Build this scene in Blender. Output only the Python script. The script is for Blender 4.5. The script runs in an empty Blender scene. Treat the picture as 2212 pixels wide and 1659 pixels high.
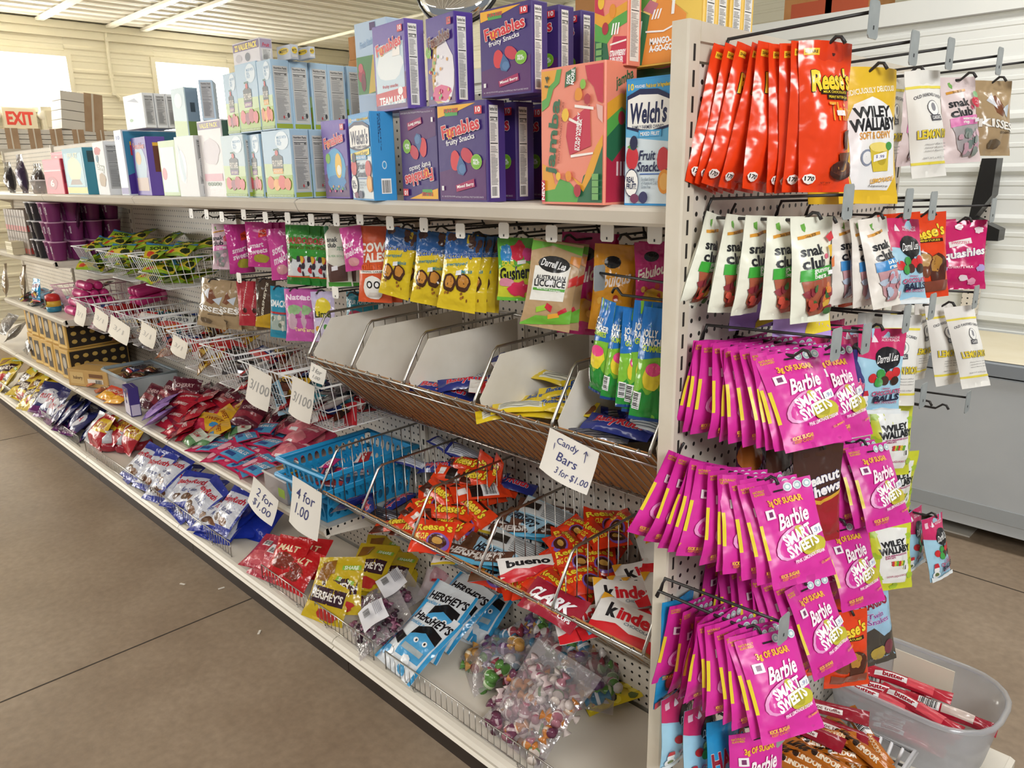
import bpy, bmesh, math, random
from mathutils import Vector, Matrix, Euler, noise
from mathutils.geometry import tessellate_polygon
R_ = math.radians
S = bpy.context.scene
COL = S.collection
random.seed(7)
# ------------------------------------------------------------------ camera
FPX, CX, CY = 1660.0, 1106.0, 829.5
def _cam_axes():
    v1 = Vector((-600-CX, 405-CY, FPX)).normalized()
    r = R_(1.07)
    h = Vector((math.sin(r), math.cos(r), 0))
    d = Vector((h.x, h.y, -(h.dot(v1))/v1.z)).normalized()
    b = v1.cross(d)
    if b.z < 0: b = -b
    return -v1, b, -d            # world X, Y, Z seen in camera axes (right, down, forward)
AX, AY, AZ = _cam_axes()
CAM = Vector((0.740, -1.075, 1.590))
def ray(u, v):
    c = Vector(((u-CX)/FPX, (v-CY)/FPX, 1.0))
    return Vector((AX.dot(c), AY.dot(c), AZ.dot(c)))
def at(u, v, x=None, y=None, z=None):
    """the point of a real plane of the room (x=, y= or z=) seen at a place in the photograph"""
    r = ray(u, v)
    if x is not None: t = (x-CAM.x)/r.x
    elif y is not None: t = (y-CAM.y)/r.y
    else: t = (z-CAM.z)/r.z
    return CAM + r*t
def proj(p):
    q = Vector(p)-CAM
    c = AX*q.x + AY*q.y + AZ*q.z
    return (c.x/c.z*FPX+CX, c.y/c.z*FPX+CY, c.z)
cd = bpy.data.cameras.new('camera'); co = bpy.data.objects.new('camera', cd); COL.objects.link(co)
right = Vector((AX.x, AY.x, AZ.x)); down = Vector((AX.y, AY.y, AZ.y)); fwd = Vector((AX.z, AY.z, AZ.z))
co.matrix_world = Matrix(((right.x, -down.x, -fwd.x, CAM.x), (right.y, -down.y, -fwd.y, CAM.y), (right.z, -down.z, -fwd.z, CAM.z), (0, 0, 0, 1)))
cd.sensor_fit = 'HORIZONTAL'; cd.sensor_width = 36; cd.lens = FPX/2212*36
cd.clip_start = 0.05; cd.clip_end = 60
S.camera = co
# ------------------------------------------------------------------ world, lamps, exposure
S.view_settings.view_transform = 'Standard'; S.view_settings.look = 'None'
S.view_settings.gamma = 1; S.view_settings.use_curve_mapping = False
S.view_settings.exposure = 0.27
W = bpy.data.worlds.new('world'); S.world = W; W.use_nodes = True
W.node_tree.nodes['Background'].inputs[0].default_value = (0.93, 0.97, 1.0, 1)
W.node_tree.nodes['Background'].inputs[1].default_value = 0.2
def area(name, loc, rot, sx, sy, power, color=(1, 1, 1)):
    l = bpy.data.lights.new(name, 'AREA'); l.shape = 'RECTANGLE'; l.size = sx; l.size_y = sy; l.energy = power; l.color = color
    o = bpy.data.objects.new(name, l); o.location = loc; o.rotation_euler = rot; COL.objects.link(o); return o
# shop ceiling lamps over the aisle, over the end of the run and over the back
area('ceiling_lamp', (2.7, -1.9, 3.0), (R_(18), R_(40), 0), 1.3, 1.3, 128, (1, 1, 0.98))
area('ceiling_lamp', (-1.2, -3.0, 3.12), (0, 0, 0), 2.4, 0.5, 36, (1, 0.98, 0.94))
area('ceiling_lamp', (-5.0, -2.6, 3.12), (0, 0, 0), 2.4, 0.5, 32, (1, 0.98, 0.94))
area('ceiling_lamp', (0.6, 1.9, 3.12), (0, 0, 0), 2.0, 0.5, 38, (1, 0.98, 0.95))
# ------------------------------------------------------------------ materials
_M = {}
def lin(h):
    h = h.lstrip('#'); c = [int(h[i:i+2], 16)/255 for i in (0, 2, 4)]
    return tuple((x/12.92 if x <= .04045 else ((x+.055)/1.055)**2.4) for x in c)+(1,)
def M(hexc, kind='paper'):
    k = (hexc, kind)
    if k in _M: return _M[k]
    m = bpy.data.materials.new(kind+'_'+hexc.strip('#')); m.use_nodes = True
    nt = m.node_tree; b = nt.nodes['Principled BSDF']
    b.inputs['Base Color'].default_value = lin(hexc)
    def bump(scale, dist, detail=2):
        tc = nt.nodes.new('ShaderNodeTexCoord'); n = nt.nodes.new('ShaderNodeTexNoise'); bp = nt.nodes.new('ShaderNodeBump')
        n.inputs['Scale'].default_value = scale; n.inputs['Detail'].default_value = detail
        bp.inputs['Distance'].default_value = dist; bp.inputs['Strength'].default_value = 1
        nt.links.new(tc.outputs['Object'], n.inputs['Vector']); nt.links.new(n.outputs['Fac'], bp.inputs['Height'])
        nt.links.new(bp.outputs['Normal'], b.inputs['Normal'])
    R = b.inputs['Roughness']
    if kind == 'paper': R.default_value = .6
    elif kind == 'card': R.default_value = .42; bump(60, .0004)
    elif kind == 'foil': R.default_value = .2; bump(45, .0035, 1)
    elif kind == 'satin': R.default_value = .36; bump(45, .0025, 1)
    elif kind == 'silver': R.default_value = .22; b.inputs['Metallic'].default_value = .85; bump(50, .004, 1)
    elif kind == 'plastic': R.default_value = .35
    elif kind == 'enamel': R.default_value = .42; bump(8, .0006)
    elif kind == 'matte': R.default_value = .85
    elif kind == 'metal': R.default_value = .28; b.inputs['Metallic'].default_value = 1
    elif kind == 'wire': R.default_value = .45
    elif kind in ('emit', 'daylight'):
        b.inputs['Emission Color'].default_value = lin(hexc); b.inputs['Emission Strength'].default_value = 13 if kind == 'emit' else 8
    elif kind in ('clear', 'frost'):
        nt.nodes.remove(b); out = nt.nodes['Material Output']
        tr = nt.nodes.new('ShaderNodeBsdfTransparent'); gl = nt.nodes.new('ShaderNodeBsdfGlossy'); mx = nt.nodes.new('ShaderNodeMixShader'); fr = nt.nodes.new('ShaderNodeMath'); lw = nt.nodes.new('ShaderNodeLayerWeight'); lw.inputs[0].default_value = .5
        p3 = nt.nodes.new('ShaderNodeMath'); p3.operation = 'POWER'; p3.inputs[1].default_value = 3; nt.links.new(lw.outputs['Facing'], p3.inputs[0])
        fr.operation = 'MULTIPLY_ADD'; fr.inputs[1].default_value = .5; fr.inputs[2].default_value = .06; nt.links.new(p3.outputs[0], fr.inputs[0])
        tr.inputs[0].default_value = lin(hexc); gl.inputs['Roughness'].default_value = .12
        nt.links.new(fr.outputs[0], mx.inputs[0]); nt.links.new(tr.outputs[0], mx.inputs[1]); nt.links.new(gl.outputs[0], mx.inputs[2])
        last = mx
        if kind == 'frost':
            df = nt.nodes.new('ShaderNodeBsdfDiffuse'); df.inputs[0].default_value = lin('#fafbfc')
            tl = nt.nodes.new('ShaderNodeBsdfTranslucent'); tl.inputs[0].default_value = lin('#f4f6f8')
            ad = nt.nodes.new('ShaderNodeMixShader'); ad.inputs[0].default_value = .45
            nt.links.new(df.outputs[0], ad.inputs[1]); nt.links.new(tl.outputs[0], ad.inputs[2])
            m2 = nt.nodes.new('ShaderNodeMixShader'); m2.inputs[0].default_value = .30
            nt.links.new(mx.outputs[0], m2.inputs[1]); nt.links.new(ad.outputs[0], m2.inputs[2]); last = m2
        else:
            tc = nt.nodes.new('ShaderNodeTexCoord'); n = nt.nodes.new('ShaderNodeTexNoise'); bp = nt.nodes.new('ShaderNodeBump')
            n.inputs['Scale'].default_value = 28; bp.inputs['Distance'].default_value = .01
            nt.links.new(tc.outputs['Object'], n.inputs['Vector']); nt.links.new(n.outputs['Fac'], bp.inputs['Height'])
            nt.links.new(bp.outputs['Normal'], gl.inputs['Normal']); nt.links.new(bp.outputs['Normal'], lw.inputs['Normal'])
            df = nt.nodes.new('ShaderNodeBsdfDiffuse'); df.inputs[0].default_value = lin('#f0eef0'); m2 = nt.nodes.new('ShaderNodeMixShader'); m2.inputs[0].default_value = .16
            nt.links.new(mx.outputs[0], m2.inputs[1]); nt.links.new(df.outputs[0], m2.inputs[2]); last = m2; fr.inputs[1].default_value = .7
        nt.links.new(last.outputs[0], out.inputs[0])
    _M[k] = m
    return m
def nodes_mat(name, rough=.5):
    m = bpy.data.materials.new(name); m.use_nodes = True; nt = m.node_tree
    b = nt.nodes['Principled BSDF']; b.inputs['Roughness'].default_value = rough
    tc = nt.nodes.new('ShaderNodeTexCoord')
    return m, nt, b, tc
def ramp(nt, fac, stops):
    r = nt.nodes.new('ShaderNodeValToRGB'); e = r.color_ramp.elements
    for i, (p, c) in enumerate(stops):
        el = e[i] if i < 2 else e.new(p)
        el.position = p; el.color = lin(c)
    nt.links.new(fac, r.inputs[0]); return r
def pegboard_mat():
    """painted steel back panel punched with a grid of one inch holes"""
    m, nt, b, tc = nodes_mat('pegboard_steel', .45)
    def math_(op, a, c=None):
        n = nt.nodes.new('ShaderNodeMath'); n.operation = op
        for i, q in enumerate((a, c)):
            if q is None: continue
            if isinstance(q, (int, float)): n.inputs[i].default_value = q
            else: nt.links.new(q, n.inputs[i])
        return n.outputs[0]
    sp = nt.nodes.new('ShaderNodeSeparateXYZ'); nt.links.new(tc.outputs['Object'], sp.inputs[0])
    u = math_('ADD', sp.outputs[0], sp.outputs[1]); w = sp.outputs[2]
    def cell(q):
        f = math_('FRACT', math_('MULTIPLY', math_('ADD', q, 10.0), 1/.0254)); return math_('SUBTRACT', f, .5)
    a = cell(u); c = cell(w)
    d = math_('SQRT', math_('ADD', math_('MULTIPLY', a, a), math_('MULTIPLY', c, c)))
    hole = math_('LESS_THAN', d, .16)
    nz = nt.nodes.new('ShaderNodeTexNoise'); nz.inputs['Scale'].default_value = 5; nt.links.new(tc.outputs['Object'], nz.inputs['Vector'])
    r = ramp(nt, nz.outputs['Fac'], [(.3, '#cfc7ba'), (.7, '#dbd4c9')])
    mx = nt.nodes.new('ShaderNodeMix'); mx.data_type = 'RGBA'
    nt.links.new(hole, mx.inputs[0]); nt.links.new(r.outputs[0], mx.inputs[6]); mx.inputs[7].default_value = lin('#1c1a18')
    nt.links.new(mx.outputs[2], b.inputs['Base Color']); return m
def floor_mat():
    """sealed, worn brown concrete"""
    m, nt, b, tc = nodes_mat('sealed_concrete', .4)
    n1 = nt.nodes.new('ShaderNodeTexNoise'); n1.inputs['Scale'].default_value = 1.6; n1.inputs['Detail'].default_value = 9; n1.inputs['Roughness'].default_value = .62
    n2 = nt.nodes.new('ShaderNodeTexNoise'); n2.inputs['Scale'].default_value = 38; n2.inputs['Detail'].default_value = 5
    for n in (n1, n2): nt.links.new(tc.outputs['Object'], n.inputs['Vector'])
    r = ramp(nt, n1.outputs['Fac'], [(.28, '#8a7662'), (.5, '#9d8a75'), (.72, '#ad9a85')])
    r2 = ramp(nt, n2.outputs['Fac'], [(.3, '#c9c9c9'), (.7, '#ffffff')])
    mx = nt.nodes.new('ShaderNodeMix'); mx.data_type = 'RGBA'; mx.blend_type = 'MULTIPLY'; mx.inputs[0].default_value = .5
    nt.links.new(r.outputs[0], mx.inputs[6]); nt.links.new(r2.outputs[0], mx.inputs[7]); nt.links.new(mx.outputs[2], b.inputs['Base Color'])
    rr = nt.nodes.new('ShaderNodeMapRange'); rr.inputs[3].default_value = .28; rr.inputs[4].default_value = .52
    nt.links.new(n1.outputs['Fac'], rr.inputs[0]); nt.links.new(rr.outputs[0], b.inputs['Roughness'])
    bp = nt.nodes.new('ShaderNodeBump'); bp.inputs['Distance'].default_value = .0008
    nt.links.new(n2.outputs['Fac'], bp.inputs['Height']); nt.links.new(bp.outputs['Normal'], b.inputs['Normal']); return m
def noisy(name, c1, c2, scale=3, rough=.5, bumpd=0, detail=4, stops=None):
    m, nt, b, tc = nodes_mat(name, rough)
    n = nt.nodes.new('ShaderNodeTexNoise'); n.inputs['Scale'].default_value = scale; n.inputs['Detail'].default_value = detail
    nt.links.new(tc.outputs['Object'], n.inputs['Vector'])
    r = ramp(nt, n.outputs['Fac'], stops or [(.3, c1), (.7, c2)]); nt.links.new(r.outputs[0], b.inputs['Base Color'])
    if bumpd:
        bp = nt.nodes.new('ShaderNodeBump'); bp.inputs['Distance'].default_value = bumpd
        nt.links.new(n.outputs['Fac'], bp.inputs['Height']); nt.links.new(bp.outputs['Normal'], b.inputs['Normal'])
    return m
PEG = pegboard_mat(); FLOOR = floor_mat()
CREAM = noisy('cream_painted_steel', '#d8d1c3', '#e1dbcf', 4, .4)
POST = noisy('worn_cream_steel', '', '', 9, .42, 0, 9, [(.26, '#7d6f60'), (.30, '#cfc6b4'), (.72, '#ddd6c8')])
KICK = noisy('dark_brown_kick_plate', '#2a211c', '#3a2f28', 6, .5)
KRAFT = noisy('kraft_cardboard', '#a9743f', '#b98450', 12, .8)
LINER = noisy('white_card_liner', '#dcd5c6', '#efebe1', 6, .7)
SIDING = noisy('white_ribbed_steel', '#dfe2df', '#e6e8e4', 2, .38)
CEIL = noisy('cream_ribbed_steel', '#f0ebdc', '#f6f2e6', 2, .42)
LWALL = noisy('cream_wall_steel', '#efe8cf', '#f4eed9', 2, .5)
CHROME = M('#b9b7b2', 'metal'); WHITEW = M('#e6e6e6', 'wire'); BLACKW = M('#2b2a2a', 'wire'); PLATE = noisy('grey_zinc_plate', '#8f979a', '#a3abad', 30, .4)
# ------------------------------------------------------------------ mesh builder
class MB:
    def __init__(s): s.v = []; s.f = []; s.mi = []; s.sm = []; s.mats = []
    def slot(s, m):
        if m not in s.mats: s.mats.append(m)
        return s.mats.index(m)
    def add(s, vs, fs, m, smooth=False):
        o = len(s.v); s.v.extend([tuple(q) for q in vs]); k = s.slot(m)
        for f in fs: s.f.append(tuple(i+o for i in f)); s.mi.append(k); s.sm.append(smooth)
    def box(s, x0, x1, y0, y1, z0, z1, m):
        s.add([(x0, y0, z0), (x1, y0, z0), (x1, y1, z0), (x0, y1, z0), (x0, y0, z1), (x1, y0, z1), (x1, y1, z1), (x0, y1, z1)],
              [(0, 3, 2, 1), (4, 5, 6, 7), (0, 1, 5, 4), (1, 2, 6, 5), (2, 3, 7, 6), (3, 0, 4, 7)], m)
    def tube(s, pts, r, m, n=6, closed=False):
        pts = [Vector(p) for p in pts]; vs = []; fs = []; N = len(pts)
        up = None
        for i, p in enumerate(pts):
            if closed: d = (pts[(i+1) % N]-pts[i-1])
            else: d = (pts[min(i+1, N-1)]-pts[max(i-1, 0)])
            d.normalize()
            if up is None:
                a = Vector((0, 0, 1)) if abs(d.z) < .9 else Vector((1, 0, 0)); up = d.cross(a).normalized()
            up = (up-d*up.dot(d)).normalized(); w = d.cross(up)
            for k in range(n):
                t = 2*math.pi*k/n; vs.append(p+(up*math.cos(t)+w*math.sin(t))*r)
        for i in range(N if closed else N-1):
            a = i*n; b = ((i+1) % N)*n
            for k in range(n): fs.append((a+k, a+(k+1) % n, b+(k+1) % n, b+k))
        if not closed: fs += [tuple(range(n-1, -1, -1)), tuple(range((N-1)*n, N*n))]
        s.add(vs, fs, m, True)
    def extrude(s, prof, m, p0, p1, ex, ez):
        """profile (a, b) swept from p0 to p1; a along ex, b along ez"""
        p0 = Vector(p0); p1 = Vector(p1); ex = Vector(ex); ez = Vector(ez); n = len(prof)
        vs = [p+ex*a+ez*b for p in (p0, p1) for a, b in prof]
        fs = [(i, (i+1) % n, n+(i+1) % n, n+i) for i in range(n)]
        s.add(vs, fs+[tuple(range(n-1, -1, -1)), tuple(range(n, 2*n))], m)
    def lathe(s, prof, m, n=20, c=(0, 0, 0), smooth=True):
        vs = []; fs = []
        for r, z in prof:
            for k in range(n):
                t = 2*math.pi*k/n; vs.append((c[0]+r*math.cos(t), c[1]+r*math.sin(t), c[2]+z))
        for i in range(len(prof)-1):
            for k in range(n): fs.append((i*n+k, i*n+(k+1) % n, (i+1)*n+(k+1) % n, (i+1)*n+k))
        fs.append(tuple(range(n-1, -1, -1))); fs.append(tuple(range((len(prof)-1)*n, len(prof)*n)))
        s.add(vs, fs, m, smooth)
    def art(s, ops, fn, kind, maxe=.13, off=.0004, step=.00013):
        li = -1.
        for op in ops:
            tris, col = op[0], op[1]; li += op[2] if len(op) > 2 else 1.
            tris = [t if (t[1][0]-t[0][0])*(t[2][1]-t[0][1])-(t[1][1]-t[0][1])*(t[2][0]-t[0][0]) > 0 else (t[0], t[2], t[1]) for t in tris]
            m = M(col, kind) if isinstance(col, str) else col
            if maxe: tris = subdiv(tris, maxe)
            vs = []; fs = []; idx = {}
            for t in tris:
                f = []
                for (x, y) in t:
                    k = (round(x, 4), round(y, 4))
                    if k not in idx:
                        p, nn = fn(min(max(x, 0), 1), min(max(y, 0), 1)); idx[k] = len(vs); vs.append(p+nn*(off+step*min(li, 30)))
                    f.append(idx[k])
                if len(set(f)) == 3: fs.append(tuple(f))
            s.add(vs, fs, m, bool(maxe))
    def mesh(s, name):
        me = bpy.data.meshes.new(name); me.from_pydata(s.v, [], s.f)
        for m in s.mats: me.materials.append(m)
        me.polygons.foreach_set('material_index', s.mi); me.polygons.foreach_set('use_smooth', s.sm)
        me.update(); return me
    def build(s, name, parent=None, link=True):
        o = bpy.data.objects.new(name, s.mesh(name))
        if link: COL.objects.link(o)
        if parent: o.parent = parent
        return o
# ------------------------------------------------------------------ tagging
def tag(o, label, cat, group=None):
    o['label'] = label; o['category'] = cat
    if group: o['group'] = group
    return o
def structure(o): o['kind'] = 'structure'; return o
def empty(name, loc=(0, 0, 0), link=True):
    o = bpy.data.objects.new(name, None); o.location = loc; o.empty_display_size = .02
    if link: COL.objects.link(o)
    return o
def dup(proto, loc, rot=(0, 0, 0), sc=None):
    c = proto.copy(); COL.objects.link(c); c.location = loc; c.rotation_mode = 'XYZ'; c.rotation_euler = rot
    if sc: c.scale = sc if not isinstance(sc, (int, float)) else (sc, sc, sc)
    for ch in proto.children:
        d = ch.copy(); COL.objects.link(d); d.parent = c
    return c
ORD = ['first', 'second', 'third', 'fourth', 'fifth', 'sixth', 'seventh', 'eighth', 'ninth', 'tenth', 'eleventh', 'twelfth', 'thirteenth', 'fourteenth', 'fifteenth', 'sixteenth', 'seventeenth', 'eighteenth', 'nineteenth', 'twentieth']
ORD += ['twenty-'+q for q in ORD[:9]]+['thirtieth']+['thirty-'+q for q in ORD[:9]]+['fortieth']+['forty-'+q for q in ORD[:9]]
PEND = []
def pend(o, template, cat, group, key='u'):
    """label filled in at the end, when the order of the row in the picture is known"""
    PEND.append((o, template, cat, group, key)); return o
def settle_labels():
    rows = {}
    for o, t, c, g, k in PEND: rows.setdefault((t, g), []).append((o, c, k))
    bpy.context.view_layer.update()
    for (t, g), L in rows.items():
        def key(e):
            o = e[0]; bb = [o.matrix_world @ Vector(q) for q in o.bound_box]; ctr = sum(bb, Vector())/8
            return proj(ctr)[0] if e[2] == 'u' else e[2]
        L.sort(key=key)
        for i, (o, c, k) in enumerate(L):
            lab = t.replace('{o}', ORD[i]) if len(L) > 1 else t.replace(', {o} from the left', '').replace('{o} from the left', '')
            tag(o, ' '.join(lab.split()), c, g if len(L) > 1 else None)
# ------------------------------------------------------------------ printed art: lists of (triangles in 0..1 x 0..1, colour)
_T = {}
def text_tris(s, bold):
    k = (s, bold)
    if k not in _T:
        cu = bpy.data.curves.new('t', 'FONT'); cu.body = s; cu.offset = bold; cu.resolution_u = 2; cu.align_x = 'LEFT'; cu.space_line = .85
        o = bpy.data.objects.new('t', cu); COL.objects.link(o)
        me = o.to_mesh(); me.calc_loop_triangles()
        _T[k] = [tuple((me.vertices[i].co.x, me.vertices[i].co.y) for i in t.vertices) for t in me.loop_triangles]
        o.to_mesh_clear(); bpy.data.objects.remove(o); bpy.data.curves.remove(cu)
    return _T[k]
def T(s, x, y, w, h, col, rot=0, sh=0, bold=.018, out=None, outw=.07, asp=1.0, arc=0):
    """lettering fitted to a w x h place centred on x, y; asp = height/width of the printed face"""
    base = text_tris(s, 0)
    if not base: return []
    X = [p[0] for t in base for p in t]; Y = [p[1] for t in base for p in t]
    x0, x1, y0, y1 = min(X), max(X), min(Y), max(Y); cr, sr = math.cos(R_(rot)), math.sin(R_(rot))
    def f(p):
        a = ((p[0]-x0)/(x1-x0+1e-6)-.5)*w; b = ((p[1]-y0)/(y1-y0+1e-6)-.5)*h
        a += b*asp*sh; b += arc*(1-(2*a/w)**2)*h
        b *= asp
        a, b = a*cr-b*sr, a*sr+b*cr
        return (x+a, y+b/asp)
    res = []
    def at_(dx, dy, tt): return [tuple((lambda q: (q[0]+dx, q[1]+dy/asp))(f(p)) for p in t) for t in tt]
    e = (h*asp)*.01
    if out:
        tt = text_tris(s, .03); q = e*max(outw*100-3, 1)*.55
        for k in range(8): res.append((at_(q*math.cos(k*math.pi/4), q*math.sin(k*math.pi/4), tt), out, .12 if k else 1.))
    tt = text_tris(s, min(bold, .028))
    if bold > .035:
        q = e*(bold*100-2.8)*.6
        for k, (dx, dy) in enumerate(((q, 0), (-q, 0), (0, q), (0, -q))): res.append((at_(dx, dy, tt), col, .12 if k else 1.))
    else: res.append((at_(0, 0, tt), col, 1.))
    return res
def P(pts, col):
    tr = tessellate_polygon([[Vector((p[0], p[1], 0)) for p in pts]])
    return [([tuple(pts[i] for i in t) for t in tr], col)]
def Rc(x0, y0, x1, y1, col): return [([((x0, y0), (x1, y0), (x1, y1)), ((x0, y0), (x1, y1), (x0, y1))], col)]
def E(x, y, rx, ry, col, n=16, rot=0, wob=0, seed=0):
    pts = []; rnd = random.Random(seed)
    for k in range(n):
        t = 2*math.pi*k/n; q = 1+wob*(rnd.random()-.5)*2
        a, b = rx*math.cos(t)*q, ry*math.sin(t)*q
        pts.append((x+a*math.cos(rot)-b*math.sin(rot), y+a*math.sin(rot)+b*math.cos(rot)))
    return P(pts, col)
def bars(x0, y0, x1, y1, col='#222222', n=13, vert=True):
    rnd = random.Random(3); tr = []; L = (x1-x0) if vert else (y1-y0)
    for k in range(n):
        a = k/n*L; w = L/n*rnd.choice((.35, .5, .7))
        q = (x0+a, y0, x0+a+w, y1) if vert else (x0, y0+a, x1, y0+a+w)
        tr += Rc(*q, col)[0][0]
    return [(tr, col)]
def facts(x0, y0, x1, y1, paper='#ecebe7', small=False):
    """a nutrition panel: heading, thick rules and rows of fine print"""
    w, h = x1-x0, y1-y0
    r = Rc(x0, y0, x1, y1, paper)
    r += T('Nutrition Facts', x0+w*.5, y1-h*.04, w*.86, h*.035, '#222222', bold=.03)
    tr = []
    for q, t in ((.08, .006), (.125, .010), (.165, .004), (.40, .010), (.50, .004)): tr += Rc(x0+w*.07, y1-h*(q+t), x1-w*.07, y1-h*q, '')[0][0]
    r.append((tr, '#26262a'))
    r += T('Calories', x0+w*.3, y1-h*.148, w*.4, h*.022, '#222222', bold=.02)
    r += T('45', x1-w*.17, y1-h*.147, w*.16, h*.026, '#222222', bold=.03)
    tr = []; rnd = random.Random(int(x0*100)+5); q = .19
    while q < (.95 if not small else .9):
        if not (.385 < q < .425 or .49 < q < .52): tr += Rc(x0+w*.08, y1-h*(q+.0045), x0+w*(.55+.34*rnd.random()), y1-h*q, '')[0][0]
        q += .0165 if q < .55 else .013
    r.append((tr, '#6f6f74'))
    return r
def subdiv(tris, m):
    out = []; st = list(tris); m2 = m*m
    while st:
        a, b, c = st.pop()
        e = [(a[0]-b[0])**2+(a[1]-b[1])**2, (b[0]-c[0])**2+(b[1]-c[1])**2, (c[0]-a[0])**2+(c[1]-a[1])**2]
        k = max(range(3), key=lambda i: e[i])
        if e[k] <= m2: out.append((a, b, c)); continue
        p, q, r = ((a, b, c), (b, c, a), (c, a, b))[k]
        mid = ((p[0]+q[0])/2, (p[1]+q[1])/2); st.append((p, mid, r)); st.append((mid, q, r))
    return out
# ------------------------------------------------------------------ cartons and bags
def carton(name, w, d, h, base, front=(), side=(), top=(), left=(), back=None, kind='card', crush=0, seed=0, link=False):
    """printed board box: front -Y, origin at the middle of its base; bevelled edges, tuck-flap line on top"""
    rnd = random.Random(seed); b = .0022; mb = MB(); m = M(base, kind)
    def P8(z, e): return [(-w/2+e, -d/2), (w/2-e, -d/2), (w/2, -d/2+e), (w/2, d/2-e), (w/2-e, d/2), (-w/2+e, d/2), (-w/2, d/2-e), (-w/2, -d/2+e)]
    vs = []
    for z, e, s_ in ((0, b, .996), (b, b, 1), (h*.5, b, 1+crush*.3), (h-b, b, 1), (h, b, .996)):
        for x, y in P8(z, e): vs.append(Vector((x*s_+crush*.01*rnd.uniform(-1, 1), y*s_, z)))
    n = 8; fs = [(i*n+k, i*n+(k+1) % n, (i+1)*n+(k+1) % n, (i+1)*n+k) for i in range(4) for k in range(n)]
    mb.add(vs, fs+[tuple(range(7, -1, -1)), tuple(range(32, 40))], m)
    bl = 1+crush*.3
    def face(o, ex, ez, nn, bulge):
        o = Vector(o); ex = Vector(ex); ez = Vector(ez); nn = Vector(nn)
        return lambda x, y: (o+ex*x+ez*y+nn*(bulge*(1-abs(2*y-1))), nn)
    e = .004
    mb.art(front, face((-w/2+e, -d/2, e), (w-2*e, 0, 0), (0, 0, h-2*e), (0, -1, 0), d*.5*(bl-1)), kind, None)
    mb.art(side, face((w/2, -d/2+e, e), (0, d-2*e, 0), (0, 0, h-2*e), (1, 0, 0), w*.5*(bl-1)), kind, None)
    mb.art(left, face((-w/2, d/2-e, e), (0, -d+2*e, 0), (0, 0, h-2*e), (-1, 0, 0), w*.5*(bl-1)), kind, None)
    mb.art(top, face((-w/2+e, -d/2+e, h), (w-2*e, 0, 0), (0, d-2*e, 0), (0, 0, 1), 0), kind, None)
    mb.box(-w/2+.004, w/2-.004, d*.12, d*.12+.0012, h, h+.0009, M('#8d8a86', 'paper'))
    return mb.build(name, link=link)
def grid_fn(G, N, nu, nv):
    def fn(x, y):
        a = x*(nu-1); b = (1-y)*(nv-1); i = min(int(a), nu-2); j = min(int(b), nv-2); s, t = a-i, b-j
        p = G[j][i]*(1-s)*(1-t)+G[j][i+1]*s*(1-t)+G[j+1][i]*(1-s)*t+G[j+1][i+1]*s*t
        n = N[j][i]*(1-s)*(1-t)+N[j][i+1]*s*(1-t)+N[j+1][i]*(1-s)*t+N[j+1][i+1]*s*t
        return p, n.normalized()
    return fn
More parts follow.
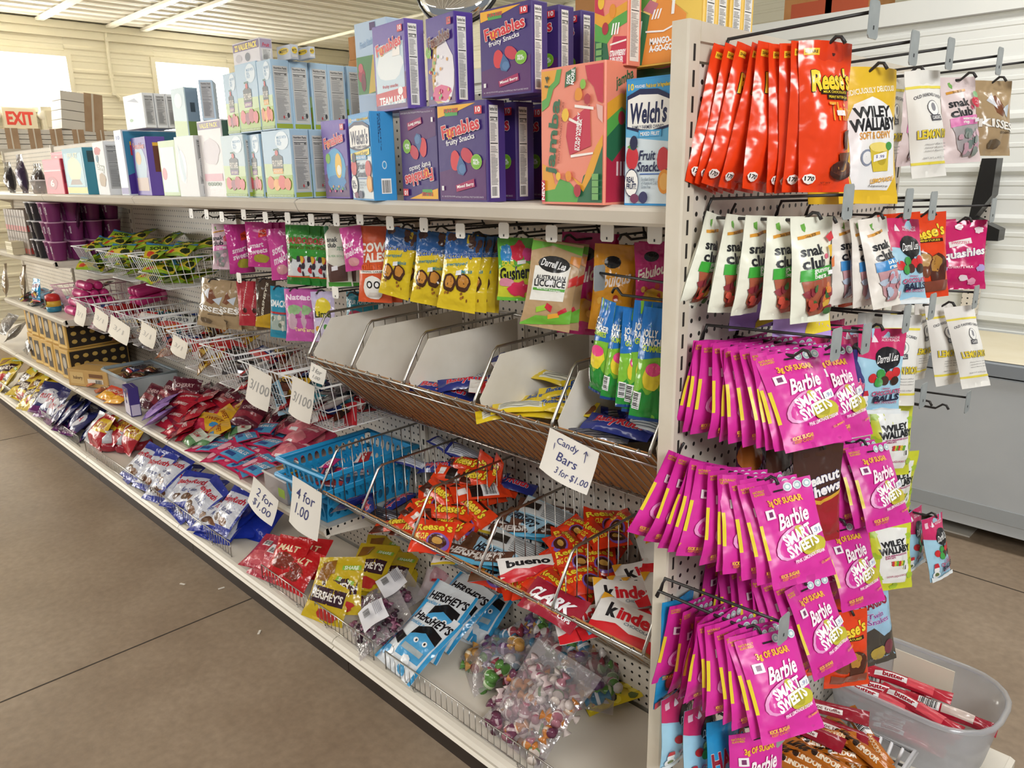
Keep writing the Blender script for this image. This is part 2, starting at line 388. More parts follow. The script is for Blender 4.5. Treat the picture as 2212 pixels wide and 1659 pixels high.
def bag(name, w, h, t, base, ops=(), seed=0, kind='foil', seal='tb', top=.13, bot=.06, bend=0., twist=0., curl=0., wr=1., back=None, bops=(), origin='top', nu=13, nv=19, link=False, hole=True, sealcol=None):
    """filled flow-pack: two welded sheets, flat end seals, pillow body, creases; front -Y, hung by the top"""
    G = []; Bk = []
    for j in range(nv):
        v = j/(nv-1); ga = []; ba = []
        for i in range(nu):
            u = i/(nu-1)
            if seal == 'tb': l, c, se, sb = v, u, top, bot
            else: l, c, se, sb = u, v, top, bot
            r = min(max((l-se)/(1-se-sb), 0), 1)
            s = max(math.sin(math.pi*r**(1.25 if seal == 'tb' else 1)), 0)**.55 if 0 < r < 1 else 0
            cc = max(math.sin(math.pi*c), 0)**.6
            th = t/2*s*cc
            nz = noise.noise(Vector((u*3.1+seed*7.3, v*4.2, seed*1.7)))*.6+noise.noise(Vector((u*8+seed*3, v*7, seed+9.1)))*.4
            inn = min(1, 6*c*(1-c))
            fold = math.exp(-((r-.02)/.16)**2)+math.exp(-((r-.98)/.14)**2)
            cr = math.sin(c*19+seed*2+3*noise.noise(Vector((c*5, l*3, seed))))*.0014*fold*inn
            dz = wr*(nz*t*.20*(.35+s)*inn+cr*(1 if 0 < r < 1 else .5))
            x = (u-.5)*w*(1-(.07*s if seal == 'tb' else 0)); z = -v*h*(1-(0 if seal == 'tb' else .0))
            if seal == 'lr': z = -(.5+(v-.5)*(1-.10*s))*h
            mid = bend*h*(v*v)+twist*(u-.5)*v*w+curl*w*((u-.5)**2)*4*(1-v)+.004*noise.noise(Vector((u*2, v*2, seed+4)))*wr
            ga.append(Vector((x, mid-th-dz-.0003, z))); ba.append(Vector((x, mid+th*.85+dz*.4+.0003, z)))
        G.append(ga); Bk.append(ba)
    oz = {'top': h*min(top*.45, .045), 'mid': h/2}[origin]
    for g in (G, Bk):
        for row in g:
            for p in row: p.z += oz
    N = []
    for j in range(nv):
        row = []
        for i in range(nu):
            a = G[j][min(i+1, nu-1)]-G[j][max(i-1, 0)]; b = G[min(j+1, nv-1)][i]-G[max(j-1, 0)][i]
            row.append(b.cross(a).normalized() if b.cross(a).length > 1e-12 else Vector((0, -1, 0)))
        N.append(row)
    if N[nv//2][nu//2].y > 0: N = [[-q for q in r] for r in N]
    mb = MB(); fr = M(base, kind); bk = M(back, kind) if back else fr
    vs = [p for r in G for p in r]; fs = [(j*nu+i, (j+1)*nu+i, (j+1)*nu+i+1, j*nu+i+1) for j in range(nv-1) for i in range(nu-1)]
    mb.add(vs, fs, fr, True)
    vs = [p for r in Bk for p in r]; fs = [(j*nu+i, j*nu+i+1, (j+1)*nu+i+1, (j+1)*nu+i) for j in range(nv-1) for i in range(nu-1)]
    mb.add(vs, fs, bk, True)
    mb.art(ops, grid_fn(G, N, nu, nv), kind, .055, .0005, .00022)
    if bops:
        Nb = [[-q for q in r] for r in N]; Gm = [r[::-1] for r in Bk]; Nm = [r[::-1] for r in Nb]
        mb.art(bops, grid_fn(Gm, Nm, nu, nv), kind)
    return mb.build(name, link=link)
# ================================================================== THE ROOM
ZSB = 1.53
XW = -8.66          # left wall
YB = 5.2            # back wall
ZC = 3.2            # ceiling
XF = 4.2; YF = -6.0
mb = MB(); mb.box(XW-.2, XF, YF, YB+.2, -.12, 0, FLOOR); structure(mb.build('floor'))
# sawn control joints of the slab
jm = M('#3b322a', 'matte'); mb = MB()
for x in (-4.87, -1.9): mb.box(x-.003, x+.003, YF, YB, 0.0002, .0009, jm)
mb.box(XW, XF, 2.152, 2.158, 0.0002, .0009, jm)
o = mb.build('floor_joint'); structure(o); o.name = 'trim_1'
def ribbed(mb, p0, along, across, normal, length, width, m, period=.2286, rib=.019):
    """ribbed steel sheet: one high rib and two small swages every nine inches"""
    n = int(width/period)+1; prof = []
    for k in range(n):
        a = k*period
        prof += [(a, 0), (a+.058, 0), (a+.062, .004), (a+.078, .004), (a+.082, 0), (a+.118, 0), (a+.122, .004), (a+.138, .004), (a+.142, 0), (a+.168, 0), (a+.184, rib), (a+.205, rib), (a+.221, 0)]
    prof = [(a, b) for a, b in prof if a <= width]+[(width, 0)]
    p0 = Vector(p0); al = Vector(along); ac = Vector(across); nn = Vector(normal)
    vs = []
    for e in (0, length): vs += [p0+al*e+ac*a+nn*b for a, b in prof]
    k = len(prof); mb.add(vs, [(i, i+1, k+i+1, k+i) for i in range(k-1)], m)
    mb.add([p0-nn*.02, p0+ac*width-nn*.02, p0+ac*width+al*length-nn*.02, p0+al*length-nn*.02], [(0, 1, 2, 3)], m)
mb = MB(); ribbed(mb, (XW, YF, ZC), (0, 1, 0), (1, 0, 0), (0, 0, -1), YB-YF, XF-XW, CEIL); structure(mb.build('ceiling'))
WIN = [(1.62, 2.42, 2.78, 2.42), ]
# left wall with its two windows: pane rectangles given as y0, y1, z0, z1
wa = (-.1, at(146, 160, x=XW).y, 2.33, 2.84); wb = (at(337, 160, x=XW).y, at(497, 200, x=XW).y, 1.75, 2.86); wc = (-5.6, -1.7, 1.0, 2.84)
def wall_with_holes(name, holes):
    mb = MB(); ys = sorted({YF, YB}|{h[0] for h in holes}|{h[1] for h in holes})
    for a, b in zip(ys, ys[1:]):
        hs = [h for h in holes if h[0] <= a and h[1] >= b]; z = 0
        for h in hs+[None]:
            top = h[2] if h else ZC
            ribbed(mb, (XW, a, z), (0, 1, 0), (0, 0, 1), (1, 0, 0), b-a, top-z, LWALL, rib=.013)
            if h: z = h[3]
    return structure(mb.build(name))
wall_with_holes('wall_left', [wa, wb, wc])
for i, (y0, y1, z0, z1) in enumerate((wa, wb, wc)):
    e = structure(empty('window_%d' % (i+1), (XW, (y0+y1)/2, z0)))
    mb = MB()
    for a in ((y0-.05, y0, z0-.05, z1+.05), (y1, y1+.05, z0-.05, z1+.05), (y0, y1, z0-.05, z0), (y0, y1, z1, z1+.05)): mb.box(-.06, .03, a[0]-(y0+y1)/2, a[1]-(y0+y1)/2, a[2]-z0, a[3]-z0, LWALL)
    mb.build('window_frame', e)
    mb = MB(); mb.box(-.05, -.03, y0-(y0+y1)/2, y1-(y0+y1)/2, 0, z1-z0, M('#fffdf6', 'emit' if i < 2 else 'daylight')); mb.build('window_pane', e)
# eave trim and corner trim
mb = MB(); mb.box(XW+.0, XW+.07, YF, YB, ZC-.09, ZC-.02, LWALL); mb.box(XW, XW+.04, YF, YB, ZC-.17, ZC-.09, LWALL); structure(mb.build('trim_2'))
mb = MB(); ribbed(mb, (XW, YB, 0), (1, 0, 0), (0, 0, 1), (0, -1, 0), XF-XW, ZC, LWALL, rib=.013); structure(mb.build('wall_back'))
# ceiling battens and conduits run with the aisle
mb = MB()
for y in (at(84, 30, x=XW+.1).y, at(236, 46, x=XW+.1).y, at(310, 52, x=XW+.1).y): mb.box(XW, XF, y-.035, y+.035, ZC-.045, ZC-.018, CEIL)
structure(mb.build('trim_3'))
def conduit(name, pts, r, label, m=LWALL):
    mb = MB(); mb.tube(pts, r, m, 8)
    for p in pts[1:-1]: mb.box(p[0]-.02, p[0]+.02, p[1]-.02, p[1]+.02, p[2]-.02, p[2]+.02, m)
    tag(mb.build(name), label, 'conduit')
p1 = at(762, 72, z=3.12); p2 = at(1165, 10, z=3.12)
conduit('electrical_conduit', [(-8.5, p1.y, 3.14), (-5, p1.y, 3.14), (-1, p1.y, 3.14), (3, p1.y, 3.14)], .016, 'cream electrical conduit running under the ribbed ceiling behind the mirror column')
q = [at(224, 38, x=XW+.04), at(230, 85, x=XW+.04), at(240, 165, x=XW+.04), at(246, 202, x=XW+.04), at(262, 214, x=XW+.04), at(300, 219, x=XW+.04)]
conduit('wall_conduit', q, .018, 'cream conduit bending down the left wall between the two windows')
# cooler room front behind the freezer: white ribbed steel
YK = 3.1; zk = 2.34
mb = MB(); ribbed(mb, (-6.4, YK, .0), (1, 0, 0), (0, 0, 1), (0, -1, 0), 10.4, zk-.09, SIDING); mb.box(-6.4, XF, YK, YB, zk-.02, zk, SIDING); structure(mb.build('wall_cooler'))
mb = MB(); mb.box(-6.42, 3.8, YK-.03, YK+.02, zk-.10, zk, SIDING); mb.box(-6.42, 3.8, YK-.032, YK-.02, zk-.106, zk-.1, M('#8f8d86')); structure(mb.build('trim_4'))
mb = MB(); mb.box(-6.46, -6.38, YK-.03, YK+.1, 0, zk, SIDING); structure(mb.build('trim_5'))
# ---- exit sign with two lamp heads, wall speaker box
e = empty('exit_sign', at(42, 256, x=XW+.05)); tag(e, 'cream exit sign with red letters and two lamp heads on left wall', 'exit sign')
mb = MB(); mb.box(-.03, .03, -.15, .15, -.1, .1, M('#f5e9cf', 'plastic'))
mb.art(T('EXIT', .5, .5, .78, .58, '#f2564a', bold=.05), lambda x, y: (Vector((.031, -.15+.3*x, -.1+.2*y)), Vector((1, 0, 0))), 'paper', None); mb.build('sign_box', e)
for sgn in (-1, 1):
    mb = MB(); mb.lathe([(.02, 0), (.05, .01), (.055, .05), (.045, .06), (.02, .062)], M('#fbf6e6', 'plastic'), 18)
    h = mb.build('lamp_head', e); h.rotation_euler = (0, R_(90), R_(sgn*15)); h.location = (0, sgn*.205, .035)
    
p = at(116, 258, x=XW+.06); e = empty('wall_box', p); tag(e, 'cream square wall box mounted to the right of the exit sign', 'electrical box')
mb = MB(); mb.box(-.05, .05, -.12, .12, -.12, .12, LWALL); mb.build('box_body', e)
mb = MB(); mb.box(.05, .065, -.08, .08, -.08, .08, M('#e9dfc6', 'plastic')); mb.build('box_cover', e)
# ---- column with convex mirror
yc = 2.2; a = at(915, 40, y=yc); b = at(957, 40, y=yc)
mb = MB(); mb.box(a.x, b.x+.02, yc, yc+.2, 0, ZC, LWALL); structure(mb.build('trim_6'))
mc = at(990, -38, y=yc-.16); rad = abs(at(1054, -10, y=yc-.16).x-at(930, -10, y=yc-.16).x)/2
e = empty('convex_mirror', mc); tag(e, 'round convex security mirror with black rim hung on the column', 'mirror')
mr = bpy.data.materials.new('mirror_glass'); mr.use_nodes = True; bb = mr.node_tree.nodes['Principled BSDF']; bb.inputs['Metallic'].default_value = 1; bb.inputs['Roughness'].default_value = .02; bb.inputs['Base Color'].default_value = (.8, .82, .85, 1)
mb = MB(); mb.lathe([(rad*math.sin(t*.2), rad*.32*math.cos(t*.2)) for t in [7.85, 7, 6, 5, 4, 3, 2, 1, .15]], mr, 36); d = mb.build('mirror_dome', e)
mb = MB(); mb.tube([(rad*math.cos(k/36*2*math.pi), rad*math.sin(k/36*2*math.pi), 0) for k in range(36)], .012, M('#18181a', 'plastic'), 8, True); r = mb.build('mirror_rim', e)
mb = MB(); mb.lathe([(rad*.98, -.012), (rad*.99, 0)], M('#2b2b2d', 'plastic'), 36); bk = mb.build('mirror_back', e)
mb = MB(); mb.tube([(0, 0, -.01), (0, 0, -.12)], .018, M('#5a5a5a', 'plastic')); mt = mb.build('mirror_bracket', e)
for q in (d, r, bk, mt): q.rotation_euler = (R_(72), 0, R_(32))
# ---- chest freezer on the right
fx0 = -1.6; fx1 = 1.35; fy = 2.46
e = empty('chest_freezer', (fx0, fy, .08)); tag(e, 'long white chest freezer against the ribbed cooler wall', 'freezer')
FRZ = noisy('scuffed_freezer_enamel', '#b9bfc4', '#c5cacd', 3, .35); LIDM = noisy('cream_freezer_lid', '#ddd3b6', '#e6dec6', 5, .5)
L = fx1-fx0
mb = MB(); mb.extrude([(0, 0), (.6, 0), (.6, .665), (0, .665), (-.004, .66), (-.004, .05), (0, .045)], FRZ, (0, 0, 0), (L, 0, 0), (0, 1, 0), (0, 0, 1)); mb.build('freezer_body', e)
mb = MB(); mb.extrude([(-.02, .675), (.6, .675), (.6, .735), (-.005, .735), (-.02, .725)], M('#8d949b', 'plastic'), (-.01, 0, 0), (L+.01, 0, 0), (0, 1, 0), (0, 0, 1)); mb.extrude([(-.012, .735), (.6, .735), (.6, .742), (-.006, .742)], LIDM, (-.01, 0, 0), (L+.01, 0, 0), (0, 1, 0), (0, 0, 1)); mb.build('freezer_lid', e)
mb = MB(); mb.extrude([(-.007, .05), (-.003, .05), (-.003, .11), (-.007, .11)], M('#a7adb1', 'plastic'), (0, 0, 0), (L, 0, 0), (0, 1, 0), (0, 0, 1)); mb.build('base_trim', e)
for x in (.15, L-.15):
    for y in (.08, .5):
        mb = MB(); mb.lathe([(.03, -.08), (.03, -.02), (.02, 0)], M('#2a2a2a', 'plastic'), 10, (x, y, 0)); mb.build('caster', e)
p = at(2070, 1150, z=.003); mb = MB(); mb.box(p.x-.12, p.x+.05, p.y-.02, p.y+.16, .001, .008, M('#cfcac0', 'plastic')); tag(mb.build('floor_plate'), 'small pale plate lying on the floor under the freezer edge', 'plate')
# ---- black device on a white perforated panel standing by the cooler wall
p = at(2115, 445, y=3.0); e = empty('tool_display', (p.x, 3.04, .825)); tag(e, 'white perforated panel carrying a black bracket, behind the peg hook end', 'display panel')
mb = MB(); mb.box(-.03, .04, 0, .03, .0, p.z+.2-.825, PEG); mb.build('perforated_post', e)
mb = MB(); mb.extrude([(0, 0), (.11, -.05), (.11, -.1), (-.16, -.1), (-.16, -.06), (-.02, .0), (.0, .26), (.06, .26), (.06, .1)], M('#17181a', 'plastic'), (0, -.1, p.z-.875), (0, -.001, p.z-.875), (1, 0, 0), (0, 0, 1)); mb.build('bracket', e)
# ---- cartons stored high up behind
p = at(1243, 0, y=.62); e = empty('storage_carton', (p.x+.16, .72, ZSB)); tag(e, 'tall kraft carton behind the fruit snack boxes below the ceiling', 'cardboard box')
mb = MB(); mb.box(-.16, .16, -.1, .1, 0, .62, KRAFT); mb.build('carton_body', e)
mb = MB(); mb.box(-.162, .162, -.025, .025, .45, .622, M('#c9a777', 'satin')); mb.build('packing_tape', e)
mb = MB(); mb.box(-5.2, -.02, .53, .93, ZSB-.02, ZSB-.002, CREAM); tag(mb.build('rear_shelf'), 'cream top shelf on the far side of the shelving run', 'shelf')
p = at(753, 132, y=3.35)
for k, (dz, h, lab) in enumerate(((0, p.z-zk, 'lower kraft carton of two stacked near the far wall corner'), (p.z-zk+.002, .2, 'upper orange kraft carton of two stacked near the far wall corner'))):
    e = empty('storage_carton', (p.x+.16+.02*k, 3.5, zk+dz)); tag(e, lab, 'cardboard box')
    mb = MB(); mb.box(-.16, .16, -.15, .15, 0, h, KRAFT); mb.build('carton_body', e)
    mb = MB(); mb.box(-.04, .04, -.152, -.15, h*.5, h*.62, M('#2c1e14', 'matte')); mb.build('hand_hole', e)
for k, u in enumerate((1775, 1850)):
    p = at(u, 6, y=3.3); mb = MB(); mb.box(-.15, .15, -.12, .12, 0, .12, KRAFT); mb.box(-.11, .11, -.121, -.12, .02, .09, M('#b5502e')); o = mb.build('storage_carton'); o.location = (p.x, 3.3, zk); tag(o, ('tan carton lying on top of the cooler wall, nearer the end post' if k == 0 else 'tan carton lying on top of the cooler wall, farther right'), 'cardboard box')
# ================================================================== THE SHELVING RUN
SEC = 1.22; YP = .445; ZS = 1.53; NSEC = 5
def lip(mb, x0, x1, y, z, m=CREAM):
    """shelf nosing with a price channel"""
    mb.extrude([(0, 0), (-.012, -.004), (-.018, -.010), (-.010, -.030), (-.004, -.036), (.0, -.036), (.006, -.03)], m, (x0, y+.018, z), (x1, y+.018, z), (0, 1, 0), (0, 0, 1))
def shelf(name, k, z, label, y0=.03, depth=None, peg=True, grp=None):
    x1 = -k*SEC-.004; x0 = x1-SEC+.008; w = x1-x0; d = YP-y0-.012
    e = empty(name, (x0, y0, z)); tag(e, label, 'shelf', grp)
    mb = MB(); mb.box(0, w, .01, d, -.022, 0, PEG if peg else CREAM); mb.build('shelf_plate', e)
    mb = MB(); lip(mb, .0, w, 0, .002); mb.build('price_channel', e)
    for x in (.004, w-.007):
        mb = MB(); mb.extrude([(.02, -.004), (d, -.004), (d, -.09), (d-.06, -.07), (.06, -.034), (.02, -.03)], CREAM, (x, 0, 0), (x+.003, 0, 0), (0, 1, 0), (0, 0, 1)); mb.build('bracket', e)
    return e
names = ['nearest the hook end', 'second from the hook end', 'third from the hook end', 'fourth from the hook end', 'at the far end']
for k in range(NSEC):
    n = names[k]; x1 = -k*SEC; x0 = x1-SEC
    shelf('top_shelf', k, ZS, 'cream steel top shelf of boxes, section '+n, grp='top shelves of the run')
    e = empty('base_deck', (x0, .03, 0)); tag(e, 'cream steel bottom deck with dark kick plate, section '+n, 'shelf', 'bottom decks of the run')
    mb = MB(); mb.box(0.002, SEC-.002, .01, YP-.04, .13, .155, CREAM); mb.build('deck_plate', e)
    mb = MB(); mb.extrude([(0, .156), (-.012, .152), (-.02, .142), (-.014, .126), (-.022, .12), (-.014, .112), (0, .108), (.006, .13)], CREAM, (.002, .012, 0), (SEC-.002, .012, 0), (0, 1, 0), (0, 0, 1)); mb.build('deck_lip', e)
    mb = MB(); mb.box(0.002, SEC-.002, .045, .06, 0.001, .118, KICK); mb.build('kick_plate', e)
    mb = MB(); mb.box(x0+.012, x1-(.012 if k else .03), YP, YP+.006, .16, 1.80, PEG); o = mb.build('pegboard_panel'); tag(o, 'cream pegboard back panel, section '+n, 'pegboard', 'pegboard backs of the run')
def upright(x, label, y=YP):
    e = empty('shelf_upright', (x, y, 0)); tag(e, label, 'shelf upright', 'slotted uprights between sections')
    mb = MB(); mb.box(-.011, .011, -.012, .012, 0, 1.81, CREAM); z = .2
    while z < 1.76: mb.box(-.004, .004, -.0128, -.0118, z, z+.02, M('#26221f', 'matte')); z += .0508
    mb.build('post', e)
for k in range(1, NSEC+1): upright(-k*SEC, 'slotted cream upright between sections, '+ORD[k-1]+' from the hook end')
mb = MB(); mb.box(-NSEC*SEC, -.03, YP+.02, YP+.05, 0, 1.8, CREAM); tag(mb.build('back_bracing'), 'cream steel backing behind the pegboard of the run', 'panel')
# shelves carrying goods
for k in (1, 2, 3): shelf('goods_shelf', k, .535, 'cream goods shelf below the white wire baskets, section '+names[k], grp='lower goods shelves')
shelf('goods_shelf', 4, .535, 'cream goods shelf below the snack cartons, section at the far end', grp='lower goods shelves')
for k in (3,):
    shelf('cup_shelf', k, 1.195, 'cream shelf of purple and black snack cups at far left', peg=False)
    shelf('candy_shelf', k, .895, 'cream shelf of pink candy tubes at far left', peg=False)
# ================================================================== THE HOOK END
XE = .042; YE0 = .0; YE1 = .93; ZE = 1.808
e = empty('end_panel', (XE, YE0, 0)); tag(e, 'cream pegboard end panel with slotted posts full of hooks', 'pegboard')
for nm, y in (('front_post', 0), ('rear_post', YE1-YE0-.03)):
    mb = MB(); mb.extrude([(-.03, 0), (-.002, -.002), (.002, .0), (.002, .03), (-.03, .03)], POST, (0, y, 0.0), (0, y, ZE), (1, 0, 0), (0, 1, 0)); z = .1
    while z < ZE-.05: mb.box(.002, .0028, y+.012, y+.017, z, z+.024, M('#25211e', 'matte')); z += .0375
    mb.build(nm, e)
mb = MB(); mb.box(-.012, -.004, .03, YE1-YE0-.03, .12, ZE-.06, PEG); mb.build('pegboard', e)
mb = MB(); mb.extrude([(-.03, .0), (.003, .0), (.003, -.028), (-.002, -.03), (-.004, -.055), (-.03, -.055)], POST, (0, .03, ZE-.001), (0, YE1-YE0-.03, ZE-.001), (1, 0, 0), (0, 0, 1)); mb.build('top_rail', e)
mb = MB(); mb.box(.0, .42, .02, YE1-YE0, .13, .155, CREAM); lip_ = [(0, .156), (.012, .15), (.012, .115), (0, .11)]
mb.extrude(lip_, CREAM, (.42, .02, 0), (.42, YE1-YE0, 0), (1, 0, 0), (0, 0, 1)); mb.build('base_deck', e)
mb = MB(); mb.box(.0, .38, .05, YE1-YE0-.03, 0.001, .129, KICK); mb.build('kick_plate', e)
# hooks: lower arm with a turned-up tip for the goods, upper arm with a grey price plate
def hook_proto(L, plate=True, low=.03, pw=.034, ph=.05, back=False):
    """local +X is away from the panel; origin at the root of the lower arm"""
    e = bpy.data.objects.new('peg_hook', None); e.empty_display_size = .02
    mb = MB()
    mb.tube([(-.004, 0, -.012), (.0, 0, 0), (L*.86, 0, .0), (L*.93, 0, .012), (L*.97, 0, .011), (L, 0, .002)], .0028, BLACKW, 6)
    mb.tube([(-.002, 0, -.014), (.008, 0, low*.6), (.014, 0, low)], .0024, BLACKW, 5)
    if plate: mb.tube([(.006, 0, .004), (.012, 0, low), (L+.035, 0, low+.008)], .0026, BLACKW, 6)
    w = mb.build('hook_wire', link=False); w.parent = e
    if plate:
        mb = MB(); x = L+.036; z = low-.002
        pr = [(-pw/2, -ph/2+.004), (-pw/2+.004, -ph/2), (pw/2-.004, -ph/2), (pw/2, -ph/2+.004), (pw/2, ph/2-.004), (pw/2-.004, ph/2), (-pw/2+.004, ph/2), (-pw/2, ph/2-.004)]
        mb.extrude(pr, PLATE, (x, 0, z), (x+.0016, 0, z+.0), (0, 1, 0), (0, 0, 1))
        mb.box(x+.0016, x+.0022, -.0015, .0015, z-.013, z-.008, M('#3a3d3f', 'matte'))
        p = mb.build('price_plate', link=False); p.parent = e
    return e
HK = hook_proto(.20); HK0 = hook_proto(.19, False); HKM = hook_proto(.26, True, .022, .032, .034)
for o in HKM.children:
    if o.name.startswith('price_plate'): o.data.materials[0] = M('#e9e9e6', 'plastic')
def place_hook(y, z, label, proto=HK, rz=0., tilt=0., grp='peg hooks on the end panel'):
    o = dup(proto, (XE-.004, y, z), (0, R_(-tilt), R_(rz))); tag(o, label, 'peg hook', grp); return o
# ================================================================== BOXES ON THE TOP SHELF
PUR = '#45317a'
def a_fun(sub='Mixed Berry', pic='berry', bg=PUR):
    a = 1.42; o = []
    o += P([(0, 0), (1, 0), (1, .42), (0, .3)], '#5a2a6c')
    if pic == 'berry':
        o += P([(0, 1), (.82, 1), (.45, .935), (0, .88)], '#f3b62f')
        o += Rc(.16, .89, .44, .965, '#4fa653')+T('FUN-RISE', .3, .945, .3, .04, '#d94b4b', bold=.03, out='#2b2b60', asp=a)
        o += T('fruity Snacks', .48, .63, .62, .075, '#f4f2f6', rot=9, bold=.02, asp=a)
        o += E(.36, .42, .1, .11, '#d93b44', wob=.05)+E(.62, .47, .13, .075, '#c8384f', wob=.06, rot=-.3)+P([(.47, .475), (.58, .37), (.6, .31), (.53, .26), (.42, .28), (.39, .34), (.43, .41)], '#41689a')+E(.51, .33, .07, .05, '#567fb0')
        o += E(.82, .4, .115, .08, '#8cc63f')+E(.82, .4, .1, .068, '#7ab82f')+T('REAL\nFRUIT', .82, .4, .13, .06, '#ffffff', bold=.03, asp=a)
        o += P([(.36, .155), (.76, .225), (.78, .14), (.38, .085)], '#a8205c')+T(sub, .575, .15, .36, .042, '#ffffff', rot=8, bold=.02, asp=a)
        o += Rc(.05, .10, .1, .15, '#f0eef0')+T('NATURALLY & ARTIFICIALLY FRUIT FLAVORED SNACKS', .66, .03, .6, .018, '#d8d0e0', bold=0)+T('10 - 0.8 OZ POUCHES', .2, .035, .3, .016, '#d8d0e0', bold=0)
    elif pic == 'team':
        o += Rc(.04, .05, .96, .78, '#c5dbe8')+E(.5, .52, .42, .18, '#e9f1f4', wob=.1)+P([(0, .05), (1, .1), (1, .24), (0, .2)], '#c8303c')+T('TEAM USA', .52, .1, .8, .09, '#ffffff', bold=.04, asp=a)+T('fruity snacks', .5, .27, .5, .05, '#c8303c', bold=.02, asp=a)
        o += E(.82, .2, .08, .05, '#f4f4f4')+Rc(.62, .62, .86, .78, '#f7f3ee')+T('V', .74, .72, .1, .06, '#2a2a2a')
    elif pic == 'swirl':
        o += E(.45, .35, .3, .42, '#caa85c', wob=.05)+E(.62, .36, .34, .4, '#e6e2ea', wob=.1, seed=2)+E(.5, .12, .34, .1, '#d6417f', wob=.2)
        rnd = random.Random(4)
        for k in range(26): o += E(rnd.uniform(.06, .95), rnd.uniform(.04, .6), .035, .022, rnd.choice(['#5fb04a', '#3aa6c9', '#e0a040', '#d6417f', '#f4f1f6']), 9)
        o += E(.1, .62, .1, .07, '#7ab82f')+T('REAL\nFRUIT', .1, .62, .12, .05, '#ffffff')
    elif pic == 'sea':
        o += E(.5, .38, .4, .28, '#49a7d8', wob=.06)+E(.5, .2, .38, .1, '#2f86c4', wob=.1)+E(.62, .42, .14, .17, '#f2c233', wob=.04)+E(.64, .36, .09, .07, '#fbf3da')+E(.2, .52, .1, .07, '#7ab82f')+T('UNDER THE SEA', .62, .12, .5, .05, '#2f86c4', out='#ffffff')
        for k in range(8): o += E(.2+.08*k, .08+.03*(k % 3), .03, .02, ['#d6417f', '#5fb04a', '#e0a040'][k % 3], 8)
    o += T('Funables', .5, .76, .8, .13, '#d8343f', rot=9, bold=.045, out='#fbf7f2', outw=.12, asp=a)
    o += P([(.28+.09*math.cos(k*math.pi/8)*(1 if k % 2 else .6), .7+.065*math.sin(k*math.pi/8)*(1 if k % 2 else .6)) for k in range(16)], '#f6c234')+T('u', .28, .705, .09, .075, '#d8343f', bold=.045)
    o += Rc(.82, .885, .97, .965, '#d8343f')+T('10', .895, .93, .09, .05, '#ffffff', bold=.04)
    return o
def a_fun_side(): return facts(.08, .02, .62, .97)+Rc(.12, .03, .5, .15, '#ffffff')+bars(.14, .04, .48, .14)
def a_mott(kind='Berry', face=True):
    a = 1.45; c2 = {'Berry': '#7b4a86', 'Assorted': '#e0a33c', 'very berry': '#6a4a80'}[kind]
    o = P([(0, 0), (1, 0), (1, .34), (0, .3)], '#9dbb4a')+P([(0, .3), (1, .34), (1, .5), (0, .52)], '#c4d9a0')
    o += E(.72, .86, .24, .14, '#dbe9f2')+T('MADE WITH\nREAL\nFRUIT', .72, .86, .34, .14, '#6d9fc4', bold=.02, asp=a)
    o += P([(.3, .62), (.5, .68), (.7, .62), (.7, .4), (.3, .4)], '#3b3f45')+T('FRUIT SHAPES', .5, .52, .36, .09, '#e8e4da', bold=.03, asp=a)+Rc(.32, .36, .68, .44, c2)+T(kind.upper(), .5, .4, .3, .04, '#f7ead0', bold=.01)
    o += E(.5, .68, .06, .045, '#c23a35')+T("MOTT'S", .5, .73, .2, .03, '#3f6e35', bold=.03)
    cs = ['#b8384a', '#8d2c49', '#d4545a'] if kind != 'Assorted' else ['#d8463c', '#e8a23c', '#d9703c']
    for x, y, r in ((.2, .22, .13), (.42, .19, .12), (.62, .23, .14), (.82, .2, .12)): o += E(x, y, r, r*.8, cs[int(x*10) % 3], wob=.06, seed=int(x*10))
    o += Rc(0, 0, 1, .045, '#7f9f35')+T('0.8 OZ POUCHES NET WT', .5, .02, .8, .02, '#e9efd2', bold=0)
    return o
def a_mott_side(): return Rc(0, 0, 1, .07, '#9aa83a')+facts(.05, .08, .95, .93, '#c9c9c6')+E(.78, .2, .08, .04, '#4a4a4c')+E(.5, .17, .05, .025, '#b8464a')
